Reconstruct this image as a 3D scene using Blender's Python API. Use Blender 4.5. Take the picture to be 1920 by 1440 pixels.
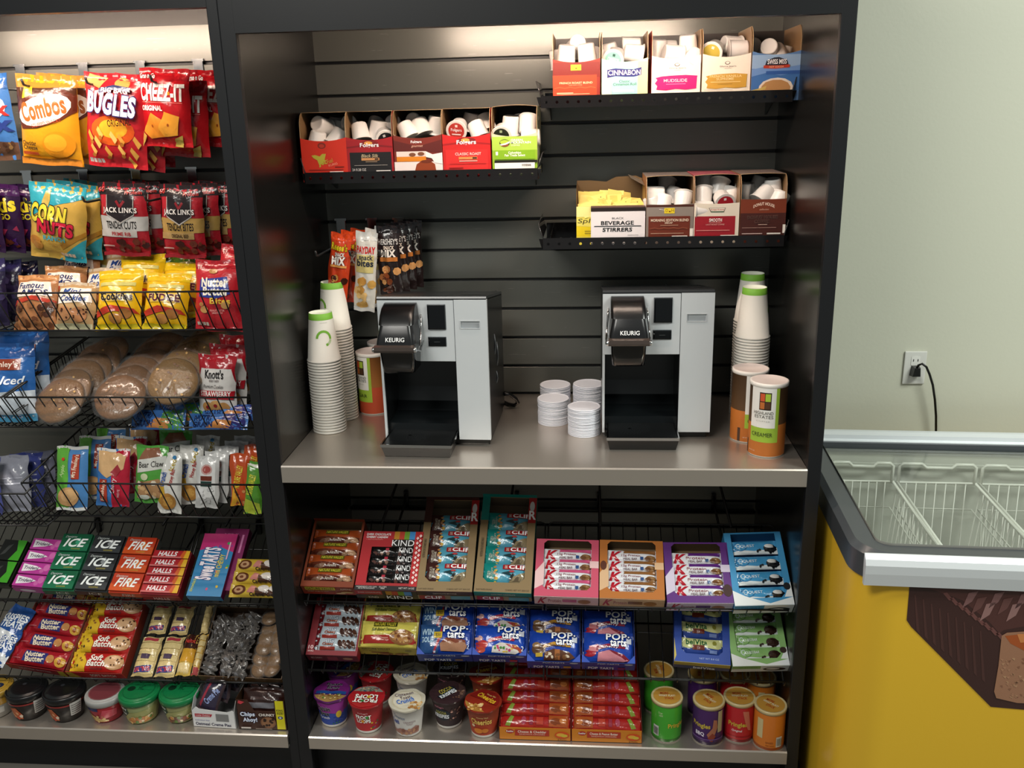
import bpy, bmesh, math, random
import numpy as np
from mathutils import Vector, Matrix
from mathutils.geometry import tessellate_polygon

for o in list(bpy.data.objects): bpy.data.objects.remove(o)
scene = bpy.context.scene
COL = scene.collection

# ------------------------------------------------------------------ camera
CAM = Vector((0.70449929, -2.4571577, 0.77578246))
CR = Vector((0.99664033, 0.07814657, -0.02451873))
CU = Vector((7.22613e-04, 0.290962474, 0.956734193))
CF = Vector((-0.08189953, 0.9535376, -0.28992847))
FPX = 1703.4835
cam_data = bpy.data.cameras.new('camera')
cam = bpy.data.objects.new('camera', cam_data)
COL.objects.link(cam)
cam.matrix_world = Matrix(((CR.x, CU.x, -CF.x, CAM.x), (CR.y, CU.y, -CF.y, CAM.y), (CR.z, CU.z, -CF.z, CAM.z), (0, 0, 0, 1)))
cam_data.sensor_fit = 'HORIZONTAL'; cam_data.sensor_width = 36.0
cam_data.lens = FPX * 36.0 / 1920.0
cam_data.clip_start = 0.05
scene.camera = cam

# ------------------------------------------------------------------ view, world, room light
vs = scene.view_settings
vs.view_transform = 'Standard'; vs.look = 'None'; vs.gamma = 1.0; vs.use_curve_mapping = False
vs.exposure = 0.0
world = bpy.data.worlds.new('store_ambience'); scene.world = world
world.use_nodes = True
world.node_tree.nodes['Background'].inputs[0].default_value = (0.80, 0.86, 0.84, 1)
world.node_tree.nodes['Background'].inputs[1].default_value = 0.26

def area(name, loc, sx, sy, power, col, rot=(0, 0, 0)):
    l = bpy.data.lights.new(name, 'AREA'); l.shape = 'RECTANGLE'; l.size = sx; l.size_y = sy
    l.energy = power; l.color = col
    o = bpy.data.objects.new(name, l); o.location = loc; o.rotation_euler = rot; COL.objects.link(o)
    return o
# two fluorescent troffers of the store ceiling, behind and above the camera
area('ceiling_troffer', (-0.3, -2.3, 1.95), 1.2, 0.6, 62, (1.0, 0.97, 0.9))
area('ceiling_troffer', (2.6, -1.5, 1.95), 1.2, 0.6, 75, (0.96, 1.0, 0.92))

# ------------------------------------------------------------------ helpers
def lin(c):
    if isinstance(c, str):
        c = c.lstrip('#'); c = [int(c[i:i + 2], 16) for i in (0, 2, 4)]
    r = []
    for x in c:
        x = x / 255.0
        r.append(x / 12.92 if x <= 0.04045 else ((x + 0.055) / 1.055) ** 2.4)
    return (r[0], r[1], r[2], 1.0)

def un(u, v, ax, val):
    d = CF + CR * ((u - 960) / FPX) - CU * ((v - 720) / FPX)
    k = 'xyz'.index(ax)
    return CAM + d * ((val - CAM[k]) / d[k])
def unp(u, v, P0, n):
    d = CF + CR * ((u - 960) / FPX) - CU * ((v - 720) / FPX)
    return CAM + d * ((Vector(P0) - CAM).dot(n) / d.dot(n))

def mkmat(name, rough=0.5, metal=0.0, col=None, bump=0.0, bscale=80.0, aniso=None, coat=0.0, emit=None, spec=0.5, trans=0.0, rvar=0.0, sub=0.0, stretch=None, bdist=0.002):
    m = bpy.data.materials.new(name); m.use_nodes = True
    nt = m.node_tree; b = nt.nodes['Principled BSDF']
    b.inputs['Roughness'].default_value = rough; b.inputs['Metallic'].default_value = metal
    b.inputs['Specular IOR Level'].default_value = spec
    b.inputs['Coat Weight'].default_value = coat; b.inputs['Coat Roughness'].default_value = 0.08
    b.inputs['Transmission Weight'].default_value = trans
    if col is None:
        a = nt.nodes.new('ShaderNodeAttribute'); a.attribute_name = 'Col'
        nt.links.new(a.outputs['Color'], b.inputs['Base Color'])
    else:
        b.inputs['Base Color'].default_value = lin(col)
    if emit:
        b.inputs['Emission Color'].default_value = lin(emit[0]); b.inputs['Emission Strength'].default_value = emit[1]
    if bump or rvar:
        tc = nt.nodes.new('ShaderNodeTexCoord'); mp = nt.nodes.new('ShaderNodeMapping')
        if stretch: mp.inputs['Scale'].default_value = stretch
        n = nt.nodes.new('ShaderNodeTexNoise'); n.inputs['Scale'].default_value = bscale; n.inputs['Detail'].default_value = 3.0
        nt.links.new(tc.outputs['Object'], mp.inputs[0]); nt.links.new(mp.outputs[0], n.inputs['Vector'])
        if bump:
            bp = nt.nodes.new('ShaderNodeBump'); bp.inputs['Strength'].default_value = bump; bp.inputs['Distance'].default_value = bdist
            nt.links.new(n.outputs['Fac'], bp.inputs['Height']); nt.links.new(bp.outputs[0], b.inputs['Normal'])
        if rvar:
            mr = nt.nodes.new('ShaderNodeMapRange'); mr.inputs['To Min'].default_value = rough - rvar; mr.inputs['To Max'].default_value = rough + rvar
            nt.links.new(n.outputs['Fac'], mr.inputs['Value']); nt.links.new(mr.outputs[0], b.inputs['Roughness'])
    return m

M = {}
M['card'] = mkmat('printed_card', 0.42, bump=0.05, bscale=400)
M['film'] = mkmat('glossy_wrapper_film', 0.2, bump=0.42, bscale=38, bdist=0.006)
M['paper'] = mkmat('matt_paper', 0.62, bump=0.05, bscale=300)
M['plastic'] = mkmat('moulded_plastic', 0.28, bump=0.02, bscale=500)
M['gloss'] = mkmat('gloss_black_plastic', 0.1, rvar=0.03, bscale=40)
M['wire'] = mkmat('black_coated_wire', 0.35, col='#131313', bump=0.05, bscale=600)
M['slat'] = mkmat('dark_metallic_slatwall', 0.27, metal=0.30, col='#6b6c66', rvar=0.01, bscale=220, stretch=(0.04, 1, 1))
M['post'] = mkmat('black_powder_coat', 0.4, col='#111215', bump=0.04, bscale=900)
M['panel'] = mkmat('dark_metallic_side_panel', 0.26, metal=0.5, col='#1f1e1c', rvar=0.008, bscale=60)
M['steel'] = mkmat('brushed_stainless_steel', 0.29, metal=0.8, col='#c8bfb5', rvar=0.008, bscale=260, stretch=(1, 0.04, 1))
M['silver'] = mkmat('silver_painted_plastic', 0.34, metal=0.2, col='#d3d8db', bump=0.02, bscale=900)
M['chrome'] = mkmat('polished_chrome', 0.12, metal=1.0, col='#d0d0d0', rvar=0.02)
M['wall'] = mkmat('pale_green_wall_paint', 0.5, col='#c9cab9', bump=0.12, bscale=120)
M['tube'] = mkmat('lit_fluorescent_tube', 0.4, col='#ffffff', emit=('#ffe4cf', 140.0))
M['glass'] = mkmat('clear_glass', 0.02, col='#f4fbf8', trans=1.0, rvar=0.01)
M['cookie'] = mkmat('baked_cookie_in_wrap', 0.35, bump=0.5, bscale=120, coat=0.4, bdist=0.004)
M['clear'] = mkmat('clear_crinkled_wrap', 0.08, trans=0.0, bump=0.8, bscale=45, bdist=0.008)
def make_clear():
    nt = M['clear'].node_tree; b = nt.nodes['Principled BSDF']
    for l in list(nt.links):
        if l.to_socket == b.inputs['Base Color']: nt.links.remove(l)
    b.inputs['Base Color'].default_value = (0.9, 0.9, 0.9, 1)
    b.inputs['Alpha'].default_value = 0.05
make_clear()

def thin_glass():
    nt = M['glass'].node_tree; out = [n for n in nt.nodes if n.type == 'OUTPUT_MATERIAL'][0]
    mx = nt.nodes.new('ShaderNodeMixShader'); tr = nt.nodes.new('ShaderNodeBsdfTransparent'); gl = nt.nodes.new('ShaderNodeBsdfGlossy'); fz = nt.nodes.new('ShaderNodeFresnel')
    tr.inputs[0].default_value = (0.97, 0.985, 0.975, 1); gl.inputs['Roughness'].default_value = 0.09; geo = nt.nodes.new('ShaderNodeNewGeometry'); mr = nt.nodes.new('ShaderNodeMapRange')
    mr.inputs['To Min'].default_value = 1.35; mr.inputs['To Max'].default_value = 1 / 1.35
    nt.links.new(geo.outputs['Backfacing'], mr.inputs['Value']); nt.links.new(mr.outputs[0], fz.inputs[0])
    nt.links.new(fz.outputs[0], mx.inputs[0]); nt.links.new(tr.outputs[0], mx.inputs[1]); nt.links.new(gl.outputs[0], mx.inputs[2]); nt.links.new(mx.outputs[0], out.inputs[0])
thin_glass()

def prop(o, label=None, cat=None, group=None, kind=None):
    if label: o['label'] = label
    if cat: o['category'] = cat
    if group: o['group'] = group
    if kind: o['kind'] = kind
    return o

def fr(P, X=(1, 0, 0), Y=(0, 0, 1)):
    X = Vector(X).normalized(); Y = Vector(Y); Y = (Y - X * Y.dot(X)).normalized(); Z = X.cross(Y)
    return Matrix(((X.x, Y.x, Z.x, P[0]), (X.y, Y.y, Z.y, P[1]), (X.z, Y.z, Z.z, P[2]), (0, 0, 0, 1)))
def T(x, y, z): return Matrix.Translation((x, y, z))
def RZ(d): return Matrix.Rotation(math.radians(d), 4, 'Z')
def RX(d): return Matrix.Rotation(math.radians(d), 4, 'X')
def RY(d): return Matrix.Rotation(math.radians(d), 4, 'Y')

def thing(name, label, cat, mat, group=None):
    o = bpy.data.objects.new(name, None); o.empty_display_size = 0.02; COL.objects.link(o)
    o.matrix_world = mat if isinstance(mat, Matrix) else T(*mat)
    return prop(o, label, cat, group)

_txt = {}
def textmesh(s, off, spc=1.0):
    k = (s, off, spc)
    if k in _txt: return _txt[k]
    c = bpy.data.curves.new('t', 'FONT'); c.body = s; c.size = 1.0; c.offset = off; c.resolution_u = 3
    c.space_line = 0.85; c.space_character = spc
    if '\n' in s: c.align_x = 'CENTER'
    o = bpy.data.objects.new('t', c); COL.objects.link(o)
    dg = bpy.context.evaluated_depsgraph_get(); dg.update()
    me = bpy.data.meshes.new_from_object(o.evaluated_get(dg))
    vs_ = [(v.co.x, v.co.y) for v in me.vertices]; fs = [tuple(p.vertices) for p in me.polygons]
    bpy.data.objects.remove(o); bpy.data.curves.remove(c); bpy.data.meshes.remove(me)
    xs = [a[0] for a in vs_] or [0, 1]; ys = [a[1] for a in vs_] or [0, 1]
    _txt[k] = (vs_, fs, (min(xs), max(xs), min(ys), max(ys)))
    return _txt[k]

def ell(cx, cy, rx, ry, n=20, a0=0, a1=360, rot=0):
    r = []
    full = abs(a1 - a0) >= 360
    for i in range(n if full else n + 1):
        a = math.radians(a0 + (a1 - a0) * i / n); x = rx * math.cos(a); y = ry * math.sin(a)
        q = math.radians(rot); r.append((cx + x * math.cos(q) - y * math.sin(q), cy + x * math.sin(q) + y * math.cos(q)))
    return r

class B:
    """collects shapes of one mesh object; every face has a colour and a material slot"""
    def __init__(s): s.v = []; s.f = []; s.c = []; s.m = []; s.s = []; s.X = None
    def add(s, vs_, fs, col, m=0, sm=False):
        o = len(s.v)
        s.v += [tuple(s.X @ Vector(p)) for p in vs_] if s.X else [tuple(p) for p in vs_]
        c = lin(col) if isinstance(col, (str, tuple)) else None
        for i, f in enumerate(fs):
            s.f.append(tuple(o + k for k in f)); s.c.append(c if c else lin(col[i])); s.m.append(m); s.s.append(sm)
    def box(s, x0, x1, y0, y1, z0, z1, col='#808080', m=0, bev=0.0):
        if bev <= 0:
            v = [(x, y, z) for z in (z0, z1) for y in (y0, y1) for x in (x0, x1)]
            s.add(v, [(0, 2, 3, 1), (4, 5, 7, 6), (0, 1, 5, 4), (2, 6, 7, 3), (0, 4, 6, 2), (1, 3, 7, 5)], col, m)
        else:
            bm = bmesh.new(); bmesh.ops.create_cube(bm, size=1)
            for q in bm.verts: q.co = Vector(((x0 + x1) / 2 + q.co.x * (x1 - x0), (y0 + y1) / 2 + q.co.y * (y1 - y0), (z0 + z1) / 2 + q.co.z * (z1 - z0)))
            bmesh.ops.bevel(bm, geom=list(bm.edges), offset=bev, segments=2, affect='EDGES', profile=0.6)
            s.add([q.co.copy() for q in bm.verts], [tuple(q.index for q in f.verts) for f in bm.faces], col, m); bm.free()
    def prism(s, pts, z0, z1, col, m=0, ax='z'):
        """outline pts (a,b) extruded along axis"""
        n = len(pts)
        def P(a, b, c): return {'z': (a, b, c), 'x': (c, a, b), 'y': (a, c, b)}[ax]
        v = [P(a, b, z0) for a, b in pts] + [P(a, b, z1) for a, b in pts]
        f = [tuple(range(n))[::-1], tuple(range(n, 2 * n))] + [(i, (i + 1) % n, n + (i + 1) % n, n + i) for i in range(n)]
        s.add(v, f, col, m)
    def lathe(s, prof, n=28, col='#ffffff', m=0, sm=True, cap=True, cx=0, cy=0):
        """prof: list of (r,z) or (r,z,col) ; col is the band colour up to the next point"""
        v = []; f = []; cc = []
        for p in prof:
            for i in range(n):
                a = 2 * math.pi * i / n; v.append((cx + p[0] * math.cos(a), cy + p[0] * math.sin(a), p[1]))
        for k in range(len(prof) - 1):
            c = prof[k][2] if len(prof[k]) > 2 else col
            for i in range(n):
                j = (i + 1) % n; f.append((k * n + i, k * n + j, (k + 1) * n + j, (k + 1) * n + i)); cc.append(c)
        s.add(v, f, cc, m, sm)
        if cap:
            for k, rev in ((0, True), (len(prof) - 1, False)):
                if prof[k][0] > 1e-5:
                    ring = v[k * n:(k + 1) * n]; c = prof[k][2] if len(prof[k]) > 2 else col
                    s.add(ring, [tuple(range(n))[::-1] if rev else tuple(range(n))], c, m)
    def tube(s, path, r, n=6, col='#101010', m=0, closed=False):
        path = [Vector(p) for p in path]; v = []; f = []; N = len(path); up = None
        for i, p in enumerate(path):
            a = path[(i - 1) % N] if (i > 0 or closed) else p
            b = path[(i + 1) % N] if (i < N - 1 or closed) else p
            t = (b - a).normalized()
            if up is None: up = t.orthogonal().normalized()
            up = (up - t * up.dot(t)).normalized(); w = t.cross(up)
            for k in range(n):
                q = 2 * math.pi * k / n; v.append(p + (up * math.cos(q) + w * math.sin(q)) * r)
        for i in range(N if closed else N - 1):
            j = (i + 1) % N
            for k in range(n):
                l = (k + 1) % n; f.append((i * n + k, i * n + l, j * n + l, j * n + k))
        if not closed: f += [tuple(range(n))[::-1], tuple(range((N - 1) * n, N * n))]
        s.add(v, f, col, m, True)
    def tri2d(s, S, pts, tris, col, h, maxe, m):
        pts = [tuple(p) for p in pts]
        if maxe:
            out = []; st = [tuple(pts[i] for i in t) for t in tris]
            while st:
                a, b, c = st.pop()
                d = [math.dist(a, b), math.dist(b, c), math.dist(c, a)]; k = d.index(max(d))
                if d[k] <= maxe: out.append((a, b, c)); continue
                if k == 0: mm = ((a[0] + b[0]) / 2, (a[1] + b[1]) / 2); st += [(a, mm, c), (mm, b, c)]
                elif k == 1: mm = ((b[0] + c[0]) / 2, (b[1] + c[1]) / 2); st += [(a, b, mm), (a, mm, c)]
                else: mm = ((a[0] + c[0]) / 2, (a[1] + c[1]) / 2); st += [(a, b, mm), (mm, b, c)]
            idx = {}; v = []; f = []
            for t in out:
                q = []
                for p in t:
                    k = (round(p[0], 5), round(p[1], 5))
                    if k not in idx: idx[k] = len(v); v.append(S(p[0], p[1], h))
                    q.append(idx[k])
                if len(set(q)) == 3: f.append(tuple(q))
        else:
            v = [S(p[0], p[1], h) for p in pts]; f = tris
        s.add(v, f, col, m, bool(maxe))
    def poly(s, S, pts, col, h, maxe=None, m=0):
        t = tessellate_polygon([[Vector((p[0], p[1], 0)) for p in pts]])
        ff = []
        for a, b, c in t:
            ar = (pts[b][0] - pts[a][0]) * (pts[c][1] - pts[a][1]) - (pts[c][0] - pts[a][0]) * (pts[b][1] - pts[a][1])
            ff.append((a, b, c) if ar > 0 else (a, c, b))
        s.tri2d(S, pts, ff, col, h, maxe, m)
    def text(s, S, t, x0, y0, x1, y1, col, h, bold=0.0, rot=0, shear=0.0, arc=0.0, maxe=None, m=0, outline=None, ow=0.05):
        bold = bold * 0.5; ow = min(ow, 0.05) * 0.8; spc = round(1 + bold * 1.5 + (ow * 1.2 if outline else 0), 3)
        _, _, (a0, a1, b0, b1) = textmesh(t, 0.0, spc)
        if a1 <= a0 or b1 <= b0: return
        sx = (x1 - x0) / (a1 - a0); sy = (y1 - y0) / (b1 - b0); mx = (x0 + x1) / 2; my = (y0 + y1) / 2
        q = math.radians(rot); cq, sq = math.cos(q), math.sin(q); hw = (x1 - x0) / 2
        def mp(p):
            x = (p[0] - (a0 + a1) / 2) * sx; y = (p[1] - (b0 + b1) / 2) * sy
            x += shear * y
            if arc: y += arc * (y1 - y0) * (1 - (x / hw) ** 2)
            return (mx + x * cq - y * sq, my + x * sq + y * cq)
        if outline:
            v, f, _ = textmesh(t, bold + ow, spc); s.tri2d(S, [mp(p) for p in v], f, outline, h, maxe, m); h += 0.00035 if maxe else 0.00025
        v, f, _ = textmesh(t, bold, spc)
        s.tri2d(S, [mp(p) for p in v], f, col, h, maxe, m)
    def art(s, S, W, H, spec, h0=0.0003, dh=0.0002, maxe=None, m=0):
        """spec in fractions of W x H: r rect, e ellipse, p polygon, t text, k scattered bits, w swoosh"""
        h = h0
        for e in spec:
            k = e[0]
            if k == 'r':
                s.poly(S, [(e[1] * W, e[2] * H), (e[3] * W, e[2] * H), (e[3] * W, e[4] * H), (e[1] * W, e[4] * H)], e[5], h, maxe, m)
            elif k == 'e':
                s.poly(S, ell(e[1] * W, e[2] * H, e[3] * W, e[4] * H, 18, rot=(e[6] if len(e) > 6 else 0)), e[5], h, maxe, m)
            elif k == 'p':
                s.poly(S, [(a * W, b * H) for a, b in e[1]], e[2], h, maxe, m)
            elif k == 't':
                o = dict(e[7]) if len(e) > 7 else {}
                if maxe: o['maxe'] = maxe * 0.8
                s.text(S, e[1], e[2] * W, e[3] * H, e[4] * W, e[5] * H, e[6], h, m=m, **o); 
                if 'outline' in o: h += dh
            elif k == 'k':
                # ('k', n, x0,y0,x1,y1, size_m, cols, sides, seed)
                rn = random.Random(e[9] if len(e) > 9 else 1)
                for i in range(e[1]):
                    x = e[2] + (e[4] - e[2]) * rn.random(); y = e[3] + (e[5] - e[3]) * rn.random(); r = e[6] * (0.7 + 0.6 * rn.random())
                    s.poly(S, ell(x * W, y * H, r, r * (0.6 + 0.4 * rn.random()), e[8], rot=rn.random() * 360), e[7][i % len(e[7])], h + 0.00003 * i, maxe, m)
                h += 0.00003 * e[1]
            h += dh
    def obj(s, name, mats, parent=None, mat=None):
        me = bpy.data.meshes.new(name); me.from_pydata(s.v, [], s.f)
        if not isinstance(mats, (list, tuple)): mats = [mats]
        for q in mats: me.materials.append(M[q])
        if s.f:
            me.polygons.foreach_set('material_index', s.m); me.polygons.foreach_set('use_smooth', s.s)
            ca = me.color_attributes.new('Col', 'FLOAT_COLOR', 'CORNER')
            arr = np.repeat(np.array(s.c, dtype=np.float32), [len(f) for f in s.f], axis=0)
            ca.data.foreach_set('color', arr.ravel())
        o = bpy.data.objects.new(name, me); COL.objects.link(o)
        if parent: o.parent = parent
        if mat is not None:
            if isinstance(mat, Matrix):
                if parent: o.matrix_local = mat
                else: o.matrix_world = mat
            else: o.location = mat
        return o

def flat(ox=0, oy=0, z=0):
    return lambda u, v, h: (ox + u, oy + v, z + h)
def face(P, X, Y):
    P = Vector(P); X = Vector(X); Y = Vector(Y); N = X.cross(Y)
    return lambda u, v, h: P + X * u + Y * v + N * h
def copy_tree(o, mat=None, label=None):
    c = o.copy(); COL.objects.link(c)
    if mat is not None: c.matrix_world = mat
    if label: c['label'] = label
    for ch in list(o.children):
        d = ch.copy(); COL.objects.link(d); d.parent = c; d.matrix_parent_inverse = ch.matrix_parent_inverse.copy()
        for g in list(ch.children):
            k = g.copy(); COL.objects.link(k); k.parent = d; k.matrix_parent_inverse = g.matrix_parent_inverse.copy()
    return c

# ================================================================== setting
XR = 1.19
def struct(name, b, mat, kind='structure'):
    o = b.obj(name, mat); o['kind'] = kind; return o
b = B(); b.box(-3, 4.5, 0.03, 0.13, -0.9, 2.0); struct('wall_back', b, 'wall')
M['floor'] = mkmat('grey_floor_tile', 0.3, col='#6d6a64', rvar=0.08, bscale=6)
b = B(); b.box(-3, 4.5, -5, 0.13, -0.95, -0.9); struct('floor', b, 'floor')

# ================================================================== display bays
def slat_panel(x0, x1, parent, grooves=None):
    b = B(); sp = 0.0818; g = 0.0036
    tops = [0.9006 + sp] + [0.9006 - k * sp for k in range(0, 21)]
    z1 = 1.02
    zs = [0.9006 - k * sp for k in range(-1, 21)]
    if grooves: zs = grooves + [-0.904]
    prev = 1.03
    for z in zs:
        if z + g < prev:
            zt = prev; zb = z + g
            # one plank with softly rolled edges
            b.prism([(0.012, zb + 0.002), (0.0015, zb), (0, zb + 0.0015), (0, zt - 0.0015), (0.0015, zt), (0.012, zt - 0.002)], x0, x1, '#808080', 0, 'x')
        prev = z - g
    b.box(x0, x1, 0.011, 0.028, -0.9, 1.03, '#050505', 1)
    return b.obj('slat_panel', ['slat', 'post'], parent)

def bay(x0, x1, label, left_panel, right_panel, hz, lamp, lz=.985, grooves=None):
    t = thing('display_unit', label, 'shelving unit', (0, 0, 0))
    slat_panel(x0, x1, t, grooves)
    for (a, c) in (left_panel, right_panel):
        if a is None: continue
        b = B(); b.box(a, c, -0.535, 0.028, -0.9, 1.2); b.obj('side_panel', 'panel', t)
        b = B(); b.box(a - 0.001, c + 0.001, -0.552, -0.5352, -0.9, 1.2, bev=0.002); b.obj('front_trim', 'post', t)
    b = B(); b.prism([(-0.552, hz), (-0.525, hz), (-0.525, 1.2), (-0.552, 1.2)], x0, x1, '#111111', 0, 'x'); b.obj('header_board', 'post', t)
    b = B(); b.box(x0, x1, -0.524, 0.0, 1.048, 1.06); b.obj('top_panel', 'panel', t)
    b = B(); b.box(x0, x1, -0.50, -0.47, -0.9, -0.79); b.obj('kick_plate', 'post', t)
    b = B(); b.box(x0, x1, -0.004, 0.0, 1.004, 1.05); b.obj('upper_valance', 'panel', t)
    # fluorescent lamp hidden behind the header
    b = B(); b.box(lamp[0] - 0.02, lamp[1] + 0.02, -0.515, -0.45, lz + .015, lz + .045); lh = b.obj('lamp_housing', 'post', t)
    b = B(); b.X = T(lamp[0], -0.482, lz) @ RY(90); b.lathe([(0.008, 0), (0.008, lamp[1] - lamp[0])], 14); b.obj('lamp_tube', 'tube', lh)
    return t
bay(0, XR, 'tall black slatwall unit holding the coffee machines, right of the snack bay', (-0.0305, 0.0), (XR, XR + 0.0283), 0.9345, (0.30, 0.98))
bay(-1.35, -0.0535, 'tall black slatwall unit full of snack bags, left of the coffee bay', (None, None), (-0.0535, -0.0325), 0.985, (-1.1, -0.30), 1.002, [.911, .819, .727, .636, .545, .454, .12, -.30])

def steel_shelf(name, label, cat, x0, x1, yf, z, h, gr=None):
    b = B()
    b.prism([(yf + 0.003, z), (yf, z - 0.003), (yf, z - h), (yf + 0.016, z - h), (yf + 0.016, z - h + 0.004), (yf + 0.005, z - h + 0.004), (yf + 0.005, z - 0.012), (-0.002, z - 0.012), (-0.002, z)], x0, x1, '#a0a0a0', 0, 'x')
    o = b.obj(name, 'steel'); return prop(o, label, cat, gr)
steel_shelf('steel_counter', 'stainless steel counter slab under the two coffee machines', 'counter', 0.001, XR - 0.001, -0.556, 0.0, 0.041)
steel_shelf('steel_base_shelf', 'stainless steel bottom shelf of the coffee bay holding cereal cups and chip cans', 'shelf', 0.001, XR - 0.001, -0.563, -0.735, 0.035)
steel_shelf('steel_base_shelf', 'stainless steel bottom shelf of the snack bay holding noodle bowls', 'shelf', -1.3, -0.055, -0.560, -0.735, 0.037)

# ================================================================== coffee machines
def loft(b, rings, col, m=0, cap=True, sm=True):
    n = len(rings[0]); v = [p for r in rings for p in r]
    f = [(k * n + i, k * n + (i + 1) % n, (k + 1) * n + (i + 1) % n, (k + 1) * n + i) for k in range(len(rings) - 1) for i in range(n)]
    b.add(v, f, col, m, sm)
    if cap:
        b.add(rings[0], [tuple(range(n))[::-1]], col, m); b.add(rings[-1], [tuple(range(n))], col, m)

def coffee_machine():
    W = 0.257; H = 0.362; D = 0.272; s = 0.181; DR = 0.040
    RT = face((0, 0.012, H + 0.004), (1, 0, 0), (0, math.cos(math.atan(DR / D)), -math.sin(math.atan(DR / D))))
    t = thing('coffee_machine', 'silver and black pod coffee machine', 'coffee machine', (0, 0, 0))
    # black body shell: side walls, back, roof, with the brewing cavity left open at the front left
    b = B()
    b.prism([(0.004, 0.018), (0.004, H - 0.004), (0.02, H - 0.004), (D, H - DR - 0.004), (D, 0.018)], s, W, '#0c0d0e', 0, 'x')
    b.prism([(0.135, 0.018), (0.135, H - DR * 0.5 - 0.006), (D, H - DR - 0.004), (D, 0.018)], 0.0, s, '#0c0d0e', 0, 'x')
    b.prism([(0.008, 0.214), (0.008, H - 0.004), (0.02, H - 0.004), (0.14, H - DR * 0.5 - 0.004), (0.14, 0.214)], 0.0, s, '#0c0d0e', 0, 'x')
    b.box(0.0, 0.006, 0.004, 0.14, 0.018, 0.214, '#101112')
    b.box(0.004, W - 0.004, 0.012, D - 0.004, 0.0, 0.018, '#0a0a0a', bev=0.003)
    # curved cavity lining
    pr = []
    for i in range(9):
        a = math.radians(90 * i / 8); pr.append((0.133 - 0.10 * (1 - math.sin(a)) * 0.9, 0.05 + 0.164 * (1 - math.cos(a)) * 0.2))
    b.prism([(0.02, 0.018), (0.02, 0.05), (0.06, 0.05), (0.10, 0.056), (0.122, 0.075), (0.132, 0.11), (0.134, 0.214), (0.138, 0.214), (0.138, 0.018)], 0.006, s, '#15191b', 0, 'x')
    b.obj('body', 'plastic', t)
    b = B()
    b.prism([(-0.002, H), (0.0, H + 0.004), (0.012, H + 0.004), (D - 0.004, H + 0.004 - DR), (D, H - DR - 0.002), (D, H - 0.006 - DR), (0.012, H - 0.005), (-0.002, H - 0.004)], 0.0, W, '#26282a', 0, 'x')
    b.art(RT, 1, 1, [('r', s - 0.016, 0.02, s - 0.014, 0.25, '#050505'), ('r', s + 0.006, 0.04, W - 0.018, 0.055, '#060606'), ('r', s + 0.03, 0.038, s + 0.034, 0.057, '#3a3d40'), ('r', W - 0.011, 0.01, W - 0.009, 0.25, '#050505')], 0.0003)
    b.obj('reservoir_lid', 'plastic', t)
    # silver face plates
    b = B(); b.box(0.0, s - 0.0006, -0.002, 0.006, 0.212, H - 0.003, bev=0.0012); b.box(0.0, 0.0055, -0.002, 0.012, 0.016, 0.212, '#c8c8c8')
    b.obj('face_plate', 'silver', t)
    x0, x1 = s + 0.0006, W; z0, z1 = 0.018, H - 0.003
    b = B()
    hx0, hx1, hz0, hz1 = 0.196, 0.240, 0.292, 0.309
    b.box(x0, hx0, -0.003, 0.008, z0, z1); b.box(hx1, x1, -0.003, 0.008, z0, z1)
    b.box(hx0, hx1, -0.003, 0.008, z0, hz0); b.box(hx0, hx1, -0.003, 0.008, hz1, z1)
    b.prism([(-0.003, z0), (-0.003, z1), (0.008, z1), (0.008, z0)], x1, x1 + 0.0008, '#888888', 0, 'x')
    b.box(hx0, hx1, 0.0015, 0.0035, hz0, hz1); 
    b.obj('side_column', 'silver', t)
    b = B(); b.box(hx0 - 0.0015, hx1 + 0.0015, -0.004, -0.0028, hz0 - 0.0015, hz0, '#b9bdc0'); b.box(hx0 - 0.0015, hx1 + 0.0015, -0.004, -0.0028, hz1, hz1 + 0.0015, '#b9bdc0')
    b.box(hx0 - 0.0015, hx0, -0.004, -0.0028, hz0, hz1, '#b9bdc0'); b.box(hx1, hx1 + 0.0015, -0.004, -0.0028, hz0, hz1, '#b9bdc0')
    b.box(hx0 + 0.002, hx1 - 0.002, 0.0005, 0.0014, hz0 + 0.001, hz1 - 0.006, '#9fa3a6')
    b.obj('recessed_grip', 'plastic', t)
    for nm, a0, a1, c0, c1, bul in (('display_screen', 0.119, 0.161, 0.2895, 0.348, 0.004), ('button_panel', 0.118, 0.160, 0.249, 0.271, 0.002)):
        b = B(); b.box(a0 - 0.0008, a1 + 0.0008, -0.0035, 0.0, c0 - 0.0008, c1 + 0.0008, '#50565a', bev=0.0012)
        b.box(a0, a1, -0.0035 - bul, 0.0, c0, c1, '#05070a', bev=0.003)
        if nm == 'button_panel': b.box(a0 + 0.014, a0 + 0.028, -0.0058, -0.005, 0.2595, 0.2602, '#55585a')
        b.obj(nm, 'gloss', t)
    # brew head with cradle and handle
    def ring(z, xl, xr, yf, yb=0.0, r=0.010):
        p = [(xl, yb, z), (xl, yf + r, z)]
        for i in range(1, 5): a = math.radians(90 * i / 4); p.append((xl + r - r * math.cos(a), yf + r - r * math.sin(a), z))
        for i in range(0, 5): a = math.radians(90 * i / 4); p.append((xr - r + r * math.sin(a), yf + r - r * math.cos(a), z))
        p += [(xr, yb, z)]
        return p
    b = B()
    loft(b, [ring(0.353, 0.020, 0.094, -0.004, r=0.003), ring(0.352, 0.019, 0.095, -0.018, r=0.008), ring(0.345, 0.018, 0.096, -0.040), ring(0.333, 0.018, 0.097, -0.058), ring(0.318, 0.018, 0.098, -0.070), ring(0.314, 0.018, 0.098, -0.0725)], '#0b0b0c')
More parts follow.
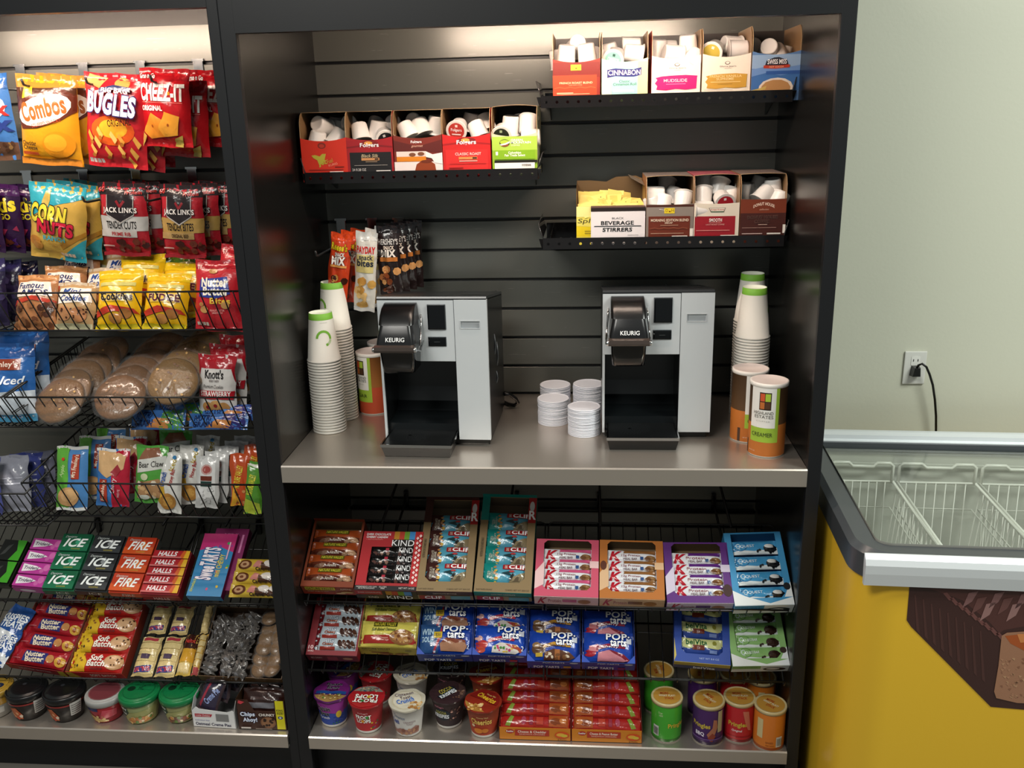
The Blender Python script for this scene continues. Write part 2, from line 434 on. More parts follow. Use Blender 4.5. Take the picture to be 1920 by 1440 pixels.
    loft(b, [ring(0.314, 0.0215, 0.0945, -0.0745), ring(0.300, 0.019, 0.097, -0.081), ring(0.285, 0.016, 0.100, -0.086), ring(0.272, 0.014, 0.102, -0.088)], '#17181a')
    b.poly(face((0.0, -0.0905, 0.28), (1, 0, 0), (0, 0.30, 0.954)), [(0, 0), (0.00001, 0), (0, 0.00001)], '#17181a', 0)
    hd = b.obj('brew_head', 'plastic', t)
    b = B(); b.text(face((0, -0.0895, 0.2795), (1, 0, 0), (0, 0.36, 0.933)), 'KEURIG', 0.0385, 0.001, 0.0815, 0.0105, '#eef0f0', 0.0016, bold=0.018); b.obj('name_lettering', 'plastic', hd)
    b = B()
    loft(b, [ring(0.272, 0.016, 0.100, -0.085), ring(0.262, 0.018, 0.099, -0.080), ring(0.235, 0.019, 0.098, -0.074), ring(0.203, 0.021, 0.096, -0.066), ring(0.200, 0.024, 0.093, -0.062)], '#08090a')
    b.obj('pod_cradle', 'gloss', hd)
    b = B()
    # handle bar in front with two arms sweeping back to the face
    b.prism([(-0.097, 0.257), (-0.100, 0.262), (-0.098, 0.270), (-0.090, 0.273), (-0.080, 0.272), (-0.080, 0.256)], 0.012, 0.104, '#3d3531', 0, 'x')
    b.obj('lift_handle', 'gloss', hd)
    for sx, q in ((0.0115, -1), (0.1045, 1)):
        b = B(); b.tube([(sx, -0.094, 0.262), (sx + q * 0.003, -0.08, 0.258), (sx + q * 0.004, -0.05, 0.262), (sx + q * 0.002, -0.03, 0.282), (sx, -0.012, 0.305), (sx - q * 0.001, -0.003, 0.325)], 0.0022, 8)
        b.tube([(sx, -0.094, 0.262), (sx + q * 0.004, -0.05, 0.25), (sx + q * 0.002, -0.004, 0.262)], 0.002, 8)
        b.X = T(sx - 0.002, -0.092, 0.263) @ RY(90); b.lathe([(0.0055, -0.002), (0.0062, 0), (0.0062, 0.004), (0.0055, 0.006)], 16)
        b.obj('handle_arm', 'chrome', hd)
    # drip tray
    b = B()
    x0, x1 = 0.010, s - 0.004
    loft(b, [[(x0 + 0.006, 0.06, 0.001), (x0 + 0.006, -0.078, 0.001), (x1 - 0.006, -0.078, 0.001), (x1 - 0.006, 0.06, 0.001)], [(x0, 0.06, 0.031), (x0, -0.089, 0.031), (x1, -0.089, 0.031), (x1, 0.06, 0.031)]], '#0b0c0d', sm=False)
    dt = b.obj('drip_tray', 'plastic', t)
    b = B()
    b.box(x0 + 0.005, x1 - 0.005, -0.084, 0.03, 0.031, 0.0335, '#131516')
    S = flat(0, 0, 0.0336); c = (x0 + 0.055, -0.022)
    for k in range(8):
        r = 0.006 + k * 0.0045
        for i in range(10 + 4 * k):
            a = 2 * math.pi * i / (10 + 4 * k) + k * 0.3
            b.poly(S, ell(c[0] + r * math.cos(a) * 1.3, c[1] + r * math.sin(a), 0.0011, 0.0007, 5, rot=math.degrees(a)), '#3c4144', 0.0001)
    b.poly(S, ell(c[0], c[1], 0.004, 0.003, 8), '#000000', 0.0003)
    b.obj('drip_grate', 'plastic', dt)
    b = B()
    b.box(x0 - 0.0005, x1 + 0.0005, -0.0905, -0.0875, 0.0275, 0.0345); b.box(x1 - 0.002, x1 + 0.0008, -0.0875, 0.004, 0.0275, 0.0345); b.box(x0 - 0.0008, x0 + 0.002, -0.0875, 0.004, 0.0275, 0.0345)
    b.obj('tray_rim', 'chrome', dt)
    # vents and knobs on the right flank
    for (yy, zz, hh) in ((0.11, 0.20, 0.05), (0.15, 0.16, 0.06), (0.13, 0.12, 0.03)):
        b = B(); b.tube([(W, yy, zz), (W + 0.002, yy + 0.008, zz + hh * 0.4), (W, yy + 0.004, zz + hh)], 0.0018, 6, '#3a3d40'); b.obj('side_vent', 'plastic', t)
    return t
cm2 = coffee_machine(); cm2.matrix_world = T(0.742, -0.362, 0.0)
cm2['label'] = 'right-hand pod coffee machine, silver and black, just right of the white lid piles'
cm2['group'] = 'pod coffee machines'
cm1 = copy_tree(cm2, T(0.2185, -0.413, 0) @ RZ(-2.0), 'left-hand silver and black pod coffee machine, between the cup stacks and the lids')
b = B(); b.tube([(0.486, -0.16, 0.05), (0.50, -0.15, 0.045), (0.515, -0.14, 0.03), (0.52, -0.135, 0.018), (0.51, -0.13, 0.008), (0.49, -0.11, 0.005), (0.47, -0.08, 0.005)], 0.005, 8, '#0c0c0c')
prop(b.obj('electric_cable', 'plastic'), 'black looped power cord lying behind the left coffee machine', 'cord')

# ================================================================== paper cups, in nested stacks standing upside down
CH = 0.122
def cup_mesh():
    b = B()
    prof = [(0.0405, 0.0, '#e6e3da'), (0.0422, 0.0008, '#e6e3da'), (0.0426, 0.0026, '#e6e3da'), (0.0418, 0.0042, '#e6e3da'), (0.0402, 0.0048, '#e9e6dd'), (0.0298, CH - 0.016, '#79b63a'), (0.0284, CH - 0.0002, '#79b63a'), (0.0280, CH, '#e9eede'), (0.0268, CH, '#e9eede'), (0.0266, CH - 0.006, '#dfe4cf'), (0.0001, CH - 0.006, '#dfe4cf')]
    b.lathe(prof, 40, cap=False)
    def S(u, v, h):
        r = 0.0402 + (0.0298 - 0.0402) * (v - 0.0048) / (CH - 0.0208) + h
        a = u / 0.036 - math.pi / 2; return (r * math.cos(a), r * math.sin(a), v)
    cx, cz, r1, r0 = 0.0, 0.062, 0.0205, 0.0143
    for a0, a1 in ((-10, 180), (-22, -17), (-32, -27), (-42, -37), (-52, -47), (-74, -55)):
        p = ell(cx, cz, r1, r1, 10 if a1 - a0 > 30 else 2, a0, a1) + ell(cx, cz, r0, r0, 10 if a1 - a0 > 30 else 2, a0, a1)[::-1]
        b.poly(S, p, '#79b63a', 0.0004, 0.008)
    b.text(S, 'CAFE BLENDS', -0.008, CH - 0.0225, 0.014, CH - 0.0212, '#8a8a80', 0.0004)
    return b
cup0 = cup_mesh().obj('paper_cup', 'paper')
def cup_stack(x, y, ztop, rz, where, first=False, tilt=(0, 0)):
    pitch = 0.0073; n = int(round((ztop - CH) / pitch)) + 1; pitch = (ztop - CH) / max(1, n - 1)
    for i in range(n):
        o = cup0 if (first and i == 0) else cup0.copy()
        if not (first and i == 0): COL.objects.link(o)
        z = i * pitch
        o.matrix_world = T(x + tilt[0] * z, y + tilt[1] * z, z + 0.0002) @ RZ(rz if i == n - 1 else rz + 37 * i)
        if i == n - 1: prop(o, 'upside-down white paper cup with green band, topmost of ' + where, 'paper cup', 'paper cups in stacks')
        else: prop(o, 'white paper cup showing only its rim, nested in ' + where, 'paper cup', 'nested cups in ' + where)
def topz(u, v, y): return un(u, v, 'y', y).z
cup_stack(0.0490, -0.304, topz(594, 585, -0.304 + 0.0), 22, 'the front left cup stack', True, (0.0, 0))
cup_stack(0.0560, -0.205, topz(607, 528, -0.205), -50, 'the tall rear left cup stack')
px = un(1410, 640, 'y', -0.265)
cup_stack(px.x, -0.265, topz(1412, 538, -0.265), 95, 'the front right cup stack')
px = un(1402, 640, 'y', -0.165)
cup_stack(px.x + 0.004, -0.165, topz(1406, 512, -0.165), 150, 'the rear right cup stack')

# ================================================================== cup lids
def lid_mesh():
    b = B()
    b.lathe([(0.0385, 0), (0.0405, 0.0006), (0.0408, 0.0022), (0.0395, 0.0032), (0.0372, 0.0036), (0.0368, 0.0026), (0.0366, 0.0026), (0.0001, 0.0028)], 36, '#e4e6ee', cap=False)
    return b.obj('cup_lid', 'plastic')
lid0 = lid_mesh(); lfirst = [True]
rn = random.Random(5)
for (x, y, zt, where) in ((0.6195, -0.240, 0.066, 'the front left lid pile'), (0.6985, -0.322, 0.071, 'the front right lid pile'), (0.621, -0.140, 0.072, 'the rear left lid pile'), (0.709, -0.150, 0.077, 'the rear right lid pile')):
    n = int(zt / 0.0036)
    for i in range(n):
        o = lid0 if lfirst[0] else lid0.copy()
        if not lfirst[0]: COL.objects.link(o)
        lfirst[0] = False
        k = 0.0 if i < n * 0.25 else 0.0007
        o.matrix_world = T(x + rn.uniform(-k, k) , y + rn.uniform(-k, k), i * (zt - 0.004) / (n - 1)) @ RZ(rn.uniform(0, 360))
        if i == n - 1: prop(o, 'white round cup lid on top of ' + where, 'cup lid', 'white cup lids in piles')
        else: prop(o, 'white round cup lid stacked inside ' + where, 'cup lid', 'lids in ' + where)

# ================================================================== creamer canisters
def canister(x, y, H, rz, label, r=0.0415, sugar=False):
    b = B(); A = '#c9742b' if not sugar else '#c9502c'; Bc = '#5c4025' if not sugar else '#a8672c'
    b.lathe([(r - 0.002, 0, '#d8d5cc'), (r, 0.003, A), (r, H * 0.45, Bc), (r, H - 0.010, '#efeae2'), (r + 0.0012, H - 0.0095, '#efeae2'), (r + 0.0012, H - 0.001, '#efe4dc'), (r - 0.002, H, '#efdfd8'), (r - 0.004, H - 0.0015, '#efdfd8'), (0.0001, H - 0.0015, '#efdfd8')], 48, cap=False)
    def S(u, v, h):
        a = u / r - math.pi / 2; q = r + h; return (q * math.cos(a), q * math.sin(a), v)
    w = 0.066; z0 = H * 0.21
    sp = [('r', 0, 0, 1, 1, '#9fc03a'), ('r', 0, 0.27, 0.88, 1, '#f2efe9'), ('r', 0.32, 0.60, 0.72, 0.92, '#2a1a12'), ('r', 0.35, 0.76, 0.50, 0.90, '#d2552a'), ('r', 0.52, 0.76, 0.69, 0.90, '#a9c63c'), ('r', 0.35, 0.62, 0.50, 0.745, '#c06a2c'), ('r', 0.52, 0.62, 0.69, 0.745, '#4f3018'),
          ('t', 'HIGHLAND', 0.14, 0.52, 0.80, 0.575, '#4a4a42'), ('t', 'ESTATES', 0.18, 0.45, 0.80, 0.505, '#4a4a42'), ('t', 'COFFEE', 0.25, 0.385, 0.70, 0.41, '#b8b8b0'), ('t', 'SUGAR' if sugar else 'CREAMER', 0.10, 0.11, 0.80, 0.185, '#2f3a1a')]
    b.art(lambda u, v, h: S(u - w * 0.5, v + z0, h), w, H * 0.735, sp, 0.0004, 0.0002, 0.007)
    b.text(S, 'NET WT 12 OZ', -0.036, H * 0.07, -0.018, H * 0.085, '#f0e0c8', 0.0004)
    b.poly(S, [(-0.05, 0.003), (-0.043, 0.003), (-0.043, z0), (-0.05, z0)], '#4a3020', 0.0004, 0.007)
    o = b.obj('creamer_canister', 'paper', None, T(x, y, 0.0003) @ RZ(rz)); prop(o, label, 'canister', 'coffee creamer and sugar canisters')
canister(1.1175, -0.447, 0.175, -22, 'brown and orange creamer canister nearest the counter front, right of the machines')
canister(1.0915, -0.352, 0.176, 25, 'orange creamer canister just behind the front one, before the right cup stack')
canister(0.132, -0.150, 0.168, -40, 'orange and brown sugar canister partly hidden left of the left machine', sugar=True)
canister(0.140, -0.048, 0.168, 150, 'pale-topped canister at the back wall behind the other left canister', sugar=True)

# ================================================================== perforated metal trays on the slatwall
FZ = -0.022
def tray(x0, x1, z, label, holes=22):
    t = thing('perforated_tray', label, 'shelf tray', (x0, 0, z), 'perforated metal trays on the slatwall')
    W = x1 - x0; yf = -0.232
    b = B(); b.box(0, W, yf, -0.002, FZ - 0.0015, FZ, '#0e0e0f'); b.box(0, W, -0.0035, -0.002, FZ, 0.012, '#0e0e0f')
    for i in range(holes):
        b.poly(flat(0, -0.05, FZ), ell(W * (i + 0.5) / holes, 0, 0.003, 0.003, 10), '#8a8a88', 0.0003)
    b.obj('tray_floor', 'gloss', t)
    # front lip with real round holes
    b = B(); h = 0.026; zt = 0.002; zb = zt - h; cw = W / holes; fl = 0.018; tl = 0.006
    S = lambda u, v, hh: (u, yf - 0.001 - hh - (zt - v) * 0.12, v)
    for i in range(holes):
        c = (cw * (i + 0.5), zt - h * 0.55); n = 12
        ci = [(c[0] + 0.0034 * math.cos(2 * math.pi * k / n), c[1] + 0.0034 * math.sin(2 * math.pi * k / n)) for k in range(n)]
        sq = []
        for k in range(n):
            a = 2 * math.pi * k / n; dx, dy = math.cos(a), math.sin(a)
            tx = (cw / 2) / abs(dx) if abs(dx) > 1e-6 else 9; up = (zt - c[1]) if dy > 0 else (c[1] - zb); ty = up / abs(dy) if abs(dy) > 1e-6 else 9
            q = min(tx, ty); sq.append((c[0] + dx * q, c[1] + dy * q))
        # corners of the cell
        v = [S(p[0], p[1], 0) for p in ci + sq]
        b.add(v, [(k, n + k, n + (k + 1) % n, (k + 1) % n) for k in range(n)], '#151415')
        for cx, cy in ((i * cw, zb), ((i + 1) * cw, zb), ((i + 1) * cw, zt), (i * cw, zt)):
            ks = sorted(range(n), key=lambda k: math.dist(sq[k], (cx, cy)))[:2]
            b.add([S(cx, cy, 0), S(*sq[ks[0]], 0), S(*sq[ks[1]], 0)], [(0, 1, 2)], '#151415')
    b.box(0, W, yf - 0.0045, yf - 0.002, zb - 0.001, zb, '#151415')
    b.obj('front_lip', 'gloss', t)
    for xx, q in ((0, -1), (W, 1)):
        b = B()
        b.add([(xx, yf, 0), (xx, -0.004, 0), (xx + q * 0.011, -0.004, 0.035), (xx + q * 0.011, yf + 0.01, 0.035)], [(0, 1, 2, 3)], '#1a1a1b')
        b.tube([(xx, yf, 0.001), (xx + q * 0.011, yf + 0.01, 0.035), (xx + q * 0.011, -0.004, 0.035)], 0.0014, 6, '#3a3a3a')
        b.add([(xx, yf - 0.001, 0), (xx + q * 0.010, yf + 0.004, 0.0), (xx + q * 0.004, yf + 0.004, -0.022), (xx, yf - 0.003, -0.024)], [(0, 1, 2, 3)], '#1a1a1b')
        b.obj('end_flange', 'gloss', t)
        b = B(); c = xx - q * 0.016
        b.prism([(-0.002, -0.002), (-0.002, -0.055), (-0.012, -0.055), (-0.15, -0.004), (-0.15, -0.002)], c - 0.001, c + 0.001, '#0d0d0d', 0, 'x')
        b.obj('bracket', 'plastic', t)
    return t
TY = -0.224
def trayz(u, v): return un(u, v, 'y', -0.232).z
Z1 = 0.8; Z2 = trayz(640, 324); Z3 = trayz(1250, 445)
def tx(u, v): return un(u, v, 'y', -0.232).x
tray(tx(1014, 182), tx(1486, 172), Z1, 'upper right black perforated tray with five pod boxes', 23)
tray(tx(572, 325), tx(1008, 318), Z2, 'left black perforated tray with five mostly red pod boxes', 22)
tray(tx(1018, 450), tx(1470, 443), Z3, 'lower right black perforated tray with sweetener, stirrers and pod boxes', 22)


def pod_mesh(lid):
    b = B(); r = 0.0185; R = 0.0232; h = 0.044
    b.lathe([(R, 0.0002), (R + 0.0024, 0.0004), (R + 0.0025, 0.0012), (R, 0.0018), (R - 0.0008, 0.005), (r + 0.001, h - 0.004), (r, h - 0.001), (r - 0.002, h), (r - 0.004, h - 0.0006), (0.0001, h - 0.0006)], 28, '#efebe6', cap=False)
    o = b.obj('coffee_pod', 'plastic')
    c = B(); c.X = RX(180); c.lathe([(R + 0.0016, 0), (0.0001, 0.0001)], 28, '#e9e2da', cap=False)
    S = flat()
    if lid:
        bg, dots, txt = lid
        c.poly(S, ell(0, 0, 0.0195, 0.0195, 24), bg, 0.0004)
        if txt: c.text(S, txt, -0.013, -0.003, 0.013, 0.006, '#ffffff', 0.0007, bold=0.02)
        c.poly(S, [(-0.003, 0.009), (0.003, 0.009), (0.003, 0.015), (-0.003, 0.015)], dots, 0.0007)
        c.poly(S, [(-0.011, -0.010), (0.011, -0.010), (0.011, -0.007), (-0.011, -0.007)], dots, 0.0007)
    c.obj('foil_lid', 'card', o)
    return o
_pods = {}
def pod(x, y, z, mode, ang, lid, label, grp):
    k = str(lid)
    M_ = {'U': RZ(ang * 3) @ RY(ang) @ RX(10), 'u': RY(ang) @ RX(-20), 'L': RZ(-ang) @ RX(-72) @ RZ(ang), 'D': RY(ang) @ RX(180 - 28), 'S': RY(88) @ RZ(0), 'Z': RZ(ang) @ RX(70), 's': RY(-80) @ RX(ang)}[mode]
    mw = T(x, y, z) @ M_ @ T(0, 0, -0.022)
    if k not in _pods: _pods[k] = pod_mesh(lid); o = _pods[k]; o.matrix_world = mw; o['label'] = label
    else: o = copy_tree(_pods[k], mw, label)
    o['category'] = 'coffee pod'; o['group'] = grp

def pod_box(u0, u1, z, H, h, art, side, inner, name, pods, lidc='#4a3526', top=None, dip=0.008, yf=TY, D=0.195, lid=None, sidecol=None, v=180, arch=0.0, podword='white'):
    x0 = un(u0, v, 'y', yf).x; x1 = un(u1, v, 'y', yf).x; w = x1 - x0
    z += FZ; H -= FZ; h -= FZ
    t = thing('pod_box', name, 'box', (x0, yf, z + 0.0008), 'boxes of coffee pods on the trays')
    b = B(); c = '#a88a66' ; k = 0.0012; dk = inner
    n = 10; tp = [(w * i / n, h - dip * (1 - (2 * i / n - 1) ** 2)) for i in range(n + 1)]
    # front
    fv = [(a, 0, q) for a, q in tp] + [(w, 0, 0), (0, 0, 0)]
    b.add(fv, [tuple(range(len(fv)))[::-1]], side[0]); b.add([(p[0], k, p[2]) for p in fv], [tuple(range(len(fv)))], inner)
    b.add([(a, 0, q) for a, q in tp] + [(a, k, q) for a, q in tp], [(i, i + 1, n + 2 + i, n + 1 + i) for i in range(n)], '#b79a74')
    b.art(face((0, 0, -FZ), (1, 0, 0), (0, 0, 1)), w, h + FZ - dip, art, 0.0003, 0.0002)
    b.obj('front_panel', 'card', t)
    b = B()
    # sides with rounded front corner, back, base, top
    sp = [(0.0, 0), (0.0, h), (-0.002 + 0.004, h + (H - h) * 0.6), (0.012, H - 0.006), (0.024, H), (D, H), (D, 0)]
    for xx, q in ((0, 1), (w, -1)):
        b.add([(xx, a, c_) for a, c_ in sp], [tuple(range(len(sp))) if q < 0 else tuple(range(len(sp)))[::-1]], side[1] if q > 0 else side[0])
        b.add([(xx + q * k, a, c_) for a, c_ in sp], [tuple(range(len(sp)))[::-1] if q < 0 else tuple(range(len(sp)))], '#8a6a48')
        b.add([(xx, a, c_) for a, c_ in sp[1:5]] + [(xx + q * k, a, c_) for a, c_ in sp[1:5]], [(i, i + 1, 5 + i, 4 + i) for i in range(3)], '#b79a74')
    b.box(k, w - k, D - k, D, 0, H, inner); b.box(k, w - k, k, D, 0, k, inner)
    if top:
        m_ = 8
        ar = [(w * i / m_, 0.012 + 0.012 * (2 * i / m_ - 1) ** 2) for i in range(m_ + 1)]
        v_ = [(a, y_, H + 0.0004 + arch * (1 - (2 * a / w - 1) ** 2)) for a, y_ in ar] + [(w, D, H), (0, D, H)]
        b.add(v_, [tuple(range(len(v_)))], top); b.add([(p[0], p[1], p[2] - 0.001) for p in v_], [tuple(range(len(v_)))[::-1]], inner)
        b.add([v_[i] for i in range(m_ + 1)] + [(v_[i][0], v_[i][1], v_[i][2] - 0.001) for i in range(m_ + 1)], [(i, i + 1, m_ + 2 + i, m_ + 1 + i) for i in range(m_)], '#b79a74')
    b.obj('carton', 'card', t)
    short = name.split(' pod box')[0]
    for i, p in enumerate(pods):
        fx, dy, dz, mode, ang = p[:5]; ld = lid if len(p) > 5 else None
        lab = ('coffee pod with %s foil lid%s in the %s box' % (podword, ' lying tilted up' if p[3] == 'D' else ' facing out', short)) if ld else 'plain white coffee pod in the %s box' % short
        pod(x0 + fx * w, yf + dy, z + h + dz, mode, ang, ld, lab, 'pods in the %s box' % short)
    return x0, x1
PD = {
 'a': [(.28, .04, .012, 'U', 4), (.72, .045, .014, 'U', -5), (.5, .085, .034, 'Z', 10), (.9, .09, .006, 'U', 20), (.1, .09, .006, 'U', -8)],
 'b': [(.3, .035, .004, 'L', 15, 1), (.70, .045, .012, 's', 5), (.35, .08, .006, 'U', 8), (.68, .09, .030, 'S', 5), (.2, .12, .02, 'U', -8)],
 'c': [(.45, .04, .005, 's', 15), (.78, .055, .026, 'U', -3), (.86, .03, -.008, 'u', 35), (.18, .09, .02, 'U', 3), (.4, .11, .02, 'S', 8)],
 'd': [(.26, .035, .010, 'L', 20, 1), (.78, .04, .010, 'S', 5), (.68, .08, .022, 's', 20), (.45, .1, .01, 'U', 5)],
 'e': [(.42, .05, .006, 'Z', -10), (.12, .10, .012, 'Z', 15), (.62, .06, -.005, 'U', 40), (.8, .1, -.004, 'U', 10)],
 'f': [(.36, .055, .028, 'Z', -22), (.3, .03, -.006, 'U', 12), (.72, .04, -.002, 'u', 32), (.62, .10, .016, 'U', 20), (.9, .09, .028, 'Z', 12), (.5, .14, .028, 'U', 5)],
 'g': [(.24, .04, .010, 'u', -14), (.6, .055, .016, 'U', 8), (.78, .03, -.002, 'L', -20, 1), (.45, .1, .022, 'U', 30), (.9, .08, .026, 'Z', 8)],
 'h': [(.25, .035, .008, 'u', -30), (.52, .05, .016, 'u', -22), (.82, .06, .022, 'U', 6), (.35, .085, .028, 'Z', -12), (.7, .12, .02, 'U', 9)],
 'i': [(.3, .035, .014, 'L', 5, 1), (.72, .035, .006, 'u', -25), (.86, .08, .022, 'u', -18), (.5, .1, .026, 'U', 10)],
 'j': [(.2, .03, .0, 'L', 0, 1), (.38, .055, .018, 'U', 4), (.78, .045, .016, 'D', 5), (.6, .08, .014, 'D', -8), (.85, .03, -.012, 'S', 10)],
 'k': [(.22, .05, .018, 'S', -20), (.36, .03, -.002, 'u', 14), (.80, .03, .003, 'D', 10, 1), (.62, .08, .012, 'U', 20), (.15, .03, -.006, 'U', -12), (.5, .13, .028, 'D', 10)],
 'l': [(.25, .05, .010, 'D', 3), (.62, .07, .028, 'D', 14, 1), (.66, .025, .004, 'L', -8, 1), (.3, .10, .032, 'D', 12), (.84, .055, .010, 'U', 24), (.24, .02, -.018, 'S', 0)],
 'm': [(.12, .07, .012, 'U', 5), (.30, .10, .008, 'U', -6), (.56, .04, .006, 'u', 42), (.78, .055, .022, 'U', -4), (.85, .03, -.012, 'D', 30), (.55, .11, .024, 'U', 14)],
}
def bl(x, y, w, c='#ffffff', h=0.02): return ('r', x, y, x + w, y + h, c)
# upper right tray
a_dh = lambda y: [('r', .38, y, .60, y + .17, '#e9cf2e'), ('t', 'D', .41, y + .05, .46, y + .14, '#7a5a10'), ('t', 'H', .53, y + .05, .58, y + .14, '#7a5a10'), ('e', .495, y + .06, .02, .02, '#7a3a10')]
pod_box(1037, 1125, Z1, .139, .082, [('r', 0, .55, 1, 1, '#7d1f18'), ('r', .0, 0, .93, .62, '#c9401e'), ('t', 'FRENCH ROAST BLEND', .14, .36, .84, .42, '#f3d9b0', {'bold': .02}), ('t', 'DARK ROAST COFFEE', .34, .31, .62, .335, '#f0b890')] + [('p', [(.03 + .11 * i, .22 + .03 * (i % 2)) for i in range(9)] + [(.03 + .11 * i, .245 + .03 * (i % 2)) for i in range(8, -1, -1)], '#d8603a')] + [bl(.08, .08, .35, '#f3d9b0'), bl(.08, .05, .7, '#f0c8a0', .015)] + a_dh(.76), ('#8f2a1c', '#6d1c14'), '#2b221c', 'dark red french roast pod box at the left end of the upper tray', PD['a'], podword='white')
pod_box(1128, 1214, Z1, .139, .080, [('r', .0, 0, 1, 1, '#eef2a8'), ('r', .0, 0, .2, 1, '#f1f6cf'), ('r', .21, 0, .78, 1, '#9fe3d2'), ('p', [(.12, .52), (.3, .57), (.5, .545), (.7, .54), (.86, .59), (.86, .83), (.7, .77), (.5, .78), (.3, .81), (.12, .77)], '#2a2a78'), ('t', 'CINNABON', .14, .60, .84, .75, '#ffffff', {'bold': .03}), ('t', 'Classic', .38, .37, .61, .45, '#3b6a60', {'bold': .01}), ('t', 'Cinnamon Roll', .25, .28, .75, .36, '#3b6a60', {'bold': .01}), ('r', .25, .08, .7, .14, '#c8f2e4')], ('#f1f3c0', '#d8c890'), '#2b221c', 'aqua cinnamon roll pod box, second on the upper tray', PD['b'], lid=('#8fcabb', '#345a50', 'CINNABON'), podword='aqua')
brush = lambda c: ('p', [(.10, .12), (.3, .09), (.5, .13), (.7, .10), (.92, .13), (.93, .45), (.94, .50), (.7, .53), (.4, .52), (.2, .50), (.08, .46), (.12, .4), (.07, .3), (.12, .22)], c)
gj = [('e', .52, .83, .055, .05, '#5a5048'), ('e', .52, .835, .04, .035, '#efe6d8'), ('r', .515, .83, .56, .86, '#efe6d8'), ('t', "Gloria Jean's", .36, .70, .70, .76, '#5a5048'), bl(.46, .67, .14, '#8a8078', .008)]
pod_box(1221, 1312, Z1, .139, .083, gj + [brush('#dc1673'), ('t', 'MUDSLIDE', .25, .33, .73, .42, '#f9e0ec', {'bold': .01}), bl(.3, .26, .4, '#f08ab8', .02)], ('#f0e8dc', '#b8323c'), '#2b221c', 'cream and magenta mudslide pod box in the middle of the upper tray', PD['c'])
pod_box(1315, 1405, Z1, .140, .084, gj + [brush('#c99a3a'), ('t', 'FRENCH VANILLA', .16, .42, .82, .49, '#ecd9a4', {'bold': .01}), ('t', 'SUPREME', .30, .34, .66, .41, '#ecd9a4', {'bold': .01}), bl(.18, .28, .62, '#e8cf90', .02), bl(.33, .22, .3, '#8a6a20', .012), bl(.05, .06, .6, '#9a9080', .008)], ('#ece2d2', '#c8a070'), '#2b221c', 'cream and gold french vanilla pod box, fourth on the upper tray', PD['d'], lid=('#c9b24a', '#f0ead0', ''), podword='yellow')
pod_box(1407, 1497, Z1, .142, .086, [('r', 0, 0, 1, 1, '#3f6fae'), ('r', 0, .62, 1, 1, '#90aed0'), ('p', [(0, .6), (.3, .68), (.6, .62), (1, .70), (1, .5), (.6, .42), (.3, .5), (0, .4)], '#6a90c8'), ('r', .3, .45, 1, .55, '#2f5aa0'), ('p', [(.26, .66), (.30, .84), (.45, .92), (.55, .93), (.72, .85), (.77, .66)], '#1e2030'), ('t', 'SWISS MISS', .32, .74, .71, .87, '#ffffff', {'bold': .03}), ('p', [(.24, .63), (.5, .61), (.78, .64), (.78, .72), (.5, .70), (.24, .71)], '#b83a24'), ('t', 'HOT COCOA', .36, .64, .66, .685, '#f0d0b0'), ('p', [(.15, 0), (.17, .14), (.25, .26), (.4, .34), (.55, .36), (.7, .33), (.82, .24), (.87, .12), (.86, 0)], '#e6dcd0'), ('p', [(.2, 0), (.22, .13), (.3, .24), (.45, .30), (.62, .30), (.76, .22), (.82, .1), (.81, 0)], '#b98a58'), ('p', [(0, .02), (.2, .08), (.32, .14), (.3, .04), (.1, -.0), (0, 0)], '#c8b060')], ('#5a80b4', '#c8a880'), '#2b241e', 'blue hot cocoa pod box at the right end of the upper tray', PD['e'])
# left tray
V2 = 322
pod_box(568, 653, Z2, .141, .082, [('e', .46, .86, .09, .10, '#7d2a20'), ('e', .46, .85, .06, .06, '#b83a28'), ('p', [(.22, .55), (.3, .57), (.4, .52), (.46, .6), (.54, .6), (.5, .4), (.38, .22), (.34, .4), (.26, .47)], '#b9b13c'), ('t', 'Jet', .36, .20, .54, .42, '#b9b13c', {'bold': .06, 'rot': 12}), ('t', 'Fuel', .55, .30, .68, .44, '#b9a03c', {'rot': 18}), ('t', 'KURIG', .58, .22, .78, .29, '#f0a890', {'rot': 14}), bl(.72, .16, .2, '#7d2015', .03), bl(.15, .08, .75, '#a82a1c', .03), ('r', .6, 0, .9, .035, '#ece4dc')], ('#d2321f', '#b82a1a'), '#2a211b', 'plain bright red pod box at the left end of the left tray', PD['f'], top='#9a9688', v=V2)
folg = lambda y, s=1.0: [('e', .5, y + .08, .2, .09, '#7d1a1c'), ('e', .48, y + .09, .09, .055, '#e8a24a'), ('t', 'Folgers', .5 - .2 * s, y - .07, .5 + .2 * s, y + .09 * s, '#ffffff', {'bold': .04})]
pod_box(653, 739, Z2, .141, .082, [('r', 0, .0, 1, 1, '#9e1b22'), ('p', [(0, .80), (.5, .88), (1, .80), (1, .75), (.5, .82), (0, .75)], '#7d1418'), ('r', .06, 0, .96, .62, '#191719')] + folg(.82) + [('t', 'Black Silk', .32, .46, .68, .56, '#d8c8a0', {'shear': .3}), ('r', .31, .36, .70, .44, '#c8905a'), ('r', .6, .375, .68, .425, '#2a1a14'), bl(.4, .31, .25, '#c0a080', .015), bl(.15, .2, .72, '#b0a8a0', .012), ('t', '24 0.28 OZ', .10, .03, .40, .11, '#d8d4d0'), ('r', .62, 0, .93, .04, '#e4e0dc')], ('#a51d22', '#c02a26'), '#2a211b', 'red and black dark roast pod box, second on the left tray', PD['g'], lid=('#1d1c1e', '#c8c4c0', ''), podword='black', top='#9a9688', v=V2)
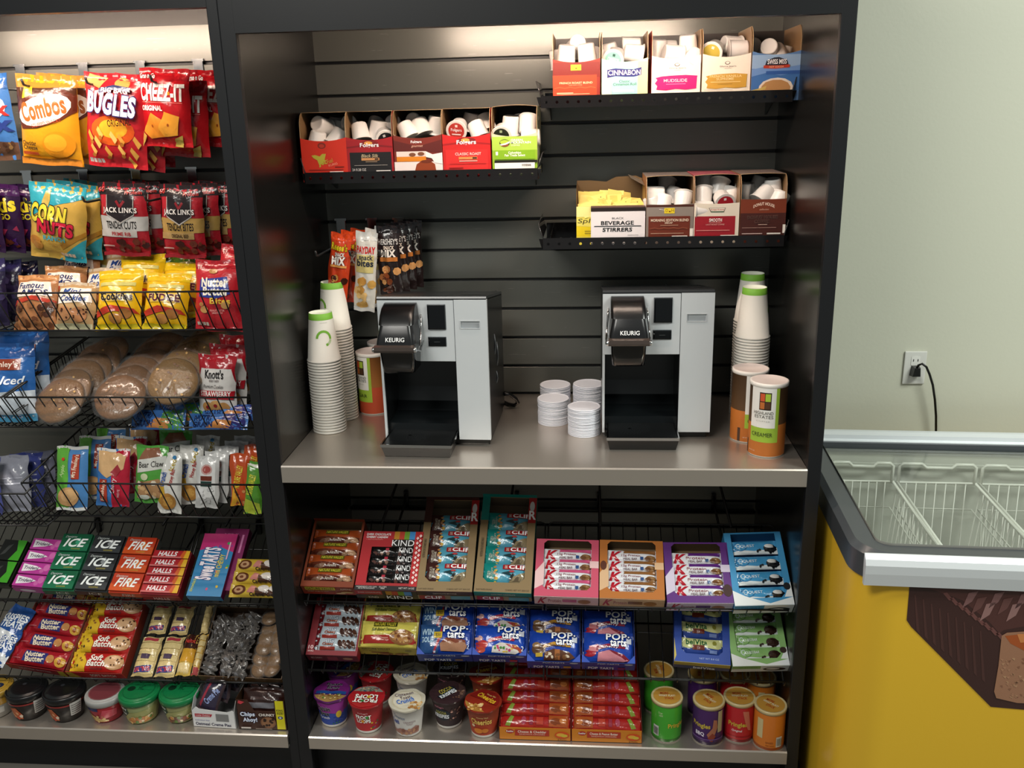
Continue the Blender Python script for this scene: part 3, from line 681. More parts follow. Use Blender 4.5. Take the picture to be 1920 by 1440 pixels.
pod_box(741, 831, Z2, .141, .084, [('r', 0, .55, 1, 1, '#78281c'), ('p', [(0, .6), (0, .95), (.5, .75), (1, .95), (1, .55)], '#5c1e18'), ('t', 'Folgers', .36, .83, .58, .93, '#ffffff', {'bold': .04}), ('t', 'gourmet', .37, .71, .60, .79, '#e8b8a0', {'shear': .3}), ('r', .05, .33, .66, .60, '#e4d4cc'), ('r', .05, .29, .66, .44, '#d8821c'), ('r', 0, 0, 1, .28, '#e8dcd8'), ('e', .38, .50, .07, .06, '#7a4a30'), ('e', .56, .52, .07, .06, '#7a4a30'), ('p', [(.42, .0), (.46, .2), (.56, .3), (.74, .3), (.84, .2), (.86, 0)], '#8a3a14'), ('e', .66, .28, .12, .05, '#6a2a10'), ('p', [(.66, .6), (.8, .5), (1, .55), (1, .2), (.84, .24), (.78, .38), (.66, .42)], '#ece8e4')], ('#7a2c1e', '#c8862a'), '#2a211b', 'brown gourmet pod box with a flan picture, middle of the left tray', PD['h'], top='#9a9688', v=V2)
pod_box(832, 921, Z2, .142, .084, [('r', 0, 0, 1, 1, '#c3201f'), ('p', [(0, .80), (.5, .88), (1, .80), (1, .75), (.5, .82), (0, .75)], '#9c1719'), ('r', .06, 0, .94, .62, '#cf2a28')] + folg(.82) + [('t', 'CLASSIC ROAST', .26, .45, .80, .53, '#f6d8d0', {'bold': .02}), ('r', .33, .32, .72, .40, '#c98a4a'), ('r', .62, .335, .71, .385, '#3a1a14'), bl(.34, .26, .38, '#f0c0b0', .025), bl(.14, .18, .76, '#8c1614', .014), bl(.12, .05, .3, '#8c1614', .03)], ('#c3201f', '#a88a2a'), '#2a211b', 'red classic roast pod box, fourth on the left tray', PD['i'], lid=('#c23a30', '#f4e0d8', 'Folgers'), podword='red', top='#a09a8c', v=V2)
pod_box(924, 1008, Z2, .143, .083, [('r', 0, 0, 1, 1, '#8db52b'), ('r', 0, .58, 1, 1, '#a6c84a'), ('e', .28, .80, .115, .12, '#2c3a18'), ('e', .28, .83, .10, .07, '#a6c23a'), ('e', .28, .74, .09, .045, '#8a4a28'), ('p', [(.17, .76), (.3, .80), (.4, .86), (.39, .80), (.3, .75), (.2, .73)], '#f4f4ee'), ('t', 'GREEN', .42, .86, .68, .92, '#ffffff', {'bold': .03}), ('t', 'MOUNTAIN', .42, .78, .86, .85, '#ffffff', {'bold': .03}), ('t', 'COFFEE', .42, .71, .62, .75, '#f4f8e4'), ('r', .05, .30, .95, .58, '#7fae1e'), ('t', 'Colombian', .36, .47, .64, .54, '#ffffff', {'bold': .03}), ('t', 'Fair Trade Select', .28, .39, .73, .46, '#ffffff', {'bold': .03}), ('r', .08, .43, .13, .54, '#f0f4e4'), ('r', .05, .19, 1, .27, '#17180f'), ('r', .05, 0, .94, .19, '#eceae4')] + [('r', .66 + .03 * i, .08, .675 + .03 * i, .15, '#2a2a2a') for i in range(7)], ('#c0c8a8', '#c8b890'), '#2a211b', 'green pod box at the right end of the left tray', PD['j'], lid=('#232a1c', '#a8b890', ''), podword='dark green', top='#8f9088', v=V2, arch=.004)
# lower right tray
V3 = 443
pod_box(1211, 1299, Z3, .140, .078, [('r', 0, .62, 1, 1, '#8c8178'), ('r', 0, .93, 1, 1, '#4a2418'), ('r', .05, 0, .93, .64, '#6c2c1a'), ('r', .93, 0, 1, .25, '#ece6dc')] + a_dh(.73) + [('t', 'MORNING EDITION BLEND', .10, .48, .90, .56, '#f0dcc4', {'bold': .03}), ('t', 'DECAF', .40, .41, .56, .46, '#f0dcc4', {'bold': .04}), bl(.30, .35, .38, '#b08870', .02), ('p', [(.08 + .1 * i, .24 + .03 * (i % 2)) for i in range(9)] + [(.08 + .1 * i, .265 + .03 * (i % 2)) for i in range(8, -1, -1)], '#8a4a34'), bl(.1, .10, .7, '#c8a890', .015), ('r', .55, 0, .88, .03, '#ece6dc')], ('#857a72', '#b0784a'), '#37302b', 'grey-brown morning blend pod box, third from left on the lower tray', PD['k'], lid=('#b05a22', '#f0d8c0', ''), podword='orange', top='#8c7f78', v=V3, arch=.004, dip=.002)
pod_box(1300, 1384, Z3, .141, .079, [('r', 0, 0, 1, 1, '#e4dac8'), ('r', .02, 0, .92, .62, '#9c1c28'), ('p', [(.32, .88), (.70, .88), (.66, .74), (.37, .74)], '#5a4a40'), ('p', [(.335, .87), (.685, .87), (.65, .755), (.385, .755)], '#e8dccc'), ('t', 'Krispy Kreme', .37, .79, .66, .85, '#b03a30', {'bold': .02}), ('r', .375, .745, .66, .77, '#2f5a3a'), ('t', 'SMOOTH', .34, .45, .62, .55, '#f6e4e0', {'bold': .05}), bl(.34, .41, .27, '#e0a8a0', .01), ('t', 'LIGHT ROAST COFFEE', .27, .34, .68, .38, '#e8b8b0'), bl(.05, .17, .75, '#d89890', .018), ('r', .6, 0, .92, .03, '#ece6dc')], ('#e4dac8', '#c43a44'), '#37302b', 'white and crimson smooth pod box on the lower tray', PD['l'], lid=('#b81c2c', '#f4e4e0', ''), podword='crimson', top='#b8606a', v=V3, arch=.004, dip=.003)
pod_box(1386, 1471, Z3, .142, .086, [('r', 0, .62, 1, 1, '#7a3620'), ('r', 0, 0, 1, .62, '#47201a'), ('t', 'DONUT HOUSE', .28, .76, .74, .84, '#f4dcc8', {'bold': .04, 'arc': 1.0}), ('t', 'collection', .42, .70, .62, .75, '#e0b098', {'shear': .3}), ('t', 'DONUT HOUSE', .16, .46, .82, .55, '#341512', {'bold': .04, 'outline': '#b89080', 'ow': .02}), ('t', 'COFFEE', .32, .34, .64, .43, '#341512', {'bold': .04, 'outline': '#b89080', 'ow': .02}), bl(.4, .295, .2, '#c8a898', .018), bl(.05, .21, .75, '#a88478', .015), bl(.05, .04, .45, '#c8b0a8', .025), ('r', .6, 0.03, .9, .07, '#ece6dc'), ('r', .94, .06, 1, .30, '#ece6dc')], ('#5a2a1c', '#a8744a'), '#37302b', 'dark brown donut coffee pod box at the right end of the lower tray', PD['m'], top='#8a7870', v=V3, arch=.003, dip=.001)

# sweetener carton with its packets, stirrer box
x0 = un(1081, 441, 'y', -0.20).x; x1 = un(1209, 438, 'y', -0.20).x; w = x1 - x0
t = thing('sweetener_box', 'open yellow carton full of yellow sweetener packets on the lower tray', 'box', (x0, -0.20, Z3 - 0.021))
b = B(); h = 0.094; D = 0.14
b.add([(0, 0, 0), (w, 0, 0), (w, 0, h), (0, 0, h)], [(0, 1, 2, 3)], '#e6d64a'); b.add([(0, .001, 0), (w, .001, 0), (w, .001, h), (0, .001, h)], [(3, 2, 1, 0)], '#a88a50')
b.art(face((0, 0, .022), (1, 0, 0), (0, 0, 1)), w, .072, [('r', 0, 0, 1, .35, '#e8d020'), ('p', [(0, .35), (1, .2), (1, .7), (0, .62)], '#ecdf6a'), ('r', 0, .65, 1, 1, '#f2ea98'), ('t', 'Splenda', .02, .40, .52, .60, '#3a3a18', {'shear': .25}), bl(.12, .16, .3, '#a89428', .03), bl(.12, .09, .25, '#a89428', .03)])
for xx in (0, w):
    sp = [(0, 0), (0, h), (0.02, h + 0.03), (0.05, h + 0.045), (D, h + 0.05), (D, 0)]
    b.add([(xx, a, c) for a, c in sp], [tuple(range(6))], '#c9a060')
bk = [(0, D, 0), (w, D, 0), (w, D, h + 0.055), (w * .9, D, h + 0.062), (w * .6, D, h + 0.060), (w * .45, D, h + 0.048), (w * .2, D, h + 0.052), (0, D, h + 0.052)]
b.add(bk, [tuple(range(8))], '#6a5436'); b.box(0, w, 0, D, 0, .001, '#8a6a40')
b.add([(w, .03, h + .045), (w, D, h + .05), (w * .78, D, h + .066), (w * .8, .06, h + .062)], [(0, 1, 2, 3)], '#8a8070')
b.obj('carton', 'card', t)
rn = random.Random(11); pk = None
for i in range(34):
    row = i // 9
    mw = T(x0 + 0.034 + (i % 9) * (w - 0.068) / 8 + rn.uniform(-.004, .004), -0.20 + 0.02 + row * 0.027 + rn.uniform(-.004, .004), Z3 + 0.058 + row * 0.0085 + rn.uniform(-.003, .004)) @ RZ(rn.uniform(-40, 40)) @ RX(55 + rn.uniform(-30, 20)) @ RY(rn.uniform(-25, 25))
    if pk is None:
        b = B(); n = 6
        for sgn in (1, -1):
            v = [((i_ / n - .5) * .062, (j / n - .5) * .036, sgn * .0016 * math.sin(math.pi * i_ / n) * math.sin(math.pi * j / n)) for j in range(n + 1) for i_ in range(n + 1)]
            f = [(j * 7 + i_, j * 7 + i_ + 1, (j + 1) * 7 + i_ + 1, (j + 1) * 7 + i_) for j in range(n) for i_ in range(n)]
            b.add(v, f if sgn > 0 else [q[::-1] for q in f], '#e9d774')
            b.poly(flat(0, 0, 0.0016), ell(.018, .006, .0016, .0016, 8), '#4a4420', 0.0005)
        pk = b.obj('sweetener_packet', 'paper'); o = pk
    else: o = pk.copy(); COL.objects.link(o)
    o.matrix_world = mw; prop(o, 'small yellow paper sweetener packet lying in the open yellow carton', 'sweetener packet', 'yellow sweetener packets in the carton')
x0 = un(1108, 449, 'y', -0.226).x; x1 = un(1209, 447, 'y', -0.226).x; w = x1 - x0
t = thing('stirrer_box', 'white box of black beverage stirrers in front of the yellow carton', 'box', (x0, -0.226, Z3 - 0.021))
b = B(); b.box(0, w, 0, .024, 0, .084, '#e9e3e4'); b.art(face((0, 0, .022), (1, 0, 0), (0, 0, 1)), w, .064, [('t', 'BLACK', .39, .68, .61, .75, '#1a1a1a', {'bold': .01}), ('t', 'BEVERAGE', .19, .47, .79, .61, '#111111', {'bold': .05}), ('r', .06, .405, .93, .435, '#141414'), ('t', 'STIRRERS', .22, .22, .76, .36, '#111111', {'bold': .05, 'shear': .1}), bl(.68, .07, .2, '#8a8a8a', .015)])
b.obj('carton', 'card', t)
b = B(); b.box(0, w, 0, .024, .0845, .093, '#241a18'); b.box(0, w, .005, .024, .093, .096, '#6a5048'); b.obj('torn_lid', 'card', t)

# ================================================================== packaging builders
AL = math.radians(35)
SY = Vector((0, math.cos(AL), math.sin(AL))); SN = Vector((0, -math.sin(AL), math.cos(AL)))
def place(bl, br, tl, P0, n, up=None):
    """frame and size of a flat pack from three seen corners lying on the plane through P0 with normal n"""
    a = unp(*bl, P0, n); b_ = unp(*br, P0, n); c = unp(*tl, P0, n)
    return fr(a, b_ - a, c - a), (b_ - a).length, (c - a).length
def pillow(b, W, H, Tk, col, art=(), axis='y', seal=.07, nx=14, ny=20, pinch=.03, cr=.10, seed=1, back=.5, maxe=.009, cols=None, m=0, pw=.5, lean=0.0):
    rn = random.Random(seed); ph = [(rn.uniform(6, 22), rn.uniform(6, 22), rn.uniform(0, 6)) for _ in range(4)]
    def prof(t): t = max(0.0, min(1.0, (t - seal) / (1 - 2 * seal))); return math.sin(math.pi * t) ** pw if 0 < t < 1 else 0.0
    def S(u, v, h, sg=1.0):
        a, c = (v / H, u / W) if axis == 'y' else (u / W, v / H)
        p = prof(a); q = max(0.0, 1 - abs(2 * c - 1) ** 2.2) ** .6
        w = sum(math.sin(f * c + g * a + o) for f, g, o in ph) / 4
        z = Tk * p * q * (1 + cr * w) + .0012 * math.sin(c * 40) * (1 - p) + .004 * w * cr * 6 * q
        if sg < 0: z = -Tk * p * q * back
        if axis == 'y': x = W / 2 + (u - W / 2) * (1 - pinch * p) + .004 * cr * 8 * w * (1 - q) ; y = v + .0015 * math.sin(c * 9 + seed) * (1 - p)
        else: x = u; y = H / 2 + (v - H / 2) * (1 - pinch * p)
        return (x, y, z + h * (1 if sg > 0 else -1) + lean * v * v)
    for sg in (1, -1):
        v = [S(W * i / nx, H * j / ny, 0, sg) for j in range(ny + 1) for i in range(nx + 1)]
        f = [(j * (nx + 1) + i, j * (nx + 1) + i + 1, (j + 1) * (nx + 1) + i + 1, (j + 1) * (nx + 1) + i) for j in range(ny) for i in range(nx)]
        cc = [(cols((f_ // nx + .5) / ny) if cols else col) for f_ in range(nx * ny)]
        b.add(v, f if sg > 0 else [q[::-1] for q in f], cc, m, True)
    if art: b.art(S, W, H, art, .0009, .0004 if W * H > .012 else .0003, maxe, m)
    return S
ORD = ['lowest', 'second lowest', 'third from the front', 'fourth from the front', 'fifth from the front', 'sixth from the front', 'seventh from the front', 'rearmost']
def bars(mat, x0, W, ys, hb, z, Tk, col, art, what, where, grp, seal=.07, dx=None, tilt=8, name='snack_bar', cat='snack bar', mats='film', cols=None, pw=.4):
    b = B(); pillow(b, W, hb, Tk, col, art, 'x', seal, 16, 8, .02, .06, 3, .5, cols=cols, pw=pw); first = b.obj(name, mats)
    for i, y in enumerate(ys):
        o = first if i == 0 else first.copy()
        if i: COL.objects.link(o)
        o.matrix_world = mat @ T(x0 + (dx[i] if dx else 0), y, z) @ RX(tilt) @ RZ((dx[i] * 200 if dx else 0))
        pos = ORD[i] if i < len(ys) - 1 else 'rearmost'
        prop(o, '%s, %s in %s' % (what, pos, where), cat, grp)
def open_carton(mat, W, L, Tk, name, fw, col, lipcol, inner, front=(), lip=(), side=None, cham=(0, 0, 0, 0), nm='display_carton', cat='box', grp=None, back_h=0, top_art=None):
    """tilted display carton: fw = widths of the window frame (left, right, front, back)"""
    t = thing(nm, name, cat, mat, grp)
    l, r, f, k = fw; e = .0008
    b = B(); side = side or col
    b.box(0, W, 0, L, 0, e, inner)
    for (x0, x1, y0, y1, c) in ((0, e, 0, L, side), (W - e, W, 0, L, side), (0, W, L - e, L, side)): b.box(x0, x1, y0, y1, 0, Tk + (back_h if y0 > 0 else 0), c)
    b.box(e, 2 * e, e, L - e, e, Tk - e, inner); b.box(W - 2 * e, W - e, e, L - e, e, Tk - e, inner); b.box(e, W - e, L - 2 * e, L - e, e, Tk - e, inner)
    b.obj('carton', 'card', t)
    b = B(); b.box(0, W, -e, 0, 0, Tk, lipcol)
    b.art(face((0, -e, 0), (1, 0, 0), (0, 0, 1)), W, Tk, lip, .0002, .0002); b.obj('front_lip', 'card', t)
    if l or r or f or k:
        b = B(); z = Tk
        for (x0, x1, y0, y1) in ((0, l, 0, L), (W - r, W, 0, L), (l, W - r, 0, f), (l, W - r, L - k, L)):
            if x1 - x0 > 1e-4 and y1 - y0 > 1e-4: b.box(x0, x1, y0, y1, z, z + .0006, col)
        cs = ((l, f, 1, 1), (W - r, f, -1, 1), (l, L - k, 1, -1), (W - r, L - k, -1, -1))
        for (cx, cy, sx, sy), c in zip(cs, cham):
            if c: b.add([(cx, cy, z + .0006), (cx + sx * c, cy, z + .0006), (cx, cy + sy * c, z + .0006)], [(0, 1, 2) if sx * sy > 0 else (0, 2, 1)], col)
        b.art(flat(0, 0, z + .0006), W, L, front, .0002, .0002); b.obj('window_frame', 'card', t)
    return t

# ================================================================== sloping wire shelves
def wire_shelf(x0, x1, P, L, label, lip=.024, nw=18, alpha=AL, hooks=(), cross=3, grp='sloping black wire shelves'):
    """P = point (y, z) of the shelf surface at the front"""
    m = fr((x0, P[0], P[1]), (1, 0, 0), (0, math.cos(alpha), math.sin(alpha)))
    W = x1 - x0; t = thing('wire_shelf', label, 'wire shelf', m, grp); r = .0022
    b = B(); c = .012
    b.tube([(0, 0, -r), (0, L - c, -r), (c * .3, L - c * .3, -r), (c, L, -r), (W - c, L, -r), (W - c * .3, L - c * .3, -r), (W, L - c, -r), (W, 0, -r)], r, 6)
    b.tube([(0, 0, -r), (0, -.004, .0), (0, -.004, lip), (W, -.004, lip), (W, -.004, 0), (W, 0, -r)], r, 6)
    for k in range(cross): b.tube([(0, L * (k + .0) / cross + .004, -2.6 * r), (W, L * (k + .0) / cross + .004, -2.6 * r)], .0018, 6)
    b.obj('rim_frame', 'wire', t)
    b = B()
    for k in range(1, nw): x = W * k / nw; b.tube([(x, L, -r), (x, 0.001, -r), (x, -.0035, 0), (x, -.0035, lip)], .0013, 5)
    b.obj('wire_grid', 'wire', t)
    for hx in hooks:
        b = B(); b.X = m.inverted() @ T(0, 0, 0)
        yb = P[0] + L * math.cos(alpha); zb = P[1] + L * math.sin(alpha)
        b.tube([(hx, -.004, zb + .05), (hx, -.02, zb + .052), (hx, -.028, zb + .03), (hx, min(-.03, yb - .01), zb - .004)], .0035, 6)
        b.box(hx - .006, hx + .006, -.012, -.001, zb + .005, zb + .06, '#101010'); b.obj('wall_bracket', 'wire', t)
    return t
# plane of the carton tops and shelf surface of the two lower rows
PA = un(835, 1108, 'y', -.515); PB = un(835, 1243, 'y', -.535); TA = .042
def shelf_at(P, xa, xb, vback, label, hooks, Tk):
    Q = P - SN * Tk - SY * 0.0
    top = un((xa + xb) / 2, vback, 'y', -.05)
    d = unp((xa + xb) / 2, vback, Q, SN); L = (d - Q).dot(SY)
    X0 = unp(xa, 1118, Q, SN).x; X1 = unp(xb, 1118, Q, SN).x
    return Q, L, X0, X1
Q, L, X0, X1 = shelf_at(PA, 560, 1004, 975, '', (), TA)
Q = Q - SY * .020; L += .02
wire_shelf(.012, .598, (Q.y, Q.z - .001), L, 'upper left sloping wire shelf below the counter, under the nut and energy bar cartons', hooks=(.17, .50))
wire_shelf(.606, 1.178, (Q.y, Q.z - .001), L, 'upper sloping wire shelf on the right below the counter, under the protein bar cartons', hooks=(.74, 1.07))
QB = PB - SN * .036 - SY * .016
wire_shelf(.012, .598, (QB.y, QB.z - .001), .36, 'lower sloping wire shelf on the left, under the toaster pastry cartons', hooks=(.17, .50))
wire_shelf(.606, 1.178, (QB.y, QB.z - .001), .36, 'lower sloping wire shelf on the right, with an empty gap between cartons', hooks=(.74, 1.07))
b = B(); b.tube([(.004, -.03, -.345), (1.186, -.03, -.345)], .004, 8); b.box(.004, 1.186, -.034, -.001, -.352, -.349, '#101010')
prop(b.obj('hanging_rail', 'wire'), 'thin black horizontal rail on the back panel just below the counter', 'rail')

def tilt_carton(bl, br, tl, P, Tk, *a, **k):
    m, W, L = place(bl, br, tl, P, SN)
    m = m @ T(0, 0, -Tk)
    return m, W, L, open_carton(m, W, L, Tk, *a, **k)
tx_ = lambda s, x0, y0, x1, y1, c='#ffffff', **o: ('t', s, x0, y0, x1, y1, c, o)
# -- upper row
m, W, L, _ = tilt_carton((563, 1098), (662, 1101), (593, 976), PA, TA, 'orange-brown carton of almond bars at the left end of the upper sloping shelf', (.006, .006, .014, .0), '#7a3418', '#8e3a1c', '#6a5238', [], [('p', [(0, 0), (1, 0), (1, .3), (0, .25)], '#a03018'), tx_('NATURE VALLEY', .09, .62, .62, .88, '#2a3a14', bold=.03), ('r', .07, .56, .64, .94, '#d8c23a'), tx_('NATURE VALLEY', .09, .62, .62, .88, '#3a4a18', bold=.03), tx_('SWEET & SALTY NUT', .10, .36, .5, .46, '#e8c8a0'), tx_('ALMOND', .74, .66, .95, .84, '#f0e0c8'), ('e', .85, .35, .12, .12, '#c89a60'), ('e', .72, .22, .09, .09, '#d8b078')], back_h=.012, side='#7a3018')
bars(m, .004, W - .008, [.014 + i * (L - .04) / 4 for i in range(4)], .040, TA - .014, .010, '#96421c', [('r', 0, 0, 1, .45, '#4a1f16'), ('p', [(.0, .45), (.3, .52), (.6, .42), (1, .5), (1, .35), (0, .3)], '#5a2818'), ('e', .30, .25, .08, .14, '#7a5a48', 20), ('e', .20, .2, .07, .10, '#6a4a3a', 30), ('e', .84, .3, .11, .17, '#b08868', -10), ('e', .73, .2, .07, .12, '#8a6a50', 20), ('r', .26, .66, .74, .92, '#5a5a1c'), tx_('NATURE VALLEY', .28, .70, .72, .88, '#d8c840'), tx_('Almond', .42, .18, .60, .36, '#f0e0d0')], 'brown and orange almond bar', 'the almond carton', 'almond bars')
m, W, L, _ = tilt_carton((664, 1106), (780, 1109), (684, 996), PA, TA, 'red and black carton of dark chocolate cherry bars, second on the upper sloping shelf', (.020, .016, .020, .036), '#a01c22', '#181414', '#20181a',
  [('r', 0, 0, .17, 1, '#a81c24'), ('r', 0, .73, .52, 1, '#a81c24'), ('r', .52, .86, .605, 1, '#b8801e'), ('r', .605, .86, .69, 1, '#b83a24'), ('r', .69, .86, .775, 1, '#6a9a2c'), ('r', .775, .86, .87, 1, '#3a8ac8'), ('r', .50, .73, .87, .86, '#16120f'), ('r', .0, 0, 1, .075, '#141012'), ('r', .87, .07, 1, 1, '#b82024'), tx_('DARK CHOCOLATE', .06, .925, .46, .96, '#ffffff', bold=.02), tx_('CHERRY CASHEW', .06, .875, .42, .91, '#ffffff', bold=.02), tx_('+ ANTIOXIDANTS', .06, .84, .34, .86, '#e89088'), tx_('KIND', .50, .745, .87, .845, '#ffffff', bold=.0), tx_('INGREDIENTS YOU CAN\nSEE & PRONOUNCE', .03, .015, .36, .06, '#d8d0cc'), tx_('GLUTEN\nFREE', .40, .015, .52, .06, '#d8d0cc'), tx_('NET WT 1.4 OZ', .72, .02, .97, .05, '#d8d0cc')] + [('p', [(.90 + .045 * (i % 2), .10 + .041 * i + .03), (.925 + .045 * (i % 2), .10 + .041 * i), (.95 + .045 * (i % 2), .10 + .041 * i + .03), (.925 + .045 * (i % 2), .10 + .041 * i + .06)], '#f0d0cc') for i in range(20)],
  [('r', 0, .5, .44, 1, '#a81c24'), tx_('DARK CHOCOLATE', .05, .7, .42, .85, '#f0d8d8'), ('r', .50, .5, .60, 1, '#b8801e'), ('r', .60, .5, .70, 1, '#b83a24'), ('r', .70, .5, .80, 1, '#6a9a2c'), ('r', .80, .5, .92, 1, '#3a8ac8'), tx_('KIND', .50, .04, .92, .44, '#ffffff'), tx_('KIND', .2, .1, .36, .36, '#c8c0bc')])
bars(m, .014, W - .032, [.024 + i * .0245 for i in range(4)], .026, TA - .010, .007, '#1d1b1c', [('r', .06, .3, .62, .75, '#0c0c0c'), ('r', .40, .3, .47, .75, '#a8283a'), ('k', 14, .05, 0, .95, .35, .004, ['#5a3a34', '#8a6a5a', '#3a2420'], 5), tx_('KIND', .68, .3, .96, .85, '#f4f4f4')], 'black cherry cashew bar', 'the red and black carton', 'cherry cashew bars')
def clif(bl, br, tl, a, sidec, lipc, dark, name, word):
    m, W, L, t = tilt_carton(bl, br, tl, PA, TA, name, (.019, .019, .026, .002), '#8a7350', lipc, '#5f5140',
      [('r', .0, .74, .14, 1, dark), ('r', .86, .72, 1, 1, '#a82020'), tx_('R', .88, .76, .99, .85, '#ffffff', bold=.06), ('e', .925, .90, .045, .055, '#d0d0cc'), tx_('NUTRITION FOR SUSTAINED ENERGY', -.12, .44, .26, .465, '#3a2c1a', rot=90), tx_('PLANT BASED ORGANIC', .04, .015, .32, .03, '#5a4830'), tx_('12 BARS NET WT 28.8 OZ', .55, .015, .96, .03, '#5a4830')],
      [('r', 0, .6, 1, 1, lipc), ('r', 0, 0, 1, .55, '#8a7350'), tx_(word, .3, .70, .72, .84, '#e8d8c0'), ('r', .04, .02, .5, .50, '#9a1c1c'), tx_('CLIF', .14, .1, .44, .44, '#ffffff', bold=.05), ('r', .6, .05, .95, .5, '#4a8a98')], side=dark, cham=(.012, .012, 0, 0), back_h=.014)
    bars(m, .013, W - .028, [.026 + i * (L - .075) / 4 for i in range(4)], .052, TA - .012, .009, '#4f98b0',
      [('p', [(0, 0), (.33, 0), (.38, .2), (.30, .4), (.38, .6), (.28, .8), (.33, 1), (0, 1)], a), ('k', 7, .30, .05, .36, .95, .004, ['#b07a4a', '#d8b04a'], 5), tx_(word.replace(' ', '\n'), .06, .35, .34, .6, '#d8ccb8', rot=90), ('r', .48, .70, 1, .96, '#a01e22'), tx_('CLIF', .62, .74, .98, .93, '#ffffff', bold=.06), tx_('BAR', .51, .76, .59, .9, '#f0d8c8', rot=90), ('p', [(.45, .5), (.6, .60), (.72, .62), (.62, .52), (.70, .40), (.6, .42)], '#1f3a40'), ('e', .68, .60, .06, .05, '#b02828'), ('p', [(.6, .0), (.72, .35), (.82, .45), (1, .62), (1, 0)], '#8a7a5c'), ('p', [(.7, .1), (.8, .35), (.9, .3), (.86, .1)], '#5a4c38'), ('p', [(.62, .2), (.70, .5), (.74, .48), (.68, .15)], '#20201c')],
      'blue and %s energy bar' % ('brown' if dark == '#3a1d18' else 'teal'), 'the %s-trimmed energy bar carton' % ('brown' if dark == '#3a1d18' else 'teal'), 'energy bars', seal=.04)
clif((779, 1108), (885, 1110), (804, 937), '#3f2320', '#3a1d18', '#3a1d18', '#3a1d18', 'tall kraft carton of brownie energy bars with dark brown trim on the upper sloping shelf', 'CHOCOLATE BROWNIE')
clif((888, 1109), (996, 1113), (908, 931), '#16807a', '#0f7a70', '#10766e', '#0f7a70', 'tall kraft carton of mint energy bars with teal trim on the upper sloping shelf', 'COOL MINT CHOCOLATE')
def kcarton(bl, br, tl, c1, c2, cbar, name, bword, nb=4, extra=()):
    m, W, L, t = tilt_carton(bl, br, tl, PA, TA, name, (.019, .018, .018, .004), c1, c2, '#6b563c',
      [('p', [(0, .42), (.14, .6), (.14, .2), (0, .12)], c2), ('r', .86, .50, 1, .62, c2), ('r', .0, .0, 1, .05, c1)] + list(extra),
      [tx_('K', .08, .15, .18, .85, '#b01c2c', bold=.06, shear=.3), tx_('Protein', .22, .3, .42, .7, '#a03040'), ('r', .44, .35, .66, .7, cbar), ('e', .78, .45, .10, .25, '#a8703c')], cham=(.010, .010, .008, .008))
    bars(m, .015, W - .028, [.016 + i * (L - .045) / nb for i in range(nb)], .032, TA - .011, .009, '#dcdbe0',
      [('r', .34, .70, .95, .98, cbar), tx_('K', .10, .14, .27, .84, '#b3182a', bold=.08, shear=.3), tx_(bword, .30, .40, .66, .62, '#8a2c3a'), tx_('MEAL BAR', .34, .18, .60, .34, '#5a2028'), ('e', .86, .35, .10, .22, '#8a6238'), ('e', .80, .30, .06, .15, '#6a4426'), ('r', .66, .2, .72, .45, '#2c4a80')],
      'white protein bar', 'the %s' % name.split(' carton')[0] + ' carton', 'bars in the ' + name.split(' carton')[0], seal=.06)
kcarton((1001, 1117), (1122, 1121), (1004, 1010), '#c9506a', '#e8c0c0', '#c8547c', 'pink strawberry protein bar carton left of the orange one', '12g Protein')
kcarton((1124, 1121), (1247, 1125), (1122, 1012), '#b46c2c', '#d8b088', '#8a5c34', 'orange chocolate peanut butter protein bar carton between pink and purple ones', '12g Protein', extra=[('e', .06, .55, .05, .08, '#5a2c1c')])
kcarton((1251, 1130), (1376, 1131), (1241, 1017), '#5b2a78', '#cfc4d8', '#5b2a78', 'purple brownie protein bar carton between orange and blue ones', 'Protein', extra=[('e', .93, .2, .07, .1, '#3a1c18')])
def quest(bl, br, tl, P, c1, c2, dark, name, word, Tk, nb, Lmin=0, grp='', kind=''):
    m, W, L, t = tilt_carton(bl, br, tl, P, Tk, name, (.016, .015, .018, .004), c1, '#d8dede', c2,
      [('p', [(0, 0), (0, .2), (.2, .12), (.6, .02), (1, .10), (1, 0)], '#e6eaea'), ('p', [(.86, .1), (1, .3), (1, .1)], '#e6eaea'), ('e', .93, .24, .06, .05, dark)],
      [('r', 0, .5, .5, 1, c1), tx_(word, .12, .55, .45, .85, c2), ('e', .75, .45, .2, .25, dark), ('e', .72, .5, .12, .12, '#e8e8e8')], cham=(.02, .012, 0, 0))
    bars(m, .013, W - .026, [.014 + i * (L - .03) / nb for i in range(nb)], .034 if nb == 4 else .040, Tk - .010, .009, c1,
      [('p', [(0, 0), (1, 0), (1, .5), (.8, .3), (.5, .22), (.2, .3), (0, .2)], '#dfe6e8'), ('e', .20, .58, .14, .36, c2), ('e', .20, .58, .12, .31, c1), tx_('Q', .11, .35, .2, .8, '#d0e0e4'), tx_(word, .20, .45, .50, .68, '#e8f0f2'), ('e', .84, .42, .15, .30, dark), ('e', .82, .56, .11, .14, '#e2e2e0' if kind else dark), ('k', 5, .55, .05, .95, .3, .003, [dark], 6)],
      '%s wrapped protein bar' % ('blue' if kind else 'green'), 'the ' + name.split(' carton')[0] + ' carton', 'bars in the ' + name.split(' carton')[0])
quest((1378, 1136), (1490, 1133), (1360, 1000), PA, '#3f8fc0', '#2a6a9c', '#16181c', 'light blue cookie protein bar carton at the right end of the upper sloping shelf', 'QUEST', TA, 4, kind='cookie')
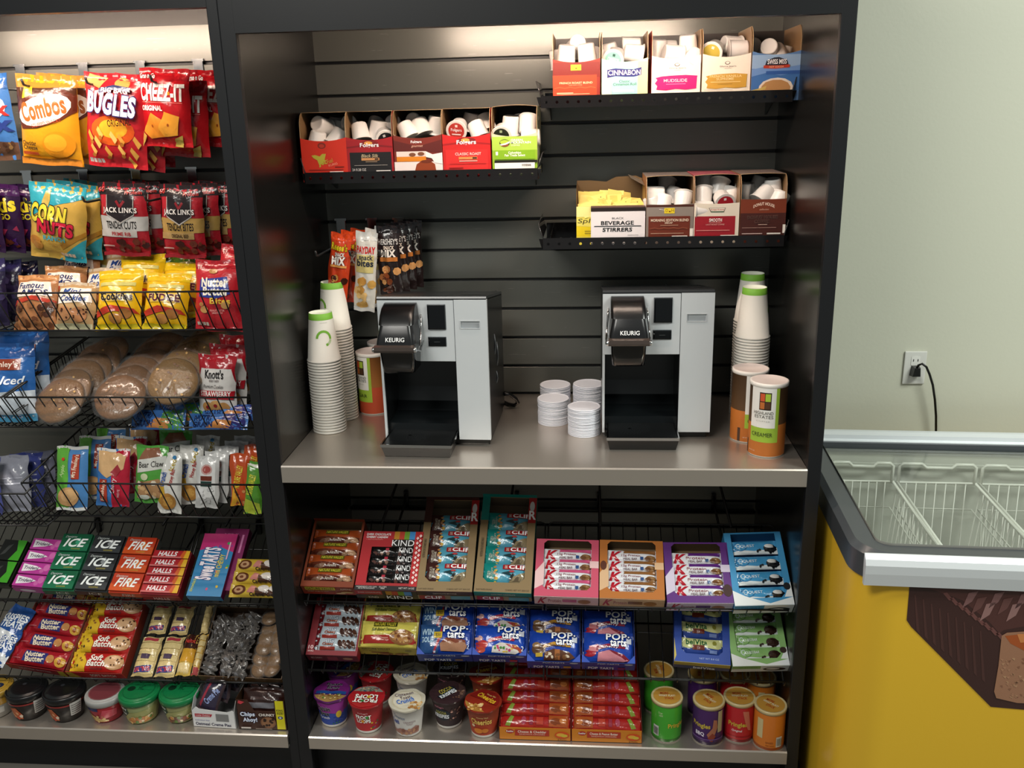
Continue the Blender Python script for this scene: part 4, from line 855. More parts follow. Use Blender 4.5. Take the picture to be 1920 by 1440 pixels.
# -- lower row
TB = .036
m, W, L, _ = tilt_carton((573, 1227), (669, 1230), (594, 1120), PB, TB, 'dark red carton of chewy granola bars at the left end of the lower sloping shelf', (.018, .006, .012, .0), '#7c1822', '#5c1018', '#3a1a1c', [tx_('10', .03, .10, .12, .16, '#e8c8c8', bold=.05), tx_('BARS', .03, .05, .14, .08, '#e8c8c8')], [tx_('BIG CHEWY', .08, .4, .3, .7, '#d8b0b0'), ('r', .4, .2, .6, .8, '#8a2a30'), ('e', .8, .5, .1, .2, '#b08060')])
bars(m, .016, W - .022, [.014 + i * .031 for i in range(4)], .033, TB - .010, .009, '#a9b4bc', [('p', [(0, 0), (0, 1), (.12, 1), (.08, 0)], '#6a1a20'), ('r', .14, .06, .5, .3, '#8a2c22'), tx_('BIG', .24, .58, .46, .90, '#e8eaf0', outline='#3a4a6a'), tx_('Chewy', .2, .34, .46, .6, '#c8603a', outline='#3a2018'), ('e', .62, .5, .05, .36, '#3a2018', 20), ('e', .72, .5, .05, .36, '#4a2a1c', 20), ('e', .82, .5, .05, .36, '#3a2018', 20), ('e', .91, .5, .04, .32, '#4a2a1c', 20)], 'silver and brown chewy granola bar', 'the dark red carton', 'chewy granola bars')
m, W, L, _ = tilt_carton((671, 1212), (780, 1215), (690, 1110), PB + SN * .004, .046, 'yellow carton of soft oatmeal squares, second on the lower sloping shelf', (0, 0, 0, 0), '#b8a030', '#b3a43c', '#6a5a30', [], [('r', 0, 0, 1, 1, '#b9a83c'), tx_('NATURE VALLEY', .06, .68, .55, .88, '#3a4a18', bold=.04), tx_('Soft-Baked Oatmeal', .06, .48, .5, .6, '#6a5a20', shear=.3), ('e', .85, .6, .06, .15, '#8a7a28'), ('r', .2, .3, .5, .38, '#7a1c18'), ('e', .45, .14, .12, .14, '#8a5a2c'), ('e', .72, .14, .12, .14, '#9a6a34')])
bars(m, .002, W - .004, [.006, .058], .064, .032, .014, '#c4b657', [('r', 0, .10, 1, .42, '#9a2820'), ('p', [(0, .42), (1, .5), (1, 1), (0, 1)], '#cfc35a'), ('e', .74, .36, .22, .30, '#8a5a34'), ('e', .70, .38, .15, .2, '#a0703c'), ('k', 12, .58, .15, .92, .55, .004, ['#6a3a1c', '#b08850'], 5), ('r', .22, .76, .64, .96, '#3a3a14'), tx_('NATURE VALLEY', .24, .79, .62, .93, '#d8c840', bold=.03), tx_('Soft-Baked Oatmeal', .2, .58, .62, .70, '#3a4a20', shear=.3, bold=.02), tx_('Cinnamon\nBrown Sugar', .34, .18, .52, .34, '#f0c8b8')], 'yellow and red wrapped oatmeal square', 'the yellow carton', 'oatmeal squares', name='oatmeal_square', seal=.04)
def pastry(bl, br, tl, name, flav, fc, art, word=True, lab=''):
    m, W, L, _ = tilt_carton(bl, br, tl, PB, .044, name, (0, 0, 0, 0), '#1b3f9a', '#1b3c92', '#22305e', [], [('r', 0, 0, 1, 1, '#1b3a90'), tx_('POP-TARTS', .30, .76, .70, .92, '#e8ecf4', bold=.05), ('e', .88, .82, .08, .1, '#c8ccd8'), tx_('POP', .12, .12, .3, .42, '#e8ecf4', bold=.06), tx_('TARTS', .34, .12, .6, .4, '#e8ecf4', bold=.06), ('r', .68, .15, .82, .4, fc)])
    b = B()
    for sx in (0, 1):
        b.add([(sx * W, 0, .044), (sx * W + (1 - 2 * sx) * .020, 0, .044), (sx * W, .02, .0445)], [(0, 1, 2) if not sx else (0, 2, 1)], '#1f46a8')
    o_ = b.obj('corner_tab', 'card', _)
    sp = art + [tx_('POP·', .46, .72, .92, .95, '#ffffff', bold=.05, outline='#12286a', ow=.06), tx_('tarts', .54, .50, .86, .70, '#ffffff', bold=.05, outline='#12286a', ow=.06)]
    if not word: sp = art
    bars(m, .003, W - .006, [.008, .066], .072, .026, .014, '#1c3f9e', sp, lab + ' toaster pastry pack in blue wrapper', 'its carton', lab + ' toaster pastry packs', name='toaster_pastry_pack', cat='snack pack', seal=.035, mats='film')
st = lambda x, y: ('p', [(x + .035 * math.cos(math.radians(90 + 36 * k)) * (1 if k % 2 == 0 else .4), y + .05 * math.sin(math.radians(90 + 36 * k)) * (1 if k % 2 == 0 else .4)) for k in range(10)], '#e8e8f0')
pastry((781, 1226), (884, 1227), (800, 1120), 'blue toaster pastry carton printed with stars, third on the lower sloping shelf', 'Brown', '#8a6a50', [('p', [(0, 0), (.36, 0), (.42, .5), (.40, 1), (0, 1)], '#2c4f80'), ('p', [(.26, 0), (.30, 0), (.44, .6), (.42, 1), (.38, .6)], '#a83040'), tx_('WIN', .03, .62, .27, .82, '#a8c4d8', bold=.08), tx_('GOLD', .03, .36, .27, .54, '#a8c4d8', bold=.08), ('r', .28, .5, .44, .72, '#c8a82c'), tx_('$50', .31, .55, .41, .67, '#2a2a3a'), st(.24, .24), st(.30, .04), st(.36, .92), ('p', [(.42, .06), (.40, .30), (.50, .46), (.86, .44), (.92, .22), (.86, .04)], '#a07358'), ('p', [(.42, .34), (.52, .50), (.88, .44), (.9, .34), (.8, .38), (.7, .32), (.6, .40), (.5, .34)], '#7a3c28'), tx_('2', .91, .14, .96, .30, '#d8e0f0')], lab='brown sugar')
pastry((885, 1227), (987, 1229), (900, 1120), 'blue toaster pastry carton with strawberry picture, fourth on the lower sloping shelf', 'Straw', '#b8203a', [('r', 0, 0, 1, 1, '#1c46ac'), ('e', .14, .30, .13, .16, '#b83a34'), ('e', .08, .52, .08, .10, '#d8a8a0'), ('e', .12, .12, .10, .10, '#c8503c'), ('p', [(.34, .04), (.36, .24), (.5, .36), (.84, .30), (.92, .1), (.8, 0)], '#ddd4cc'), ('p', [(.6, .32), (.8, .30), (.94, .14), (.9, .02), (.84, .14), (.74, .18)], '#a84a34'), ('k', 16, .4, .06, .8, .28, .003, ['#c83a6a', '#4a8a3c', '#e8c040'], 5), ('p', [(.26, .34), (.5, .46), (.78, .42), (.78, .54), (.5, .58), (.28, .48)], '#b8283c'), tx_('Strawberry', .32, .42, .72, .52, '#ffffff', shear=.2), ('p', [(.86, .6), (.96, .6), (.96, .8), (.91, .76), (.86, .8)], '#d0d4e0'), tx_('2', .91, .10, .96, .26, '#ffffff')], lab='strawberry')
pastry((988, 1239), (1088, 1241), (996, 1127), 'blue toaster pastry carton with marshmallow and chocolate picture, fifth on the lower sloping shelf', 'Smores', '#b8862c', [('e', .20, .36, .14, .20, '#5a3c28'), ('e', .15, .5, .08, .10, '#8a6a48'), ('p', [(.30, .0), (.32, .26), (.5, .36), (.8, .28), (.92, .1), (.8, 0)], '#5c3826'), ('r', .52, .02, .62, .34, '#a8683a'), ('k', 8, .35, .06, .85, .22, .005, ['#d8c8b0', '#7a5030'], 6), ('r', .14, .1, .28, .22, '#c8a83c'), ('p', [(.28, .38), (.5, .48), (.84, .42), (.82, .54), (.5, .6), (.30, .5)], '#c08c2c'), tx_("S'mores", .36, .44, .74, .54, '#4a2414', shear=.2, bold=.02), ('p', [(.86, .6), (.96, .6), (.96, .8), (.91, .76), (.86, .8)], '#d0d4e0')], lab='marshmallow chocolate')
pastry((1091, 1241), (1191, 1244), (1096, 1128), 'blue toaster pastry carton with cherry picture, sixth on the lower sloping shelf', 'Cherry', '#7a1c5a', [('e', .14, .26, .12, .12, '#a82434'), ('p', [(.12, .5), (.3, .56), (.3, .3), (.12, .34)], '#c87a80'), ('p', [(.28, .0), (.30, .28), (.5, .36), (.8, .22), (.9, .04), (.8, 0)], '#c9808a'), ('p', [(.5, .38), (.8, .24), (.94, .04), (.88, 0), (.76, .14), (.6, .26)], '#7a1c2c'), ('p', [(.26, .36), (.5, .46), (.84, .42), (.82, .54), (.5, .58), (.28, .5)], '#8a1c34'), tx_('Cherry', .36, .42, .70, .52, '#ffffff', shear=.2), ('p', [(.86, .6), (.96, .6), (.96, .8), (.91, .76), (.86, .8)], '#d0d4e0')], lab='cherry')
m, W, L, _ = tilt_carton((1264, 1239), (1370, 1248), (1257, 1130), PB, TB, 'blue carton of breakfast biscuits right of the empty gap on the lower sloping shelf', (.018, .018, .022, .002), '#2c4aa0', '#c8b458', '#2a3a70', [('p', [(0, 0), (.04, .1), (0, .4)], '#c8b458'), tx_('NET WT 8.8 OZ', .45, .06, .8, .09, '#a8b8e0')], [('r', 0, .55, 1, 1, '#b09a44'), ('r', 0, 0, 1, .5, '#40466a'), tx_('belVita', .36, .08, .74, .42, '#e8ecf0', bold=.04)], cham=(.010, .010, 0, 0))
bars(m, .017, W - .034, [.022 + i * .042 for i in range(3)], .042, TB - .012, .009, '#27408c', [('p', [(0, .42), (.2, .38), (.5, .5), (.8, .42), (1, .42), (1, 1), (0, 1)], '#c9cc8e'), tx_('belVita', .12, .60, .62, .92, '#1e5a34', bold=.05), ('r', .27, .30, .56, .58, '#6a2c1c'), ('r', .68, .14, .86, .34, '#6a80b8'), ('e', .8, .75, .05, .14, '#8a8a3a')], 'cream and blue biscuit pack', 'the blue biscuit carton', 'breakfast biscuit packs', name='biscuit_pack', cat='snack pack')
quest((1374, 1249), (1481, 1247), (1361, 1135), PB, '#86b46c', '#5f8f4c', '#33201a', 'light green mint protein bar carton at the right end of the lower sloping shelf', 'QUESTBAR', TB, 4)

# ================================================================== bottom shelf: cereal cups
ZB = -.735
def foil_cup(cx, v, ybase, lidart, cupart, lidc, bands, label, R=.0445, H=.085, rz=0, r0=.032, lrot=0):
    x = un(cx, v, 'y', ybase).x
    t = thing('cereal_cup', label, 'cereal cup', T(x, ybase, ZB + .0006) @ RZ(rz), 'cereal cups')
    b = B(); c1, c2 = bands
    b.lathe([(r0 - .002, 0, '#d8d6d2'), (r0, .002, '#d8d6d2'), (r0 + .001, H * .10, c1), (r0 + .001 + (R - .003 - r0) * .536, H * .55, c2), (R - .002, H * .94, '#dcdad6'), (R, H * .955, '#dcdad6'), (R, H * .99, '#dcdad6'), (R - .003, H, '#dcdad6')], 40, cap=False)
    b.add([((R - .004) * math.cos(k * .2618), (R - .004) * math.sin(k * .2618), H - .002) for k in range(24)], [tuple(range(24))], '#cfcfcf')
    def S(u, v_, h):
        r = r0 + .001 + (R - .002 - r0 - .001) * (v_ / H - .1) / .84 + h; a = u / (R * .9) - math.pi / 2; return (r * math.cos(a), r * math.sin(a), v_)
    b.art(lambda u, v_, h: S(u - .04, v_ + H * .12, h), .08, H * .8, cupart, .0005, .0003, .008)
    b.obj('cup', 'paper', t)
    b = B(); rn = random.Random(int(cx)); N = 36
    def LS(u, v_, h): d = math.hypot(u, v_) / R; return (u, v_, H + .0015 + h + .0008 * math.sin(u * 160 + cx) + .0006 * math.sin(v_ * 140))
    ring = [(R * 1.06 * (1 + .02 * math.sin(5 * k + cx)) * math.cos(2 * math.pi * k / N), R * 1.06 * (1 + .02 * math.sin(5 * k + cx)) * math.sin(2 * math.pi * k / N)) for k in range(N)]
    b.poly(LS, ring, lidc, 0, .010)
    b.add([LS(p[0], p[1], 0) for p in ring] + [(p[0] * .985, p[1] * .985, H - .003) for p in ring], [(k, (k + 1) % N, N + (k + 1) % N, N + k)[::-1] for k in range(N)], lidc, 0, True)
    q = math.radians(lrot)
    def LA(u, v_, h): u -= R; v_ -= R; return LS(u * math.cos(q) - v_ * math.sin(q), u * math.sin(q) + v_ * math.cos(q), h)
    b.art(LA, 2 * R, 2 * R, lidart, .0004, .0003, .009)
    b.obj('foil_lid', 'film', t)
half = lambda a0, a1, c, r=.5: ('p', [(.5 + r * math.cos(math.radians(a0 + (a1 - a0) * k / 14)), .5 + r * math.sin(math.radians(a0 + (a1 - a0) * k / 14))) for k in range(15)], c)
ck = lambda x0, y0, x1, y1, cs, n=26, s=.003, sd=2: ('k', n, x0, y0, x1, y1, s, cs, 6, sd)
cc = {
 'raisin': ([half(200, 340, '#9a7a48'), half(350, 370, '#23488a'), half(180, 200, '#23488a'), half(-12, 12, '#23488a'), half(-14, 194, '#6a2068'), ('r', .06, .36, .94, .48, '#23488a'), ck(.2, .1, .8, .34, ['#c8a060', '#8a5a2c', '#e0c890', '#5a7a30']), tx_('Raisin\nBran', .30, .56, .74, .84, '#141018', bold=.04, outline='#d8d0e0', ow=.02), tx_('crunch', .32, .47, .68, .55, '#141018', bold=.02, shear=.2)],
   [('p', [(0, .55), (.2, .62), (1, .45), (1, 1), (0, 1)], '#8a2a88'), ('e', .82, .45, .10, .16, '#d8b82c'), tx_('Raisin\nBran', .10, .42, .54, .85, '#121014', bold=.06, outline='#e0e0e0', ow=.02), tx_('Crunch', .14, .28, .5, .40, '#e0e0e8', bold=.02), ck(.6, .05, .98, .3, ['#2c6a4a', '#3a4a9a'], 8)], '#5c2464', ('#26449a', '#7c2a7c'), 0),
 'loops': ([half(30, 150, '#8a8a80', .5), ck(.25, .74, .75, .92, ['#5a6a5a', '#b8a888', '#8a4a4a', '#4a5a6a'], 30), half(215, 325, '#a82c2c'), tx_('FROOT\nLOOPS', .16, .22, .84, .56, '#f0ece4', bold=.08, rot=180, outline='#4a1418', ow=.02), ('e', .42, .30, .055, .055, '#3a7a3a'), ('e', .58, .46, .055, .055, '#c8a030')],
   [tx_("Kellogg's", .3, .76, .62, .86, '#e8b0b0', shear=.2), tx_('FROOT\nLOOPS', .22, .38, .72, .72, '#f4f0e8', bold=.08, outline='#3a1014', ow=.02), ('e', .60, .63, .05, .07, '#3a8a3a'), ('e', .45, .47, .05, .07, '#d8902c'), ck(.7, .1, .95, .4, ['#3a6a3a', '#c8a030', '#8a3a7a'], 8)], '#a82228', ('#b0242a', '#b0242a'), 0),
 'cinn': ([('e', .5, .5, .44, .44, '#c8bea4'), ('e', .5, .5, .40, .40, '#d8d0bc'), ck(.62, .12, .92, .42, ['#c89a5c', '#a87440', '#e0c090'], 22, .005), tx_('Cinnamon\nToast', .14, .50, .66, .80, '#5a3a28', bold=.05, rot=22, outline='#f0f0f0'), tx_('Crunch', .22, .34, .70, .52, '#2a5aa8', bold=.08, rot=22, outline='#f0f0f0')],
   [tx_('Cinnamon', .1, .70, .5, .84, '#5a6a8a', rot=-10), tx_('Crunch', .02, .44, .28, .66, '#2a4a9a', bold=.06), tx_('CINNAMON\nTOAST', .44, .42, .84, .60, '#8a6a70'), ('p', [(0, 0), (1, 0), (1, .25), (.85, .35), (.6, .2), (.3, .26), (.1, .12), (0, .18)], '#a07468'), ck(.3, .02, .95, .22, ['#b88868', '#8a5a4a'], 14, .005)], '#c9c2b0', ('#d2cfca', '#d2cfca'), 0),
 'krisp': ([half(-40, 60, '#4a3634'), ck(.68, .25, .95, .6, ['#6a4a3c', '#8a6a58'], 18), ('p', [(.24, .25), (.4, .18), (.74, .62), (.6, .76), (.42, .70)], '#16222c'), tx_('COCOA', .22, .50, .62, .66, '#b8a848', bold=.05, rot=42), tx_('KRISPIES', .26, .34, .78, .48, '#e8ecf0', bold=.06, rot=42)],
   [tx_("Kellogg's", .1, .80, .42, .90, '#c87a90', shear=.2), ('e', .34, .52, .30, .26, '#14202a'), tx_('COCOA', .12, .56, .5, .68, '#a8a048', bold=.04), tx_('KRISPIES', .06, .38, .58, .54, '#e8ecf0', bold=.06), ck(.62, .3, .95, .8, ['#c89888', '#5a3c34', '#7a564a'], 14)], '#372629', ('#2f2024', '#3a2628'), 0),
 'cheer': ([half(180, 280, '#a87838'), ck(.12, .08, .5, .36, ['#d8a860', '#b07c3c', '#ecc890'], 30, .0045), half(-30, 150, '#7c1c18', .46), tx_('Honey Nut', .56, .66, .88, .74, '#e8c87a', rot=-35), tx_('Cheerios', .30, .50, .92, .68, '#e0b030', bold=.06, rot=-35, outline='#5a1410', ow=.02)],
   [tx_('Honey Nut', .34, .76, .7, .84, '#e8c080'), tx_('Cheerios', .14, .50, .82, .74, '#e8c060', bold=.06, outline='#7a1c10', ow=.02), ('e', .36, .2, .16, .12, '#d8802c'), ('e', .60, .22, .12, .1, '#c8762a'), ('e', .2, .42, .06, .06, '#e0c8a0')], '#8a2a1c', ('#a83c20', '#a04428'), 0)}
for key, f_, b_, lr, lr2, desc in (('raisin', (627, 1345, -.492), (648, 1300, -.385), 0, 60, 'purple raisin bran'), ('loops', (691, 1350, -.512), (708, 1300, -.400), 0, 75, 'red fruit ring'), ('cinn', (766, 1352, -.520), (774, 1305, -.405), 0, 15, 'cream cinnamon square'), ('krisp', (842, 1340, -.484), (848, 1300, -.372), 0, -35, 'dark brown cocoa rice'), ('cheer', (907, 1350, -.515), (914, 1300, -.398), 0, 60, 'red-brown honey ring')):
    la, ca, lc, bd, _ = cc[key]
    for (cx, v, y), lrr, w in ((f_, lr, 'front'), (b_, lr2, 'rear')):
        foil_cup(cx, v, y, la, ca, lc, bd, '%s cereal cup in the %s row on the bottom steel shelf' % (desc, w), lrot=lrr)

# ================================================================== cracker cartons
def cracker(u0, u1, v, name, prod, seed):
    P = un(u0, v, 'y', -.548); x1 = un(u1, v, 'y', -.548).x; W = x1 - P.x; t = thing('cracker_carton', name, 'box', (P.x, -.548, ZB + .0006), 'cracker cartons')
    al = math.radians(24); hf = .036; D = .24; c = '#c47820'
    b = B(); b.box(0, W, 0, .001, 0, hf, c)
    b.art(face((0, 0, 0), (1, 0, 0), (0, 0, 1)), W, hf, [('e', .15, .68, .06, .17, '#a01c1c'), tx_('Keebler', .10, .62, .2, .76, '#e8e0d8', bold=.04), ('r', .22, .36, .70, .86, '#a83220'), tx_(prod, .26, .60, .66, .78, '#f0e0d0', bold=.02), tx_('SANDWICH CRACKERS', .28, .44, .64, .54, '#e8c0a8'), ('e', .88, .5, .10, .28, '#c84a1c'), ('e', .86, .52, .06, .14, '#d8a03c'), ('e', .91, .46, .05, .12, '#c8b03c'), tx_('8 Packs', .82, .08, .94, .18, '#5a2a10')])
    b.obj('front_lip', 'card', t)
    b = B()
    for xx in (0, W): b.prism([(0, 0), (0, hf), (D, hf + D * math.tan(al) * .9), (D, 0)], xx - .0005, xx + .0005, '#7a1f16', 0, 'x')
    b.box(0, W, D - .001, D, 0, hf + D * math.tan(al) * .9, '#6a1a14'); b.box(0, W, 0, D, 0, .001, '#7a5a38'); b.obj('carton', 'card', t)
    m = T(P.x, -.548, ZB) @ T(0, .004, hf - .008) @ RX(math.degrees(al))
    A = [('r', 0, 0, 1, .3, '#a0241c'), ('r', .0, .85, 1, 1, '#7a1814'), ('p', [(.07, .2), (.15, .9), (.2, .8), (.14, .15)], '#7a8a34'), ('e', .34, .55, .035, .28, '#9a3a50'), ('r', .42, .25, .47, .8, '#8a3040'), ('r', .52, .25, .62, .78, '#a83a2a'), ('r', .70, .15, .98, .95, '#9a4a22'), ('e', .80, .5, .08, .25, '#7a3a1c'), ('e', .90, .55, .05, .2, '#b8703c')]
    if seed: A = [('t', a[1], 1 - a[4], a[3], 1 - a[2], a[5], a[6]) if a[0] == 't' else ('r', 1 - a[3], a[2], 1 - a[1], a[4], a[5]) if a[0] == 'r' else ('e', 1 - a[1], *a[2:]) if a[0] == 'e' else ('p', [(1 - x, y) for x, y in a[1]][::-1], a[2]) for a in A]
    bars(m, .002, W - .004, [i * .034 for i in range(7)], .036, .0, .013, '#99201c', A, 'red wrapped cracker pack', name.split(' of')[0] + (' right of the cereal cups' if not seed else ' nearer the chip cans'), 'cracker packs in the ' + ('left' if not seed else 'right') + ' orange-lipped carton', seal=.02, tilt=14, name='cracker_pack', cat='snack pack', pw=.3)
cracker(937, 1070, 1394, 'orange-fronted carton of cheese cheddar cracker packs, beside the cereal cups', 'Cheese & Cheddar', 0)
cracker(1072, 1203, 1399, 'orange-fronted carton of peanut butter cracker packs, beside the chip cans', 'Cheese & Peanut Butter', 1)

# ================================================================== chip cans
def chip_can(cx, v, y, col, dark, art, label, rz=0, H=.107, R=.0375, lr=0):
    x = un(cx, v, 'y', y).x
    t = thing('chip_can', label, 'chip can', T(x, y, ZB + .0006) @ RZ(rz), 'small chip cans')
    b = B(); b.lathe([(R - .001, 0, '#c8c4bc'), (R, .002, dark), (R, .010, col), (R, H - .004, '#c8b890'), (R - .001, H, '#c8b890')], 40, cap=True)
    def S(u, v_, h): a = u / R - math.pi / 2; return ((R + h) * math.cos(a), (R + h) * math.sin(a), v_)
    b.art(lambda u, v_, h: S(u - .055, v_ + .004, h), .11, H - .012, art, .0004, .0003, .008)
    b.obj('can_body', 'plastic', t)
    b = B(); b.lathe([(R - .001, H - .006), (R + .0016, H - .006), (R + .0018, H + .001), (R + .001, H + .0028), (R - .002, H + .003), (R - .0035, H + .0018), (.0001, H + .0018)], 40, '#cbb98a', cap=False)
    b.poly(flat(0, 0, H + .002), ell(0, 0, R - .004, R - .004, 24), '#bf8f3e', .0002)
    q = math.radians(lr); S2 = lambda u, v_, h: (u * math.cos(q) - v_ * math.sin(q), u * math.sin(q) + v_ * math.cos(q), H + .0024 + h)
    b.text(S2, 'MORE', -.016, .006, .004, .014, '#a83c20', .0002, bold=.05); b.text(S2, 'WHAT PLAY?', -.02, -.003, .02, .004, '#e8e0c8', .0002, bold=.04); b.text(S2, 'STACK', -.006, -.014, .016, -.006, '#a83c20', .0002, bold=.05)
    b.obj('plastic_lid', 'plastic', t)
bar_ = lambda x, y: [('r', x, y, x + .14, y + .30, '#c8c8c4')] + [('r', x + .015 + .018 * i, y + .04, x + .015 + .018 * i + (.009 if i % 2 else .005), y + .26, '#26262a') for i in range(7)]
logo = lambda x, y, w='Pringles', c='#c8b03c': [tx_(w, x - .21, y - .11, x + .21, y + .05, c, bold=.06)]
cans = {'green': ('#3f9a2c', '#2a6a1c', [tx_('Great', .34, .80, .44, .86, '#c8dca8'), tx_('NEW!', .36, .72, .45, .78, '#c8dca8')] + logo(.78, .48) + bar_(.22, .12)),
 'purple': ('#43205a', '#2c163c', logo(.34, .55) + [tx_('BBQ', .22, .22, .42, .34, '#e8e0f0', bold=.06), ('p', [(.48, .3), (.6, .5), (.62, .75), (.70, .72), (.72, .5), (.66, .3), (.56, .1)], '#a86a50'), ('p', [(.5, .2), (.6, .35), (.68, .25), (.6, .08)], '#8a3a28'), ('r', .72, .35, .84, .98, '#b8b088'), ('r', .1, .14, .9, .17, '#6a4a88')]),
 'red': ('#b31f26', '#7a1418', logo(.46, .52) + [tx_('Original', .34, .28, .56, .36, '#f0e0e0', bold=.03), ('p', [(.56, .92), (.70, .9), (.78, .3), (.70, .34), (.62, .6)], '#c8705c'), ('r', .1, .14, .9, .16, '#8c1418')]),
 'orange': ('#cc7426', '#9a4a18', [('r', .22, .30, .36, .86, '#c8b888')] + [tx_('BAKED', .44, .18, .6, .23, '#8a4a14'), tx_('SMART CHOICE', .44, .10, .62, .14, '#8a4a14')] + bar_(.66, .08))}
for k, f_, b_, r1, r2 in (('green', (1249, 1360, -.505), (1234, 1320, -.395), -10, 40), ('purple', (1327, 1362, -.512), (1316, 1325, -.405), -8, 20), ('red', (1384, 1358, -.498), (1375, 1325, -.400), -6, 25), ('orange', (1442, 1366, -.525), (1423, 1325, -.412), -12, 30)):
    c1, c2, A = cans[k]
    chip_can(*f_, c1, c2, A, '%s potato chip can in the front row on the bottom steel shelf' % k, rz=r1, lr=-r1 + {'green': 0, 'purple': -50, 'red': 0, 'orange': -40}[k])
    chip_can(*b_, c1, c2, A, '%s potato chip can standing behind the front %s one' % (k, k), rz=r2, lr=60)

# ================================================================== snack bay on the left
def bag(bl, br, tl, P0, n, Tk, col, art, label, name='snack_bag', cat='snack bag', group=None, behind=(), mats='film', rot=0, **k):
    m, W, H = place(bl, br, tl, P0, n)
    b = B(); pillow(b, W, H, Tk, col, art, **k); o = b.obj(name, mats, None, m @ RX(rot)); prop(o, label, cat, group)
    for d in behind:
        c = o.copy(); COL.objects.link(c); c.matrix_world = T(d[0], d[1], d[2]) @ m @ RX(rot) @ RY(d[4] if len(d) > 4 else 0) @ RZ(d[5] if len(d) > 5 else 0); prop(c, d[3], cat, group)
    return o
NY = Vector((0, -1, 0))
def lean(a): a = math.radians(a); return Vector((0, -math.cos(a), math.sin(a)))
def peg(x, z, label, L=.29, ytip=None):
    t = thing('peg_hook', label, 'peg hook', (x, 0, z), 'chrome and black peg hooks')
    b = B(); b.box(-.013, .013, -.004, -.0005, -.060, .006, '#b8b8b4', bev=.001); b.box(-.016, .016, -.006, -.0006, .004, .010, '#c8c8c4'); b.obj('hook_plate', 'chrome', t)
    b = B(); b.tube([(0, -.004, -.055), (0, -L + .02, -.055), (0, -L + .006, -.052), (0, -L, -.040)], .003, 7, '#2a2a2a'); b.obj('prong', 'plastic', t)
PF = Vector((0, -.25, 0))
kx = lambda s, x0, y0, x1, y1, c='#ffffff', **o: ('t', s, x0, y0, x1, y1, c, o)
facts = lambda x, y, n=4, c='#e0e0d8': [('r', x + .065 * i, y, x + .065 * i + .05, y + .045, c) for i in range(n)]
for u, v, w in ((38, 126, 'far left on the top groove, above the pretzel bag'), (156, 124, 'second from left on the top groove'), (263, 120, 'third from left on the top groove'), (372, 118, 'at the right end of the top groove')):
    p = un(u, v, 'y', 0); peg(p.x, .911, 'silver peg hook ' + w)
for u, w in ((50, 'above the purple chip bags'), (156, 'above the corn snack bag'), (255, 'above the first jerky bag'), (360, 'above the second jerky bag')):
    p = un(u, 322, 'y', 0); peg(p.x, .636, 'silver peg hook on the lower groove ' + w)
bag((-84, 303), (42, 299), (-92, 143), PF, NY, .028, '#3d6fae', [('r', 0, .82, 1, 1, '#2a5c9c'), ('e', .55, .62, .40, .20, '#d8e0ec'), ('p', [(0, 0), (1, 0), (1, .2), (0, .3)], '#5a4030'), kx('Chex', .35, .52, .96, .68, '#c8302a', bold=.06), kx('mix', .45, .34, .97, .50, '#26387a', bold=.08), ck(.05, .02, .95, .2, ['#8a6a40', '#4a3020'], 20, .006)], 'blue and white party mix bag cut off at the left edge of the top row', seed=4, group='hanging snack bags')
bag((45, 306), (157, 313), (29, 138), PF, NY, .030, '#d99a1e', [('r', 0, .84, 1, 1, '#b87a30'), ('p', [(0, .62), (0, .85), (1, .88), (1, .72)], '#4a2a18'), ('p', [(.14, .74), (.18, .86), (.32, .87), (.34, .72), (.30, .66)], '#e0c02a'), ('p', [(0, .62), (.1, .72), (.4, .80), (.8, .86), (1, .80), (1, .62), (.8, .52), (.4, .42), (.1, .40)], '#5a2a1c'), ('e', .5, .62, .46, .16, '#efe4d8', 18), kx('Combos', .12, .54, .86, .74, '#a8602a', bold=.07, rot=14), kx('STUFFED SNACKS', .3, .46, .8, .50, '#c84a2a', rot=14), ('e', .70, .24, .26, .15, '#e0901c', 10), ('e', .66, .26, .18, .10, '#eda62a', 10), kx('Cheddar', .08, .22, .34, .27, '#2a1a10', bold=.04), kx('Cheese', .08, .17, .34, .215, '#2a1a10', bold=.04), ('r', .06, .11, .34, .145, '#b04a20'), ('r', 0, 0, 1, .08, '#c07a28')], 'yellow and brown pretzel snack bag with white oval, top row second from left', seed=7, group='hanging snack bags', behind=[(.01, .06, .004, 'yellow pretzel snack bag hanging just behind the front pretzel bag', 0, -2), (.012, .12, .004, 'rearmost pretzel snack bag on the top row')])
chips = [('p', [(x, y), (x + .07, y - .10), (x + .12, y - .05), (x + .03, y + .04)], c) for i, (x, y, c) in enumerate([(.06, .36, '#d8a048'), (.24, .40, '#e0b058'), (.60, .34, '#d89a40'), (.10, .22, '#e0b058'), (.36, .20, '#d8a048'), (.58, .22, '#e8b860'), (.78, .20, '#d8a048'), (.20, .30, '#e8b860'), (.72, .10, '#d8a048'), (.48, .36, '#e8c070'), (.84, .32, '#d8a048')])] + [('e', x, y, .035, .022, '#a86a28', 30) for x, y in ((.16, .13), (.42, .11), (.66, .13), (.16, .27), (.32, .32), (.68, .26))]
